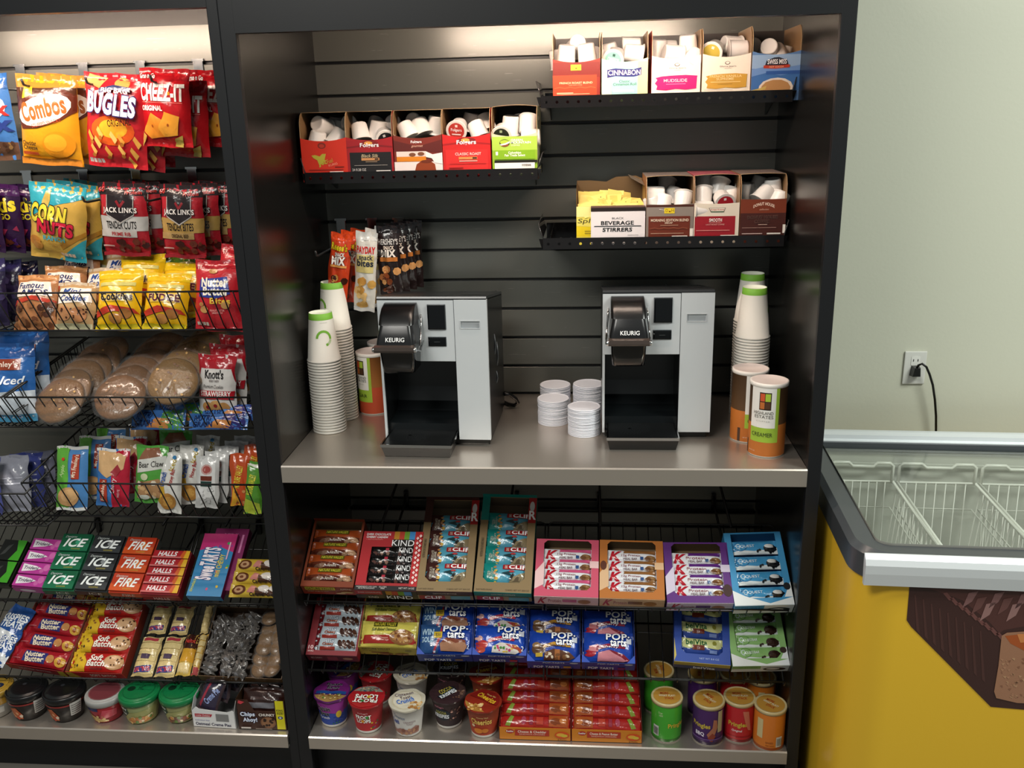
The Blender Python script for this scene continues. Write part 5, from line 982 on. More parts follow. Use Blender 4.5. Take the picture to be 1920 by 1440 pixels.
bag((167, 309), (279, 319), (152, 133), PF, NY, .030, '#b5202a', [('e', .5, .40, .36, .16, '#d8581c'), ('e', .52, .42, .24, .10, '#e8a82c'), ('p', [(.05, .9), (.3, .84), (.4, .95), (.1, .99)], '#d8a060'), ('e', .66, .90, .12, .06, '#d89a50')] + chips + [('p', [(.32, .78), (.55, .83), (.82, .82), (.82, .87), (.55, .88), (.32, .84)], '#1d2a5c'), kx('BIG BAG', .36, .80, .78, .85, '#e8e4e0', bold=.05), kx('BUGLES', .13, .58, .90, .78, '#f0ecec', bold=.09, rot=-4, outline='#2c2060', ow=.06), kx('ORIGINAL', .48, .46, .84, .53, '#3a1810', bold=.04, rot=8), *facts(.08, .05)], 'red horn-shaped corn chip bag, third from left in the top row', seed=9, group='hanging snack bags', behind=[(.018, .055, -.002, 'red corn chip bag tucked right behind the front corn chip bag', 0, -3), (.02, .11, 0, 'rear red corn chip bag mostly hidden in the top row')])
bag((272, 274), (363, 278), (275, 128), PF, NY, .028, '#b4181f', [('r', 0, .85, 1, 1, '#9c141c'), kx('Grab n Go', .02, .87, .34, .93, '#e8e4e0', bold=.05, outline='#4a1414'), kx('SHEEZ-IT' if 0 else 'CHEEZ-IT', .03, .60, .93, .80, '#f2eee8', bold=.08), ('r', .62, .67, .67, .71, '#d88a20'), ('r', .05, .57, .9, .575, '#e89080'), kx('ORIGINAL', .06, .47, .52, .53, '#f0e8e0', bold=.07), ('p', [(.04, .20), (.28, .44), (.52, .34), (.50, .14), (.2, .1)], '#d8862a'), ('p', [(.40, .24), (.56, .46), (.84, .40), (.76, .16), (.5, .14)], '#e09a34'), ('e', .27, .27, .02, .02, '#a0501c'), ('e', .60, .29, .02, .02, '#a0501c'), ('p', [(0, 0), (.1, .14), (.02, .2), (0, .18)], '#c8a050'), ('p', [(.70, .12), (.86, .16), (.82, .0), (.66, .02)], '#b8a04a')], 'red square cracker bag at the front of the top row, right end', seed=12, group='hanging snack bags', behind=[(.020, .05, -.026, 'red cracker bag hanging lower behind the front cracker bag'), (.075, .09, -.004, 'dark red cracker bag in shade beside the post', 12), (.09, .15, -.004, 'rearmost red cracker bag beside the post', 8), (.03, .11, .0, 'middle red cracker bag, top edge showing above the front one')])
# second hanging row
for i, dx in enumerate((0, .045, .09)):
    bag((-62 + 38 * i, 470), (12 + 38 * i, 474), (-60 + 38 * i, 346), Vector((0, -.25 + .03 * i, 0)), NY, .018, '#2a1236', [('r', 0, .84, 1, 1, '#3c1a48'), kx('takis', .1, .60, .9, .80, '#d8c42a', bold=.08, rot=8), kx('FUEGO', .2, .50, .8, .58, '#c8b828', bold=.05), ('k', 10, .1, .1, .9, .4, .010, ['#8a2a4a', '#5c2a1c', '#3a1a5a'], 3, 5)], 'dark purple rolled chip bag, %s in the second row at the left edge' % ['front one', 'middle one', 'rear one'][i], seed=20 + i, group='purple hanging chip bags')
bag((58, 478), (164, 494), (58, 338), PF, NY, .030, '#c8a24a', [('p', [(0, .74), (0, 1), (1, 1), (1, .86), (.6, .76), (.4, .70), (.15, .58), (0, .52)], '#2f97a8'), ('p', [(.52, .0), (.66, .10), (1, .32), (1, 0)], '#2f97a8'), ('p', [(.6, .22), (1, .42), (1, .36), (.64, .16)], '#a8782c'), ('p', [(.30, .78), (.34, .9), (.42, .92), (.44, .80), (.4, .66), (.3, .66)], '#b8a050'), ('e', .15, .24, .12, .07, '#b87a30'), ('e', .2, .18, .10, .06, '#c88a3c'), kx('CORN', .10, .50, .72, .72, '#d8c83a', bold=.10, outline='#241c14', ow=.06, rot=-4), kx('NUTS', .24, .36, .84, .52, '#c01f3a', bold=.10, outline='#3a1014', ow=.05, rot=-4), kx('RANCH', .34, .27, .72, .33, '#3aa0b4', bold=.06), kx('CRUNCHY CORN\nKERNELS', .42, .18, .66, .24, '#8a5a2a'), *facts(.60, .075, 4, '#d8c8b0')], 'turquoise and yellow corn nut bag at the front of the second row', seed=23, group='hanging snack bags', behind=[(.016, .05, -.0, 'turquoise corn nut bag directly behind the front corn nut bag'), (.02, .11, 0, 'rear turquoise corn nut bag in the second row', 0, -2)])
def jerky(bl, br, tl, band, w1, w2, wc, label, beh):
    bag(bl, br, tl, PF, NY, .020, '#a0202a', [('r', 0, .84, 1, 1, '#261f20'), ('r', 0, 0, .03, 1, '#2a1a1c'), ('r', 0, .36, 1, .56, band), ('r', .02, .27, .8, .36, '#b8b4b0' if wc == '#a02028' else '#a88a58'), kx(w1, .18, .39, .80, .49, '#1c1614', bold=.03), kx(w2, .28, .29, .68, .34, wc, bold=.04), ('p', [(.20, .84), (.20, .58), (.5, .46), (.78, .58), (.78, .84)], '#a8a4a0'), ('p', [(.215, .84), (.215, .59), (.5, .48), (.765, .59), (.765, .84)], '#201a1c'), ('p', [(.40, .76), (.5, .66), (.6, .76), (.56, .78), (.5, .72), (.44, .78)], '#7a1c24'), kx('JACK LINK\'S', .14, .59, .84, .68, '#d8d4d0', bold=.05, outline='#1a1414'), kx('60', .04, .88, .16, .94, '#b02a24', bold=.05), kx('Protein', .60, .86, .94, .91, '#b02a24', bold=.04), ('k', 12, .4, .1, .95, .22, .008, ['#4a2018', '#6a3024', '#3a1814'], 6, 3), ('r', .05, .13, .3, .15, '#c8a8a0'), ('r', 0, 0, 1, .05, '#8a1c24')], label, seed=31, group='hanging jerky bags', pinch=.0, behind=beh)
jerky((197, 477), (284, 481), (191, 342), '#b4b4b2', 'TENDER CUTS', 'PRIME RIB', '#a02028', 'red and grey jerky bag in the second row, right of the corn nuts', [(.014, .05, 0, 'red and grey jerky bag behind the front grey-banded one'), (.016, .10, 0, 'rear grey-banded jerky bag')])
jerky((310, 482), (388, 485), (294, 345), '#a8884a', 'TENDER BITES', 'ORIGINAL BEEF', '#2a1c14', 'red and tan jerky bag in the second row next to the post', [(.02, .05, 0, 'red and tan jerky bag behind the front tan-banded one'), (.05, .09, 0, 'rearmost tan-banded jerky bag beside the post')])

# ---- wire baskets
def basket(x0, x1, yt, zt, yb, zb, yback, label, n, side_l=True, side_r=True):
    t = thing('wire_basket', label, 'wire basket', (x0, 0, zb), 'black wire baskets'); W = x1 - x0; h = zt - zb; r = .0026
    b = B(); b.tube([(0, yt, h), (W, yt, h)], r, 6); b.tube([(0, yb, 0), (W, yb, 0)], r, 6); b.tube([(0, yback, 0), (W, yback, 0)], r, 6); b.tube([(0, yback, h * 1.5), (W, yback, h * 1.5)], r, 6); b.tube([(0, (yb + yback) / 2, -.004), (W, (yb + yback) / 2, -.004)], r, 6)
    for x in (0, W): b.tube([(x, yt, h), (x, yback, h * 1.5)], r, 6); b.tube([(x, yb, 0), (x, yback, 0)], r, 6)
    b.obj('rim_frame', 'wire', t)
    b = B()
    for i in range(n + 1):
        x = W * i / n; b.tube([(x, yt - .002, h), (x, yb + (yt - yb) * .12 - .001, h * .12), (x, yb + .006, -.001), (x, yback, -.001)], .0016, 5)
    b.obj('front_grid', 'wire', t)
    for x, f in ((0, side_l), (W, side_r)):
        if not f: continue
        b = B()
        for i in range(1, 12):
            a = i / 12; b.tube([(x, yb + (yback - yb) * a, 0), (x, yt + (yback - yt) * a, h + h * .5 * a)], .0014, 5)
        b.tube([(x, yb + (yt - yb) * .5, h * .5), (x, yback, h * .75)], .0014, 5)
        b.obj('side_grid', 'wire', t)
def bz(u, vt, vb, yt, yb): return un(u, vt, 'y', yt).z, un(u, vb, 'y', yb).z
XE = -.062
z1, z2 = bz(225, 548, 619, -.43, -.37)
basket(-1.02, XE, -.43, z1, -.37, z2, -.03, 'top wire basket holding cookie bags', 36)
Z3b = z2
P3 = Vector((0, -.365, z2))
L3 = lean(24); G3 = 'bags in the top wire basket'
bag((27, 620), (104, 620), (33, 516), P3, L3, .024, '#a8734a', [('r', 0, .90, 1, 1, '#c08a58'), ('p', [(.02, .58), (.1, .86), (.86, .86), (.94, .60)], '#e8dcd0'), kx('Famous', .12, .73, .72, .84, '#1c2a5c', bold=.05), kx('AMOS', .2, .62, .84, .71, '#1c2a5c', bold=.06), ('p', [(0, .5), (.5, .60), (1, .52), (1, .46), (.5, .52), (0, .42)], '#b03a28'), ck(.05, .06, .95, .46, ['#6a4028', '#8a5a38', '#4a2a1c'], 22, .010)], 'brown chocolate chip cookie bag, leftmost clear one in the top wire basket', seed=41, group=G3, behind=[(.03, .07, .012, 'brown cookie bag behind the leftmost clear one', 8), (.045, .14, .03, 'rear brown cookie bag top under the corn nut bag', -6)])
bag((104, 619), (176, 620), (142, 535), P3, L3, .024, '#b59468', [('r', 0, .92, 1, 1, '#c0b098'), ('p', [(.02, .52), (.1, .86), (.9, .86), (.96, .56)], '#e8e0d4'), kx('Mini', .22, .72, .66, .84, '#2c4a8c', bold=.05, shear=.2), kx('Cookies', .16, .58, .84, .70, '#2c4a8c', bold=.05, shear=.2), ('e', .30, .32, .20, .15, '#b8845a'), ('e', .68, .30, .20, .15, '#b07a50'), ck(.12, .2, .9, .42, ['#4a2a1c'], 16, .003), ('r', 0, 0, 1, .12, '#b8b490')], 'tan small cookie bag, second clear one in the top wire basket', seed=42, group=G3, behind=[(.035, .08, .02, 'tan cookie bag behind the second clear one', -6), (.05, .15, .045, 'grey-topped cookie bag at the back of the top basket', 4)])
yel = lambda wd, c1: [('p', [(.0, .84), (1, .84), (1, 1), (0, 1)], '#d8b41c'), ('r', .1, .72, .9, .78, '#c8c070'), ('p', [(.2, .46), (.8, .46), (.86, .64), (.16, .64)], '#e8c048'), kx(wd, .16, .48, .86, .60, c1, bold=.08, outline='#e8e0c8', ow=.03), ('p', [(0, .3), (.4, .4), (.9, .34), (1, .26), (.5, .3), (0, .2)], '#c03a28'), ('e', .72, .26, .14, .08, '#a06a34'), ('e', .5, .18, .14, .08, '#b07a3c'), ('r', 0, 0, 1, .1, '#c8b41c')]
bag((180, 621), (264, 620), (216, 512), P3, L3, .026, '#e2b413', yel('Cookies', '#3a2a1c'), 'yellow cookie bag in the middle of the top wire basket', seed=43, group=G3, behind=[(.02, .08, .03, 'yellow cookie bag leaning behind the middle yellow one', 5)])
bag((267, 618), (350, 621), (306, 517), P3, L3, .026, '#dfae16', yel('FUDGE', '#5a1c28'), 'yellow fudge cookie bag left of the red peanut cookie bag', seed=44, group=G3, behind=[(.01, .08, .012, 'yellow fudge cookie bag behind its twin, second from the post', -4)])
bag((366, 620), (457, 622), (368, 487), P3, lean(14), .026, '#b5222c', [('r', 0, .88, 1, 1, '#9c1a24'), kx('TF', .06, .86, .16, .92, '#e8c8c0', bold=.03), ('e', .42, .84, .09, .035, '#b8864a'), ('p', [(.14, .48), (.16, .72), (.72, .76), (.80, .52), (.5, .45)], '#2a3a8c'), kx('Nutter', .20, .62, .74, .74, '#f0ead8', bold=.08), kx('Butter', .24, .50, .78, .61, '#f0ead8', bold=.08), kx('Bites', .40, .38, .80, .46, '#e0b83c', bold=.06), ('e', .26, .30, .09, .05, '#c8985a'), ('e', .70, .36, .09, .05, '#c8985a'), ('e', .2, .37, .05, .03, '#b88048'), kx('PEANUT BUTTER\nSANDWICH', .40, .24, .68, .30, '#e8b8b0'), *facts(.08, .08, 4, '#c8c0b0')], 'red peanut cookie bites bag at the right end of the top wire basket', seed=45, group=G3, behind=[(.03, .06, .03, 'red peanut cookie bites bag poking up behind the front red one', 0, -5)])
for i, (u, w, c, g) in enumerate(((205, 'grey-green', '#8f8f70', 4), (280, 'lime and yellow', '#a8a028', -6), (345, 'olive yellow', '#8f8a20', 5))):
    bag((u - 30, 560), (u + 60, 560), (u - 20, 478 + 2 * i), Vector((0, -.16, 0)), NY, .02, c, [('r', 0, .7, 1, 1, ('#a0a088', '#7f9a2c', '#5a7a28')[i]), ('e', .5, .82, .2, .06, '#d0c060')], '%s bag top standing at the back of the top wire basket' % w, seed=50 + i, group='bags at the back of the top basket')
for i in range(3):
    bag((-48 + 30 * i, 612 - 8 * i), (18 + 30 * i, 610 - 8 * i), (-44 + 32 * i, 486 + 3 * i), Vector((0, -.36 + .07 * i, 0)), lean(12), .024, '#221c38', [('r', 0, .8, 1, 1, '#2c2650'), ('k', 8, .1, .2, .9, .7, .012, ['#3a3458', '#141020'], 5, 3)], 'dark purple bag at the left edge of the top wire basket, %s' % ['front one', 'middle one', 'rear one'][i], seed=60 + i, group='dark bags at the left edge')

# ---- second basket row: cookies
xd = un(8, 742, 'y', -.44).x
z1, z2 = bz(225, 745, 801, -.44, -.38)
basket(xd, XE, -.44, z1, -.38, z2, -.03, 'second wire basket from the top, holding wrapped cookies', 22)
basket(-1.10, xd - .008, -.44, z1, -.38, z2, -.03, 'left neighbour of the cookie basket, holding a blue bag', 20)
P4 = Vector((0, -.375, z2)); G4 = 'individually wrapped cookies in columns'
ckm = None; rn = random.Random(8)
cols_ = [(115, 758, -.395, 6, '#6b481d', 'left'), (226, 752, -.395, 6, '#68431a', 'middle'), (328, 722, -.36, 5, '#7a5823', 'right')]
for ci, (u, v, y, n, c, w) in enumerate(cols_):
    p = un(u, v, 'y', y); b = B(); R = .063
    b.lathe([(.0001, 0), (R * .8, 0), (R * .97, .004), (R, .008), (R * .95, .013), (R * .7, .017), (R * .3, .0185), (.0001, .019)], 34, c, cap=False)
    b.v = [(x * (1 + .03 * math.sin(3 * math.atan2(y_, x) + ci)), y_ * (1 + .02 * math.sin(5 * math.atan2(y_, x))), z + .0016 * math.sin(x * 210 + ci) * math.sin(y_ * 180)) for x, y_, z in b.v]
    for k in range(14):
        a, q = rn.uniform(0, 6.28), rn.uniform(.008, .05); b.poly(flat(), ell(q * math.cos(a), q * math.sin(a), .004, .003, 6, rot=rn.uniform(0, 90)), ('#5a3418', '#c89a50', '#7a4a20')[k % 3] if ci != 1 else '#8a5a28', .0192)
    first = b.obj('wrapped_cookie', 'cookie')
    wr = B(); wr.lathe([(R * 1.10, .009), (R * 1.02, .016), (R * .7, .0215), (.0001, .0235)], 30, '#ffffff', cap=False)
    wr.v = [(x * (1 + .04 * math.sin(7 * math.atan2(y_, x))), y_ * (1 + .04 * math.sin(9 * math.atan2(y_, x))), z + .002 * math.sin(x * 300) * math.sin(y_ * 260)) for x, y_, z in wr.v]
    wr.obj('clear_wrapper', 'clear', first)
    for i in range(n):
        mw = T(p.x + i * .006 + rn.uniform(-.003, .003), p.y + i * .040, p.z + .006 + i * .013) @ RX(46 - 2 * i + rn.uniform(-5, 5)) @ RY(rn.uniform(-8, 8)) @ RZ(rn.uniform(0, 360))
        o = first if i == 0 else copy_tree(first, mw); o.matrix_world = mw
        prop(o, 'golden brown wrapped cookie, %s in the %s cookie column' % (['frontmost', 'second', 'third', 'fourth', 'fifth', 'rearmost'][i if i < n - 1 else 5], w), 'cookie', G4)
bag((374, 776), (444, 780), (372, 663), P4 + Vector((0, .03, 0)), lean(8), .018, '#d8d4d0', [('r', 0, .78, 1, 1, '#a81c28'), ('p', [(0, .55), (.1, .8), (.3, .84), (.7, .84), (.9, .8), (1, .55), (1, 1), (0, 1)], '#a81c28'), kx("Knott's", .22, .62, .72, .76, '#1c1818', bold=.05), kx('BERRY FARM', .34, .56, .60, .60, '#4a3a38'), kx('Premium Cookies', .18, .46, .72, .52, '#2a2020', shear=.3), ('p', [(.05, .28), (.0, .42), (1, .42), (.95, .28)], '#b0202c'), kx('STRAWBERRY', .10, .33, .90, .41, '#f4ece8', bold=.06), ('e', .28, .14, .15, .09, '#b8864c'), ('e', .5, .17, .15, .09, '#c8985c'), ('e', .72, .14, .15, .09, '#b8864c'), ('e', .28, .14, .05, .03, '#8a1c20'), ('e', .5, .17, .05, .03, '#8a1c20')], 'red and white strawberry cookie bag right of the cookie columns', seed=71, group='strawberry cookie bags', behind=[(.012, .045, .015, 'red-topped strawberry cookie bag second from the front'), (.022, .09, .028, 'rearmost red-topped strawberry cookie bag')])
ng = [('p', [(0, 0), (0, 1), (1, 1), (1, 0)], '#3c6cae'), ('p', [(.52, 0), (.62, 1), (.96, 1), (.96, 0)], '#4a8a3c'), ('p', [(.3, .1), (.5, .6), (.75, .5), (.7, .05)], '#b87a40'), kx('NUTRI', .10, .52, .40, .86, '#122a5c', bold=.07, shear=.2), kx('GRAIN', .08, .14, .42, .46, '#122a5c', bold=.07, shear=.2)]
ng2 = [a if a[0] != 'p' or a[2] != '#4a8a3c' else ('p', a[1], '#2c2a6a') for a in ng]
bag((246, 806), (346, 807), (254, 768), P4 + Vector((0, -.004, 0)), lean(30), .012, '#3c6cae', ng, 'blue and green apple cereal bar lying front left in the cookie basket', name='cereal_bar', cat='snack bar', axis='x', seal=.06, seed=72, group='blue cereal bars', nx=16, ny=8, behind=[(.045, .03, .010, 'blue and green cereal bar behind the front left one')])
bag((354, 806), (464, 806), (351, 776), P4 + Vector((0, -.004, 0)), lean(30), .012, '#3c6cae', ng2, 'blue blueberry cereal bar lying front right in the cookie basket', name='cereal_bar', cat='snack bar', axis='x', seal=.06, seed=73, group='blue cereal bars', nx=16, ny=8, behind=[(.018, .03, .014, 'blue cereal bar behind the front right one')])
bag((-55, 792), (72, 790), (-30, 648), P4 + Vector((0, .02, 0)), lean(14), .034, '#2a62a8', [('r', 0, .82, 1, 1, '#1f4c8c'), ('p', [(0, 0), (1, 0), (1, .40), (0, .36)], '#d0dae4'), ('p', [(0, 0), (1, 0), (1, .1), (0, .08)], '#4a98c0'), ('r', .3, .66, .86, .80, '#8a3a24'), kx("Freshley's", .34, .68, .83, .77, '#e8d8c8', bold=.04), kx('and Iced', .3, .48, .9, .58, '#e8eef4', shear=.3, bold=.03)], 'blue and white iced pastry bag at the left edge, second basket row', seed=74, behind=[(.0, .07, .02, 'blue pastry bag just behind the front blue and white one')], group='blue pastry bags')

# ---- third basket row: pies and pastries
xd = un(40, 905, 'y', -.46).x
z1, z2 = bz(225, 907, 968, -.46, -.40)
basket(xd, XE, -.46, z1, -.40, z2, -.03, 'third wire basket from the top, holding wrapped pies', 20)
z1l, z2l = bz(30, 926, 985, -.47, -.41)
basket(-1.10, xd + .010, -.47, z1l, -.41, z2l, -.03, 'left neighbour of the pie basket, holding crinkled cookie bags', 20)
P5 = Vector((0, -.395, z2)); L5 = lean(16); G5 = 'wrapped pastries in the pie basket'
def pie(bl, br, tl, c, art, lab, sd, beh=(), Tk=.016, **k): bag(bl, br, tl, P5, L5, Tk, c, art, lab, name='pastry_pack', cat='pastry pack', group=G5, seed=sd, behind=beh, seal=.05, **k)
pie((106, 956), (165, 958), (114, 836), '#4a80b8', [('p', [(0, 0), (0, 1), (.42, 1), (.46, .5), (.4, 0)], '#5ea83c'), ('r', 0, .95, 1, 1, '#d8d8d4'), ('r', 0, 0, 1, .05, '#d8d8d4'), ('r', .56, .50, .80, .88, '#a83a24'), kx("Mrs Freshley's", .34, .66, 1.02, .74, '#f0e0c8', rot=84, bold=.03), kx('Apple', .10, .58, .46, .66, '#c8e0a0', rot=80, shear=.2), ('e', .28, .80, .05, .025, '#c83a24'), ('e', .45, .22, .36, .15, '#c89a68', 20), ('e', .5, .24, .28, .10, '#d8ac78', 20)], 'green and blue apple pie pack at the left of the pie basket', 81, [(.028, .06, .006, 'blue apple pie pack behind the front one', 4), (.045, .12, .012, 'rear apple pie pack with white top edge', -4)])
pie((180, 948), (243, 951), (187, 840), '#3f77b8', [('p', [(.5, 0), (.58, 1), (1, 1), (1, 0)], '#b01c34'), ('r', 0, .95, 1, 1, '#d8d8d4'), ('p', [(.06, .95), (.1, .62), (.4, .5), (.86, .66), (.9, .88), (.6, .95)], '#d0a878'), ('p', [(.5, .60), (.66, .52), (.8, .64), (.7, .74)], '#9a3038'), ('r', .16, .08, .40, .48, '#a83a24'), kx("Freshley's", -.02, .24, .58, .32, '#f0e0c8', rot=84, bold=.03), kx('Cherry', .38, .32, .82, .42, '#f4e8e8', rot=80, shear=.2), kx('FRIED PIE', .62, .22, .86, .26, '#e8c0c8', rot=80)], 'red and blue cherry pie pack next to the apple pie', 82, [(.02, .06, .012, 'cherry pie pack behind the front cherry pie', -3), (.028, .12, .022, 'rear cherry pie pack with pink top edge', 3)])
pie((252, 941), (313, 945), (251, 833), '#4f9a3c', [('p', [(.08, .7), (.3, .96), (.7, .96), (.9, .8), (.8, .7)], '#8a5c44'), ('p', [(.1, .52), (.94, .62), (.96, .84), (.08, .74)], '#cfcfc8'), kx('Bear Claw', .16, .63, .90, .73, '#2a2420', rot=6, bold=.03), ('e', .36, .46, .12, .06, '#c8d0a8'), ('p', [(.1, .08), (.2, .36), (.8, .44), (.95, .3), (.9, .1)], '#a88058'), ('k', 16, .15, .1, .9, .38, .006, ['#c8a070', '#d8cdb8', '#7a5438'], 6, 3), ('e', .36, .11, .16, .04, '#c8ccc0')], 'bright green bear claw pastry pack in the middle of the pie basket', 83, [(.03, .07, .016, 'green pastry pack behind the bear claw pack', 8)])
pie((296, 961), (340, 963), (317, 850), '#d6d5cf', [('p', [(.0, .2), (.1, .5), (.3, .55), (.4, .3), (.3, .1)], '#c8a030'), kx('Iced', .44, .76, .88, .84, '#b8a030', rot=78, bold=.03), kx('Honey Bun', .34, .56, 1.0, .64, '#a8302c', rot=78, bold=.05), kx('Crunch', -.02, .52, .56, .62, '#3a5aa0', rot=78, bold=.07), ('e', .5, .20, .34, .14, '#b07c38', 10), ('e', .5, .20, .22, .08, '#c8984a', 10), ('e', .7, .92, .08, .03, '#3a7aa8')], 'white narrow crunch pastry pack in front of the bear claw pack', 84, [(.036, .045, .004, 'white crunch pastry pack behind the front narrow one', 6), (.058, .10, .010, 'rear white crunch pastry pack', 6)])
pie((366, 951), (410, 953), (384, 856), '#c4c4c2', [('p', [(.14, .2), (.24, .9), (.5, 1), (.86, .9), (.9, .2)], '#d4d4d2'), ('e', .5, .74, .24, .10, '#c09a94'), ('e', .5, .74, .17, .07, '#a04a44'), ('r', .26, .53, .74, .62, '#6a2c1c'), ('r', .26, .42, .74, .52, '#1c3a34'), ('k', 20, .25, .1, .8, .38, .004, ['#b8b8b8', '#dadada'], 6, 3)], 'silver-grey pastry pack with brown and dark label', 85, [(.012 + .016 * i, .028 + .028 * i, .002 + .004 * i, 'silver-grey pastry pack, %s behind the front one' % w, 6) for i, w in enumerate(('first', 'second', 'third', 'fourth'))], Tk=.010)
pie((433, 948), (470, 948), (455, 853), '#b8481c', [('p', [(0, 0), (.5, 0), (.4, .3), (.2, .4)], '#d8a02c'), kx('NATURE VALLEY', -.1, .50, 1.0, .62, '#d8c83a', rot=78, bold=.05), ('k', 8, .3, .05, .9, .3, .005, ['#c88a50', '#7a3a18'], 6, 3)], 'orange crunchy bar pack at the right end of the pie basket', 86, [(.02, .05, .006, 'orange and white crunchy bar pack behind the front orange one')], Tk=.010)
pie((457, 963), (491, 964), (473, 866), '#4f8a2c', [('p', [(0, 0), (1, 0), (.9, .2), (.1, .3)], '#a8b83a'), kx('NATURE VALLEY', -.1, .50, 1.0, .62, '#d8d040', rot=78, bold=.05), ('p', [(.1, .95), (1, .95), (1, .85)], '#e0e0d0')], 'green and yellow crunchy bar pack nearest the post in the pie basket', 87, Tk=.010)
for i, (u, c, w) in enumerate(((-36, '#4a4f8a', 'blue and cream'), (18, '#8a8c98', 'crumpled clear'), (44, '#3a4280', 'dark blue'), (66, '#77798a', 'grey-blue'))):
    bag((u - 18, 968 - 8 * i), (u + 42, 966 - 8 * i), (u + 4, 862 - 4 * i), Vector((0, -.40 + .05 * i, z2l)), lean(14), .024, c, [('p', [(.1, .3), (.2, .86), (.7, .9), (.6, .3)], '#c8c4b0') if i == 0 else ('r', .1, .3, .9, .34, '#a8aab8'), ('r', .2, .7, .6, .78, '#a83434') if i == 0 else ('r', .1, .5, .9, .53, '#b8bac8'), ('e', .4, .5, .16, .07, '#4a3a2a') if i == 0 else ('r', .1, .6, .9, .62, '#a8aab8')], '%s cookie bag in the left neighbour of the pie basket' % w, seed=90 + i, group='bags in the left pie basket', cr=.2)

# ================================================================== lower left: sloping shelves of gum and crackers
P6 = un(250, 1109, 'y', -.43); P7 = un(250, 1256, 'y', -.49); T6 = .03; T7 = .036
Q6 = P6 - SN * T6 - SY * .020; d = unp(250, 978, Q6, SN); L6 = (d - Q6).dot(SY)
wire_shelf(-.36, XE, (Q6.y, Q6.z - .001), L6, 'sloping wire shelf under the red cough drops and candy boxes', nw=11, hooks=(-.29, -.16))
wire_shelf(-1.05, -.37, (Q6.y, Q6.z - .001), L6, 'sloping wire shelf under the chewing gum cartons', nw=22, hooks=(-.80, -.47))
Q7 = P7 - SN * T7 - SY * .016
wire_shelf(-.36, XE, (Q7.y, Q7.z - .001), .33, 'sloping wire shelf under the crackers and the brown carton', nw=11, hooks=(-.29, -.16))
wire_shelf(-1.05, -.37, (Q7.y, Q7.z - .001), .33, 'sloping wire shelf under the red cookie cartons on the left', nw=22, hooks=(-.80, -.47))
def slab(bl, br, tl, P, Tk, name, label, cat, topc, sidec, frontc, top, front, group=None, ends=()):
    m, W, L = place(bl, br, tl, P, SN); m = m @ T(0, 0, -Tk); t = thing(name, label, cat, m, group)
    b = B(); b.box(0, W, 0, L, 0, Tk, sidec); b.poly(flat(0, 0, Tk), [(0, 0), (W, 0), (W, L), (0, L)], topc, .0002); b.obj('carton', 'card', t)
    b = B(); b.art(face((0, 0, 0), (1, 0, 0), (0, 0, 1)), W, Tk, [('r', 0, 0, 1, 1, frontc)] + front, .0004); b.obj('front_print', 'card', t)
    return m, W, L, t
def packs(m, W, ys, h, Tz, Tk, col, art, what, where, grp, name='gum_pack', cat='gum pack', mats='plastic', x0=.002):
    b = B(); w = W - 2 * x0; b.box(0, w, 0, h, 0, Tk, col, bev=.0015); b.art(flat(0, 0, Tk), w, h, art, .0003, .0002); f = b.obj(name, mats)
    for i, y in enumerate(ys):
        o = f if i == 0 else f.copy()
        if i: COL.objects.link(o)
        o.matrix_world = m @ T(x0, y, Tz); prop(o, '%s, %s in %s' % (what, ORD[i] if i < len(ys) - 1 else 'rearmost', where), cat, grp)
GC = 'cartons of gum and candy on the sloping shelf'
m, W, L, _ = slab((-30, 1094), (16, 1098), (5, 1013), P6, T6 - .008, 'gum_carton', 'black and green gum carton at the left edge of the gum shelf', 'box', '#14180f', '#1a2412', '#1a2412', [], [], GC)
packs(m, W, [.004 + i * (L / 2) for i in range(2)], L / 2 - .004, T6 - .008, .008, '#141613', [('p', [(.55, 0), (.75, .5), (.6, 1), (1, 1), (1, 0)], '#3f9a24'), ('p', [(.1, .2), (.3, .3), (.5, .8), (.3, .7)], '#3a3c3a')], 'black and green gum pack', 'the gum carton at the left edge', 'green and black gum packs')
m, W, L, _ = slab((22, 1101), (82, 1106), (66, 1011), P6, T6 - .008, 'gum_carton', 'magenta gum carton, second from left on the gum shelf', 'box', '#7a1a60', '#7c7068', '#b03a8c', [('r', 0, 0, 1, 1, '#b04090')], [('e', .45, .5, .25, .3, '#e8d8e4')], GC)
packs(m, W, [.003 + i * L / 4 for i in range(4)], L / 4 - .003, T6 - .008, .008, '#b03890', [('e', .86, .6, .10, .3, '#c868a8'), ('e', .74, .3, .07, .2, '#c060a0'), ('p', [(.08, .85), (.1, .15), (.5, .3), (.72, .5), (.5, .7)], '#e8e4e8'), kx('Trident', .14, .36, .62, .64, '#3a2a4a', bold=.05, shear=.2)], 'magenta gum pack with white swoosh', 'the magenta gum carton', 'magenta gum packs')
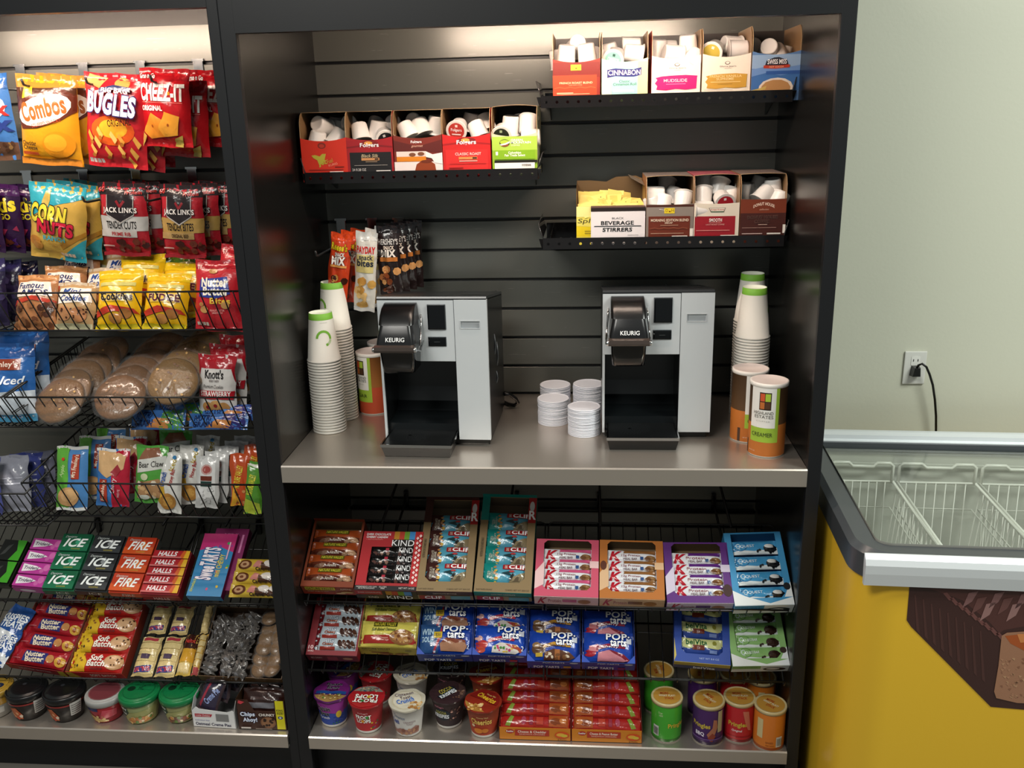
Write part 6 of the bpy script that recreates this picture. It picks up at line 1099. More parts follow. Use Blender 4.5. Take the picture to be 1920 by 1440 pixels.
for (bl, br, tl, c1, c2, w, dc, lab) in (((79, 1107), (138, 1109), (122, 1003), '#0f5a3a', '#1a6a48', 'ICE', '#3a9a78', 'dark green'), ((140, 1108), (200, 1111), (182, 1006), '#26282a', '#383b3e', 'ICE', '#8a8e90', 'black and grey'), ((203, 1111), (262, 1114), (243, 1009), '#b8381a', '#c85020', 'FIRE', '#d87a3a', 'fiery orange')):
    m, W, L, _ = slab(bl, br, tl, P6, T6 - .009, 'gum_carton', '%s gum carton on the gum shelf' % lab, 'box', c1, '#6c7470', c2, [], [kx(w, .4, .2, .8, .8, '#d8dcd8', shear=.2)], GC)
    packs(m, W, [.003 + i * L / 3 for i in range(3)], L / 3 - .003, T6 - .009, .009, c1, [('p', [(0, 0), (1, 0), (1, .4), (.6, .5), (.2, .3), (0, .4)], c2), ('p', [(.5, .5), (.62, .8), (.74, .5), (.62, .3)], dc), kx('Dentyne', .12, .72, .50, .88, '#d0d8d4', shear=.3), kx(w, .20, .24, .86, .70, '#f0f4f2', bold=.05, shear=.35), kx('SUGARFREE', .45, .08, .75, .15, '#c8b848')], '%s gum pack' % lab, 'the %s gum carton' % lab, '%s gum packs' % lab)
m, W, L, _ = slab((262, 1114), (334, 1117), (294, 1034), P6 + SN * .008, T6, 'candy_carton', 'dark red carton of cough drop sticks right of the orange gum', 'box', '#7a1620', '#7c1822', '#8c1c26', [], [('r', 0, .55, 1, .9, '#b83a40'), kx('HALLS', .3, .1, .7, .5, '#e8d0d0', bold=.04)], GC)
packs(m, W, [.004 + i * L / 5 for i in range(5)], L / 5 - .0025, T6 - .002, .008, '#a82028', [('r', .82, 0, 1, 1, '#d8a828'), ('p', [(.74, 0), (.82, 1), (.9, 1), (.86, 0)], '#c85a24'), ('r', 0, 0, .8, .2, '#c86a6a'), kx('HALLS', .16, .25, .66, .82, '#f0e8e8', bold=.06, shear=.2)], 'red cough drop stick', 'the dark red carton', 'red cough drop sticks', name='cough_drop_stick', cat='candy pack')
swt = [('p', [(0, 0), (1, 0), (1, .78), (.6, .86), (0, .8)], '#2a80b4'), ('p', [(0, .72), (.5, .80), (1, .70), (1, 1), (0, 1)], '#b8246c'), ('k', 12, .5, .1, .95, .9, .0035, ['#d8b82c', '#c83a6a', '#3aa05a', '#7a3a9a'], 10, 3), kx('SweeTARTS', -.13, .40, .86, .62, '#f0e8f0', bold=.09, rot=86, outline='#1c2a7a', ow=.05), kx('mini CHEWY', .36, .44, 1.06, .52, '#e0c838', bold=.04, rot=86), kx('throwback', -.10, .14, .30, .19, '#d8e040', rot=86), ('r', .84, .58, .88, .86, '#e0b0c8')]
slab((349, 1117), (414, 1119), (366, 1001), P6 + SN * .002, T6 - .006, 'candy_box', 'blue and pink chewy candy box on the sloping shelf', 'box', '#2a80b4', '#7a1a54', '#2a80b4', swt, [], 'chewy candy boxes')
m_, W_, L_, t_ = slab((349, 1117), (414, 1119), (366, 1001), P6 + SN * .002, T6 - .006, 'candy_box', 'purple-backed candy box behind the blue and pink one', 'box', '#7a1a54', '#7a1a54', '#7a1a54', [], [], 'chewy candy boxes')
t_.matrix_world = m_ @ T(.022, .024, -.014)
b = B(); b.art(flat(0, 0, T6 - .006), W_, L_, swt, .0004); b.obj('top_print', 'card', [o for o in COL.objects if o.name == 'candy_box'][0])
b = B(); b.art(flat(0, 0, T6 - .006), W_, L_, [kx('MINI', .3, .86, .7, .92, '#c890b0', rot=0), ('r', .84, .6, .9, .9, '#c87aa8')], .0004); b.obj('top_print', 'card', t_)
m, W, L = place((426, 1116), (528, 1118), (446, 1030), P6, SN); m = m @ T(0, 0, -.012)
bars(m, 0, W, [0, .036, .072], .036, 0, .014, '#c2a437', [('e', .18, .5, .14, .36, '#5a3018'), ('e', .18, .5, .09, .24, '#b8906a'), ('e', .18, .5, .04, .10, '#6a3a20'), ('p', [(.34, .3), (.42, .8), (.52, .7), (.48, .25)], '#c07a70'), ('r', .5, .1, 1, .62, '#4a2a18'), kx('Caramel Creams', .40, .06, .96, .28, '#1f1410', bold=.05), ('e', .65, .6, .10, .25, '#d8d0c8'), ('e', .85, .6, .10, .25, '#d8d0c8')], 'yellow caramel cream candy pack', 'the row beside the post', 'caramel cream candy packs', name='candy_pack', cat='candy pack')
def lower(bl, br, tl, *a, **k):
    m, W, L = place(bl, br, tl, P7, SN); m = m @ T(0, 0, -T7); return m, W, L, open_carton(m, W, L, T7, *a, **k)
m, W, L, _ = lower((8, 1242), (118, 1259), (48, 1122), 'open red carton of peanut sandwich cookies on the left lower sloping shelf', (0, 0, 0, 0), '#8c1a24', '#9c1e28', '#6a3a2a', [], [('r', 0, 0, 1, 1, '#a01c26'), kx('NUTTER BUTTER', .2, .3, .75, .6, '#d8b0b0', bold=.04), ('p', [(.86, 0), (.9, 1), (1, 1), (1, 0)], '#d0b83a')], side='#7a2a24')
bars(m, .003, W - .006, [.006 + .045 * i for i in range(5)], .044, T7 - .014, .016, '#9c1c26', [('p', [(.24, .2), (.26, .85), (.66, .8), (.64, .15)], '#2a3070'), kx('Nutter', .28, .52, .60, .80, '#ecdcc0', bold=.07, rot=4), kx('Butter', .30, .22, .62, .50, '#ecdcc0', bold=.07, rot=4), ('e', .72, .5, .07, .24, '#b8804a'), ('e', .88, .4, .08, .3, '#c8983a'), kx('8', .86, .26, .90, .54, '#8a1c20', bold=.05), ('r', .03, .30, .22, .34, '#c86a70')], 'red peanut sandwich cookie pack', 'the open red carton', 'peanut sandwich cookie packs', name='cookie_pack', cat='cookie pack', pw=.3)
m, W, L, _ = lower((122, 1259), (228, 1263), (166, 1128), 'red and yellow carton of soft chocolate chip cookies beside the peanut cookies', (0, 0, 0, 0), '#c8a83a', '#b8382a', '#6a3a2a', [], [('r', 0, 0, 1, 1, '#b82a24'), kx('SOFT BATCH', .4, .3, .85, .7, '#ece0d0', bold=.04), ('p', [(0, 0), (.2, 0), (.1, 1), (0, 1)], '#d0a83a')], side='#7a2a1c')
bars(m, .003, W - .006, [.006 + .052 * i for i in range(4)], .050, T7 - .014, .014, '#b0241f', [('p', [(0, 0), (.28, 0), (.32, .5), (.2, 1), (0, 1)], '#d8b02a'), ck(.03, .15, .24, .9, ['#3a2a1c', '#8a5a28'], 8, .004), ('e', .80, .5, .17, .40, '#c09468'), ('e', .80, .5, .14, .34, '#cba27a'), ck(.70, .28, .92, .75, ['#4a2a18'], 9, .0025), kx('Soft', .38, .54, .60, .86, '#f4ece0', bold=.06, shear=.2), kx('Batch', .34, .26, .66, .54, '#f4ece0', bold=.06, shear=.2), kx('CHOCOLATE CHIP', .40, .08, .62, .18, '#3a3a3a', bold=.03)], 'red and yellow soft cookie pack', 'the red and yellow carton', 'soft cookie packs', name='cookie_pack', cat='cookie pack', pw=.3)
def cracks(bl, br, tl, lab, art, n=1, grp='cracker packs lying loose', c='#c9b27a'):
    m, W, L = place(bl, br, tl, P7 - SN * .008, SN)
    b = B(); pillow(b, W, L, .014, c, art, seal=.03, seed=5, pw=.25, nx=10, ny=18); o = b.obj('cracker_pack', 'film', None, m @ T(0, 0, -.014)); prop(o, lab, 'snack pack', grp)
gr_ = [('r', .05, .05 + .155 * i, .95, .18 + .155 * i, '#d2bc84') for i in range(6)]
sal = gr_ + [('p', [(.1, .05), (.12, .2), (.9, .26), (.88, .1)], '#2c3a7a'), kx('SALTINES', .14, .10, .86, .20, '#d04030', bold=.06, rot=8), ('r', .3, .4, .7, .52, '#4a3a50'), ('r', .15, .86, .85, .94, '#a83a44')]
cracks((242, 1264), (281, 1266), (262, 1190), 'buff cracker pack with blue label at the front left of the loose crackers', sal)
cracks((285, 1265), (322, 1267), (300, 1190), 'buff cracker pack with blue label, right of its twin at the front', sal)
cracks((272, 1184), (306, 1185), (288, 1132), 'buff cracker pack at the back left of the loose crackers', sal)
cracks((313, 1185), (347, 1187), (326, 1132), 'buff cracker pack at the back right of the loose crackers', sal)
cracks((325, 1263), (352, 1264), (346, 1186), 'yellow and chocolate cracker pack left of the narrow crackers', [('r', 0, .62, 1, 1, '#3a1c18'), ('r', 0, .3, 1, .62, '#d09a30'), kx('Nekot', .15, .76, .85, .86, '#c83a34', bold=.06), ('r', .1, .03, .9, .27, '#d8c088')], c='#c8a850')
cracks((355, 1263), (370, 1263), (372, 1186), 'narrow yellow cracker pack against the brown carton', gr_ + [('r', 0, .0, 1, .16, '#a84a4a')], c='#c8a04a')
cracks((372, 1184), (386, 1184), (385, 1132), 'narrow buff cracker pack at the back against the brown carton', gr_)
m, W, L, _ = lower((370, 1266), (528, 1273), (402, 1137), 'open brown cardboard carton of clear-wrapped cookies next to the post', (0, 0, 0, 0), '#7a5c3c', '#6f5334', '#4a3726', [], [], side='#6f5334', nm='cardboard_carton')
rn = random.Random(21); wp = ck2 = None
for i in range(15):
    gx, gy = i % 3, i // 3
    mw = m @ T(W * (.14 + .17 * gx) + rn.uniform(-.006, .006), L * (.12 + .17 * gy) + rn.uniform(-.006, .006), T7 - .004 + rn.uniform(-.004, .008)) @ RZ(rn.uniform(0, 360)) @ RX(rn.uniform(-25, 25)) @ RY(rn.uniform(-20, 20))
    if wp is None:
        b = B(); pillow(b, .044, .040, .010, '#55514e', [('k', 9, .1, .1, .9, .9, .004, ['#8a8a8e', '#3c3a3c', '#a8a8aa'], 4, 3)], seed=3, cr=.5, seal=.12, nx=10, ny=10); b.v = [(x - .022, y - .020, z) for x, y, z in b.v]; wp = b.obj('wrapped_treat', 'film'); o = wp
    else: o = wp.copy(); COL.objects.link(o)
    o.matrix_world = mw; prop(o, 'dark treat in clear crinkled wrap in the left half of the brown carton', 'wrapped treat', 'clear-wrapped dark treats')
for i in range(12):
    gx, gy = i % 2, i // 2
    mw = m @ T(W * (.70 + .17 * gx) + rn.uniform(-.004, .004), L * (.12 + .145 * gy), T7 - .004 + rn.uniform(-.003, .006)) @ RZ(rn.uniform(0, 360)) @ RX(rn.uniform(-22, 22)) @ RY(rn.uniform(-18, 18))
    if ck2 is None:
        b = B(); b.lathe([(.0001, -.006), (.020, -.005), (.023, 0), (.019, .006), (.0001, .008)], 20, '#6e4e24', cap=False); ck2 = b.obj('small_wrapped_cookie', 'cookie'); o = ck2
        wr = B(); wr.lathe([(.026, 0), (.021, .009), (.0001, .0115)], 18, '#ffffff', cap=False); wr.v = [(x * (1 + .06 * math.sin(5 * math.atan2(y, x))), y, z + .0015 * math.sin(x * 500)) for x, y, z in wr.v]; wr.obj('clear_wrapper', 'clear', ck2); o.matrix_world = mw
    else: o = copy_tree(ck2, mw)
    prop(o, 'small tan wrapped cookie in the right half of the brown carton', 'cookie', 'small cookies in the brown carton')
for i, (bl, br, tl) in enumerate((((-22, 1200), (20, 1216), (2, 1128)), ((-30, 1244), (6, 1252), (-8, 1176)))):
    m, W, L = place(bl, br, tl, P7, SN)
    b = B(); pillow(b, W, L, .016, '#1f4a8c', [('p', [(0, 0), (1, 0), (1, .3), (0, .36)], '#c8ccd0'), kx('KRISPIES', .02, .60, .98, .76, '#e8ecf0', bold=.07, rot=8), kx('TREATS', .16, .42, .96, .58, '#e8ecf0', bold=.07, rot=8)], seed=33 + i); prop(b.obj('treat_pack', 'film', None, m), 'blue and white crisped rice treat pack, %s at the left edge' % ['rear one', 'front one'][i], 'snack pack', 'crisped rice treat packs')

# ================================================================== bottom left shelf
def bowl(cx, v, y, R, H, lidc, bands, art, label, lidart=(), name='noodle_bowl', rz=0, lm='plastic'):
    x = un(cx, v, 'y', y).x; t = thing(name, label, 'bowl', T(x, y, ZB + .0006) @ RZ(rz), 'lidded bowls on the bottom shelf')
    b = B(); c1, c2 = bands; r0 = R * .72
    b.lathe([(r0 - .004, 0, c1), (r0, .003, c1), (R * .88, H * .55, c2), (R * .95, H - .012, c2), (R * .95, H - .010, c2)], 44, cap=True)
    def S(u, q, h): r = (r0 + (R * .88 - r0) * max(0, q - .003) / (H * .55 - .003) if q < H * .55 else R * .88 + R * .07 * (q - H * .55) / (H * .45 - .012)) + h + .0004; a = u / R - math.pi / 2; return (r * math.cos(a), r * math.sin(a), q)
    b.art(lambda u, q, h: S(u - R * 1.3, q + .006, h), R * 2.6, H - .02, art, .0004, .0003, .008); b.obj('bowl_body', 'plastic', t)
    b = B(); b.lathe([(R * .96, H - .016), (R, H - .015), (R * 1.01, H - .004), (R * .99, H), (R * .93, H + .002), (R * .90, H - .002), (R * .86, H + .003), (R * .5, H + .004), (.0001, H + .004)], 44, lidc, cap=False)
    if lidart: b.art(lambda u, q, h: (u - R, q - R, H + .0042 + h), 2 * R, 2 * R, lidart, .0003, .0002)
    b.obj('lid', lm, t)
bk = [('p', [(.05, .05), (.1, .6), (.3, .7), (.42, .3), (.4, .05)], '#b85a2c'), ('k', 10, .08, .08, .38, .4, .006, ['#e0a070', '#c84a30', '#e8d0b8'], 5, 3), ('r', .0, .82, 1, .90, '#8a2c28'), ('r', .68, .25, .92, .95, '#b8b4b0')] + [('r', .70, .32 + .12 * i, .90, .36 + .12 * i, '#4a4848') for i in range(5)]
lidr = [('e', .5, .5, .36, .36, '#1a1b1d'), ('e', .5, .5, .34, .34, '#101112'), ('e', .45, .6, .05, .05, '#2a2c30')]
bowl(56, 1320, -.50, .052, .078, '#0e0f11', ('#1c1614', '#241c1a'), bk, 'black-lidded noodle bowl, left one of the two on the bottom shelf', lidr, rz=20)
bowl(126, 1322, -.502, .053, .078, '#0e0f11', ('#1c1614', '#241c1a'), bk, 'black-lidded noodle bowl, right one of the two, beside the red bowl', lidr, rz=14)
bowl(201, 1322, -.500, .050, .070, '#9a9a98', ('#a02430', '#a8242e'), [('p', [(.05, 0), (.15, .5), (.4, .3), (.7, .1), (.7, 0)], '#c8a868'), ('r', .18, .72, .5, .95, '#1c2a5a'), ('p', [(.5, .2), (.6, .8), (.9, .7), (.9, .3)], '#c04050'), ('k', 10, .1, .02, .6, .4, .005, ['#d8b878', '#b08048'], 5, 3)], 'red soup bowl with translucent grey lid between black and green bowls', [('e', .5, .5, .40, .40, '#7a4a4c'), ('e', .5, .5, .37, .37, '#6a3238')])
gb = lambda f1, f2: [('p', [(0, .3), (.3, .6), (1, .8), (1, 0), (0, 0)], '#9a9a60'), ('p', [(.0, .35), (.02, .98), (.34, .98), (.36, .6), (.2, .3)], '#0f3a24'), kx('Healthy', .03, .72, .33, .90, '#e0e8e0', bold=.03), kx('Choice', .04, .50, .30, .68, '#e0e8e0', bold=.03), ('e', .6, .2, .3, .18, f1), ck(.35, .05, .85, .35, [f2, '#c88a40', '#5a7a30', '#e0c8a0'], 16, .006)]
lg = [('e', .5, .5, .39, .39, '#0c5c34'), ('e', .5, .5, .37, .37, '#0f6a3c'), ('e', .30, .55, .10, .10, '#0a2a1a'), kx('HC', .48, .48, .62, .66, '#0a3c24', bold=.03)]
bowl(266, 1326, -.500, .052, .076, '#11703e', ('#8a8a58', '#8f9868'), gb('#b8743c', '#d8a868'), 'green-lidded meal bowl, left one of two, with light food picture', lg, rz=6)
bowl(341, 1326, -.492, .052, .074, '#11703e', ('#7a7a50', '#8f9060'), gb('#6a4030', '#8a4a30'), 'green-lidded meal bowl, right one of two, with brown meat picture', lg, rz=0)
bowl(-8, 1312, -.50, .050, .08, '#9a7a2c', ('#a8a49c', '#b0aca0'), [('r', 0, .6, 1, 1, '#b88a2c'), ('r', .4, .2, .9, .5, '#c8c4bc')], 'grey and gold cereal bowl cut off at the left picture edge', [('e', .5, .5, .4, .4, '#a8842c'), ('e', .7, .45, .14, .12, '#1c2440'), ('e', .7, .45, .05, .04, '#c8a030')])
# two cartons at the right end
x0 = un(366, 1376, 'y', -.535).x; x1 = un(446, 1378, 'y', -.535).x; w = x1 - x0
t = thing('snack_carton', 'open white carton of oatmeal creme pies beside the green bowls', 'box', T(x0, -.535, ZB + .0006) @ RZ(-3)); h = .060
b = B(); b.box(0, w, 0, .001, 0, h - .012, '#d6d6d6'); b.prism([(0, h - .012), (.012, h), (.02, h - .006), (w - .02, h - .012), (w - .004, h - .006), (w, h - .012)], 0, .001, '#d6d6d6', 0, 'y')
b.art(face((0, 0, 0), (1, 0, 0), (0, 0, 1)), w, h, [('p', [(.06, .50), (.44, .52), (.48, .66), (.06, .66)], '#a82434'), kx('Little Debbie', .09, .54, .42, .63, '#e8d0d0', shear=.2), ('r', .56, .34, .86, .70, '#7a7a7a'), kx('Individual Size', .06, .32, .40, .38, '#6a6aa0'), kx('Oatmeal Creme Pies', .06, .10, .90, .24, '#26264a', bold=.04)], .0004)
b.obj('front_panel', 'card', t)
b = B()
for xx in (0, w): b.prism([(0, 0), (0, h - .01), (.02, h + .016), (.12, h + .03), (.12, 0)], xx - .0005, xx + .0005, '#b0b0b0', 0, 'x')
b.box(0, w, .119, .12, 0, h + .03, '#a0a0a0'); b.box(0, w, 0, .12, 0, .001, '#888888'); b.obj('carton', 'card', t)
for i in range(3):
    b = B(); pillow(b, w * .5, .085, .012, '#3a2c30', [('r', .1, .1, .9, .9, '#2c2638'), ('p', [(.1, .2), (.3, .9), (.4, .9), (.2, .1)], '#8a2c3c'), kx('Creme Pie', .2, .4, .95, .6, '#8a9ac8', rot=60, bold=.04)], seed=7 + i); prop(b.obj('creme_pie_pack', 'film', None, T(x0 + .006 + .018 * i, -.535 + .012 + .032 * i, ZB + .045 + .006 * i) @ RX(58) @ RZ(-14 + 6 * i)), 'dark wrapped creme pie, %s in the open white carton' % ['front one', 'middle one', 'rear one'][i], 'snack pack', 'wrapped creme pies')
x0 = un(451, 1384, 'y', -.54).x; x1 = un(541, 1386, 'y', -.54).x; w = min(x1, -.058) - x0; h = .090
t = thing('snack_carton', 'dark brown chunky cookie carton with yellow strip beside the post', 'box', T(x0, -.54, ZB + .0006)); D = .12
b = B(); b.box(0, w, 0, .001, 0, h * .62, '#3b2118'); b.box(0, w * .24, 0, .001, h * .62, h * .98, '#3b2118'); b.box(w * .78, w, 0, .001, h * .62, h * .96, '#3b2118')
b.add([(w * .24, 0, h * .98), (w * .24, 0, h * .62), (w * .36, 0, h * .62)], [(0, 1, 2)], '#3b2118')
b.art(face((0, 0, 0), (1, 0, 0), (0, 0, 1)), w, h, [('r', .80, .03, .97, .97, '#d8cf1c'), kx('KING', .82, .62, .95, .69, '#2a2a1a', bold=.04), kx('SIZE!', .82, .53, .95, .60, '#2a2a1a', bold=.04), ('e', .885, .42, .05, .05, '#1c3a7a'), kx('8', .865, .39, .905, .45, '#e8e8e8', bold=.05), ('p', [(.04, .88), (.06, .97), (.18, .92), (.10, .84)], '#c03a44'), kx('Chips', .07, .42, .36, .58, '#dfe6f4', bold=.08, outline='#1c3a7a', ow=.05), kx('Ahoy!', .12, .24, .40, .40, '#dfe6f4', bold=.08, outline='#1c3a7a', ow=.05), kx('CHUNKY', .45, .47, .77, .55, '#e8e0d8', bold=.06), ('e', .63, .26, .16, .19, '#7a5238'), ('e', .63, .26, .13, .16, '#8a6244'), ck(.53, .14, .73, .38, ['#2a1610'], 10, .004), ('r', .06, .05, .26, .10, '#c8c0b8'), ('r', .36, .04, .7, .07, '#8a7a70')], .0006)
b.obj('front_panel', 'card', t)
b = B()
for xx in (0.0005, w - .0005): b.box(xx - .0005, xx + .0005, 0, D, 0, h, '#34200f')
b.box(0, w, D - .001, D, 0, h, '#34200f'); b.box(0, w, 0, D, 0, .001, '#5a4030'); b.obj('carton', 'card', t)
for i in range(3):
    b = B(); pillow(b, w * .9, .07, .014, '#2c1814', [('r', .1, .3, .9, .5, '#6a6a70'), ('r', .2, .6, .8, .7, '#4a3a38')], seed=17 + i); prop(b.obj('cookie_pack', 'film', None, T(x0 + .005, -.54 + .016 + .03 * i, ZB + .030 + .010 * i) @ RX(64)), 'dark brown cookie pack, %s in the chunky cookie carton' % ['front one', 'middle one', 'rear one'][i], 'cookie pack', 'dark cookie packs in the brown carton')

# ================================================================== nut mix pouches on pegs above the left cup stacks
PN = Vector((0, -.20, 0)); GN = 'narrow candy mix pouches on pegs'
for u, v, w in ((640, 425, 'holding the orange pouches'), (698, 426, 'holding the white pouches'), (748, 424, 'holding the black pouches')):
    p = un(u, v, 'y', 0); peg(p.x, .4915, 'black peg hook left of the sweetener tray, ' + w, L=.26)
nuts = lambda cs, x0=.1, y0=.05, x1=.9, y1=.42, s=.008: ('k', 12, x0, y0, x1, y1, s, cs, 7, 4)
bag((611, 568), (650, 574), (600, 433), PN, NY, .014, '#c6401e', [('r', 0, .9, 1, 1, '#d8481c'), kx("Reese's", .10, .77, .84, .86, '#d8c020', bold=.07, outline='#5a2a10', rot=-4), kx('SNACK', .30, .69, .74, .74, '#f0e8e0', bold=.06, outline='#3a1a10'), kx('MIX', .18, .58, .78, .68, '#f4ece4', bold=.10, outline='#3a1a10'), ('r', .1, .54, .9, .57, '#e09a50'), nuts(['#5a2c18', '#c89048', '#7a4020', '#3a1c12']), ('r', 0, 0, 1, .04, '#c83a1c')], 'orange peanut candy mix pouch hanging above the left cup stacks', name='snack_pouch', group=GN, seed=101, behind=[(.016 * i, .035 * i, 0, 'orange candy mix pouch, %s behind the front orange one' % w, 6) for i, w in ((1, 'first'), (2, 'second'))])
bag((663, 581), (703, 585), (651, 432), PN, NY, .014, '#cfcbc2', [('r', 0, .9, 1, 1, '#c8c8c4'), kx('PAYDAY', .08, .74, .92, .82, '#c02a28', bold=.08), ('r', .08, .50, .9, .72, '#c8b878'), kx('snack', .22, .66, .84, .72, '#2a3040', bold=.06), kx('bites', .14, .58, .88, .66, '#2a3040', bold=.06), nuts(['#c89a50', '#b8843c', '#d8b070'], s=.010), ('r', 0, 0, 1, .05, '#b8b8b6')], 'white nut bites pouch hanging between orange and black ones', name='snack_pouch', group=GN, seed=102, behind=[(.016 * i, .035 * i, .002, 'white nut bites pouch, %s behind the front white one' % w, 6) for i, w in ((1, 'first'), (2, 'second'))])
bag((713, 553), (755, 553), (720, 424), PN + Vector((0, .02, 0)), NY, .014, '#231a1a', [('r', 0, .9, 1, 1, '#141214'), kx("HERSHEY'S", .06, .74, .94, .82, '#c8c4c0', bold=.05), kx('SNACK', .3, .67, .76, .72, '#d8c8b8', bold=.06), kx('MIX', .2, .57, .8, .66, '#e8ded4', bold=.10), ('r', .1, .50, .9, .56, '#b0682c'), nuts(['#7a3c1c', '#a8683c', '#4a2418', '#c89058'], s=.009)], 'black chocolate mix pouch hanging above the left coffee machine', name='snack_pouch', group=GN, seed=103, behind=[(.013 * i, .03 * i, .002, 'black chocolate mix pouch, %s behind the front black one' % w, 10) for i, w in ((1, 'first'), (2, 'second'), (3, 'third'))])

# ================================================================== chest freezer on the right
ZF = -.08; FX0 = 1.236; FX1 = 2.6; FY0 = -.800; FY1 = -.125; RC = .085
t = thing('chest_freezer', 'yellow chest freezer with grey rim and white wire baskets, right of the shelving', 'freezer', T(FX0, FY0, -.9) @ RZ(-2.7)); 
def rr(x0, x1, y0, y1, r, n=8):
    p = []
    for cx, cy, a in ((x1 - r, y0 + r, -90), (x1 - r, y1 - .02, 0), (x0 + .02, y1 - .02, 90), (x0 + r, y0 + r, 180)):
        q = r if cy < (y0 + y1) / 2 else .02
        for i in range(n + 1): b_ = math.radians(a + 90 * i / n); p.append((cx + q * math.cos(b_), cy + q * math.sin(b_)))
    return p
H0 = -.9; OX, OY, OZ = FX0, FY0, -.9
def shell(b, pts0, z0, pts1, z1, col):
    n = len(pts0); b.add([(x - OX, y - OY, z0 - OZ) for x, y in pts0] + [(x - OX, y - OY, z1 - OZ) for x, y in pts1], [(i, (i + 1) % n, n + (i + 1) % n, n + i) for i in range(n)], col, 0, True)
out = rr(FX0, FX1, FY0, FY1, RC); inn = rr(FX0 + .05, FX1 - .05, FY0 + .055, FY1 - .03, .05)
b = B(); shell(b, rr(FX0 + .004, FX1 - .004, FY0 + .006, FY1, RC), -.88, rr(FX0 + .004, FX1 - .004, FY0 + .006, FY1, RC), ZF - .05, '#e0b42c')
b.obj('yellow_body', 'card', t)
b = B(); b.box(.03, FX1 - FX0 - .03, .03, FY1 - FY0 - .03, 0, .02, '#1a1a1a'); b.obj('base', 'plastic', t)
# generic chocolate bar picture printed on the front
S = face((1.386 - OX, .006 - .0006, OZ * 0), (1, 0, 0), (0, 0, 1)); zz = lambda v: v - OZ
b = B()
def pz(u, v): q = un(u, v, 'y', FY0 + .006); return (q.x - 1.386, q.z - OZ)
A = lambda pts, c, h: b.poly(S, [pz(*p) for p in pts], c, h)
A([(1703, 1098), (1698, 1160), (1706, 1172), (1852, 1317), (1990, 1325), (2060, 1100)], '#3c2421', .0002)
A([(1740, 1100), (1800, 1120), (1850, 1160), (1868, 1180), (1876, 1174), (1990, 1150), (2060, 1100)], '#4f2f2b', .0004)
for i in range(9): A([(1712 + i * 15, 1112 + i * 8), (1715 + i * 15, 1112 + i * 8), (1722 + i * 15, 1185 + i * 11), (1716 + i * 15, 1178 + i * 11)], '#4a2e2a', .0006)
for i in range(9): A([(1765 + i * 12, 1108 + i * 9), (1772 + i * 12, 1106 + i * 9), (1784 + i * 12, 1120 + i * 9), (1776 + i * 12, 1121 + i * 9)], '#6b4440', .0008)
for i in range(8): A([(1812 + i * 16, 1106 + (i % 3) * 10), (1830 + i * 16, 1102 + (i % 3) * 10), (1818 + i * 16, 1122 + (i % 3) * 12), (1800 + i * 16, 1134 + (i % 3) * 12)], ['#7d5a58', '#66433f', '#8f6c68'][i % 3], .0010)
A([(1872, 1184), (1882, 1178), (1990, 1168), (2060, 1310), (1900, 1308), (1862, 1300), (1858, 1288), (1866, 1240)], '#9b7056', .0012)
A([(1878, 1184), (1990, 1170), (1990, 1215), (1920, 1214), (1888, 1198)], '#a35124', .0014)
rn = random.Random(4)
for i in range(70):
    u, v = rn.uniform(1868, 1935), rn.uniform(1222, 1300); A([(u, v), (u + rn.uniform(3, 8), v + rn.uniform(-2, 3)), (u + rn.uniform(2, 6), v + rn.uniform(3, 6))], rn.choice(['#b08868', '#845a44', '#a87c60']), .0016)
A([(1900, 1180), (1940, 1178), (1940, 1192), (1906, 1196)], '#c8804a', .0016)
b.obj('printed_picture', 'card', t)
# dark grey corner collar and inner rim
b = B(); zc0, zc1 = ZF - .062, ZF
o1 = rr(FX0, FX1, FY0, FY1, RC); o2 = rr(FX0 + .012, FX1 - .012, FY0 + .012, FY1 - .01, RC - .01); i1 = rr(FX0 + .050, FX1 - .05, FY0 + .055, FY1 - .03, .03); 
shell(b, o1, zc0, o1, zc1 - .012, '#3f4347'); shell(b, o1, zc1 - .012, o2, zc1, '#45494d'); shell(b, o2, zc1, i1, zc1 - .004, '#3c4044'); shell(b, i1, zc1 - .004, i1, zc1 - .03, '#3a3d41')
b.add([(x - OX, y - OY, zc0 - OZ) for x, y in o1], [tuple(range(len(o1)))[::-1]], '#3f4347') if 0 else None
b.obj('rim_collar', 'plastic', t)
# aluminium profiles front and back
xs = un(1622, 1050, 'y', FY0).x - OX; xe = FX1 - FX0 - .1
b = B(); b.prism([(-.006, zc0 - OZ), (-.009, ZF - .036 - OZ), (-.009, ZF - .018 - OZ), (-.003, ZF - .007 - OZ), (.006, ZF + .001 - OZ), (.010, ZF + .001 - OZ), (.010, ZF - .010 - OZ), (.004, zc0 - OZ)], xs, xe, '#b8b8b6', 0, 'x')
b.obj('front_rail', 'silver', t)
yb = FY1 - FY0
b = B(); b.prism([(yb - .045, ZF - OZ), (yb - .045, ZF + .006 - OZ), (yb - .032, ZF + .008 - OZ), (yb - .030, ZF + .018 - OZ), (yb - .012, ZF + .022 - OZ), (yb + .0, ZF + .022 - OZ), (yb + .0, ZF - OZ)], .01, xe, '#aeb4ba', 0, 'x'); b.obj('back_rail', 'silver', t)
b = B(); b.box(.01, xe, yb - .052, yb - .045, ZF - .012 - OZ, ZF + .004 - OZ, '#42464b'); b.obj('rail_seal', 'plastic', t)
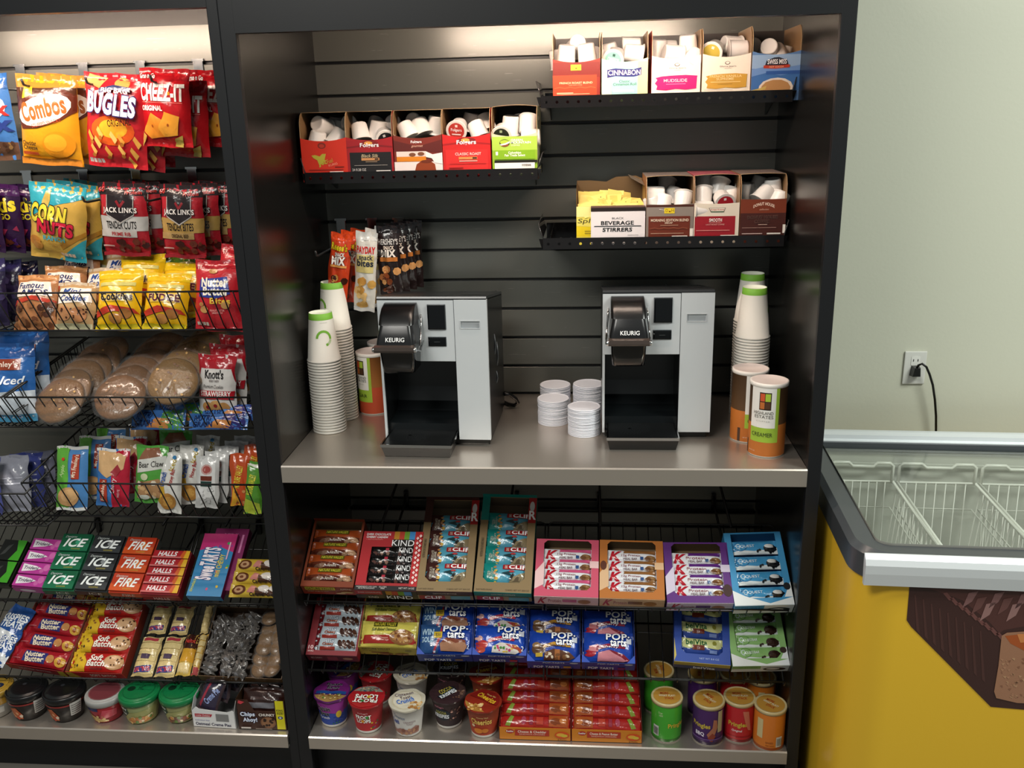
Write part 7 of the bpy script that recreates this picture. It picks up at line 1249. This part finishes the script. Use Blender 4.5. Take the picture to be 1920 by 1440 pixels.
# white inner tub
b = B(); zt = ZF - .03; zl = ZF - .105; zb = -.60
ii = rr(FX0 + .052, FX1 - .052, FY0 + .057, FY1 - .032, .03); i2 = rr(FX0 + .066, FX1 - .066, FY0 + .075, FY1 - .050, .03)
shell(b, i2, zl, ii, zt + .03, '#b4b5ad'); shell(b, i2, zb, i2, zl, '#b4b5ad'); b.add([(x - OX, y - OY, zb - OZ) for x, y in i2], [tuple(range(len(i2)))], '#a9aaa2')
b.box(.07, xe, yb - .058, yb - .052, ZF - .052 - OZ, ZF - .049 - OZ, '#c0c1b9')
b.obj('inner_tub', 'plastic', t)
# sliding glass lid
b = B(); b.box(.052, xe + .02, .060, yb - .034, ZF - .0085 - OZ, ZF - .0045 - OZ, '#ffffff'); b.obj('glass_lid', 'glass', t)
# hanging white wire baskets
def fbasket(x0, x1, label):
    f = thing('freezer_basket', label, 'wire basket', T(FX0, FY0, 0) @ RZ(-2.7) @ T(x0 - FX0, .09, ZF - .095), 'white wire freezer baskets'); W = x1 - x0; D = FY1 - FY0 - .16; r = .0042; h = .21
    b = B(); b.tube([(0, 0, 0), (W, 0, 0), (W, D, 0), (0, D, 0)], r, 7, '#dcdcd4', closed=True)
    b.tube([(.012, .012, -h), (W - .012, .012, -h), (W - .012, D - .012, -h), (.012, D - .012, -h)], r, 7, '#c4c4bc', closed=True)
    b.tube([(.004, .004, -.07), (W - .004, .004, -.07), (W - .004, D - .004, -.07), (.004, D - .004, -.07)], .002, 6, '#c4c4bc', closed=True)
    b.obj('rim_frame', 'plastic', f)
    b = B()
    # end handles: arched at both sides with a lowered middle
    for y in (0.0, D):
        b.tube([(.004, y, 0), (.004, y, .045), (.012, y, .052), (W * .30, y, .052), (W * .36, y, .042), (W * .68, y, .042), (W * .73, y, .052), (W - .012, y, .052), (W - .004, y, .045), (W - .004, y, 0)], r, 7, '#dcdcd4')
    b.obj('end_handle', 'plastic', f)
    b = B(); n = 8
    for i in range(1, n): x = W * i / n; b.tube([(x, 0, 0), (x, .012, -h), (x, D - .012, -h), (x, D, 0)], .0017, 5, '#c8c8c0')
    for i in range(1, 16): y = D * i / 16; b.tube([(0, y, 0), (.012, y, -h), (W - .012, y, -h), (W, y, 0)], .0017, 5, '#c8c8c0')
    b.obj('wire_grid', 'plastic', f)
xa = un(1655, 892, 'y', FY1 - .07).x; xb_ = un(1806, 895, 'y', FY1 - .07).x; wd = xb_ - xa
for i, w in enumerate(('left, nearest the shelving', 'middle', 'right, cut by the picture edge', 'far right')):
    x0 = xa + (i - 1) * wd + .004
    if i == 0: x0 = xa - wd + .014
    if i < 3: fbasket(max(x0, FX0 + .07), xa + i * wd - .004, 'white wire freezer basket, ' + w)

# ================================================================== wall outlet with plug and cord
p0 = un(1690, 719, 'y', .03); p1 = un(1738, 658, 'y', .03); w = p1.x - p0.x; h = p1.z - p0.z
t = thing('wall_outlet', 'white duplex power outlet on the pale green wall', 'outlet', (p0.x, .0298, p0.z))
b = B(); b.box(0, w, -.006, 0, 0, h, '#d8d8d2', bev=.0025); b.obj('cover_plate', 'plastic', t)
b = B()
for zc in (h * .30, h * .72): b.poly(lambda u, v, hh: (u, -.006 - hh, v), [(w * .30, zc - .012), (w * .5, zc - .017), (w * .70, zc - .012), (w * .70, zc + .012), (w * .5, zc + .015), (w * .30, zc + .012)], '#e4e4de', .001)
for dx in (-.006, .006): b.poly(lambda u, v, hh: (u, -.006 - hh, v), [(w * .5 + dx - .001, h * .70), (w * .5 + dx + .001, h * .70), (w * .5 + dx + .001, h * .77), (w * .5 + dx - .001, h * .77)], '#222222', .0016)
b.obj('sockets', 'plastic', t)
pc = un(1717, 697, 'y', .01); u0 = lambda u, v, y: tuple(un(u, v, 'y', y))
t = thing('power_plug', 'black plug in the wall outlet with cord drooping behind the freezer', 'power cord', (pc.x, .0235, pc.z))
b = B(); loft(b, [[(-.012, -.0005, -.014), (.013, -.0005, -.014), (.012, -.0005, .014), (-.008, -.0005, .014)], [(-.010, -.022, -.012), (.011, -.022, -.012), (.009, -.022, .012), (-.006, -.022, .012)]], '#121212', sm=False); b.obj('plug_body', 'plastic', t)
b = B(); pts = [(1719, 690, .008), (1722, 685, .004), (1729, 682, .0), (1737, 688, .0), (1743, 702, .0), (1749, 722, .0), (1753, 750, .002), (1755, 780, .005), (1755, 803, .008), (1754, 850, .01)]
b.tube([(q[0] - pc.x, q[1] - .0235, q[2] - pc.z) for q in (u0(*a) for a in pts)], .0032, 8, '#121210'); b.obj('cord', 'plastic', t)
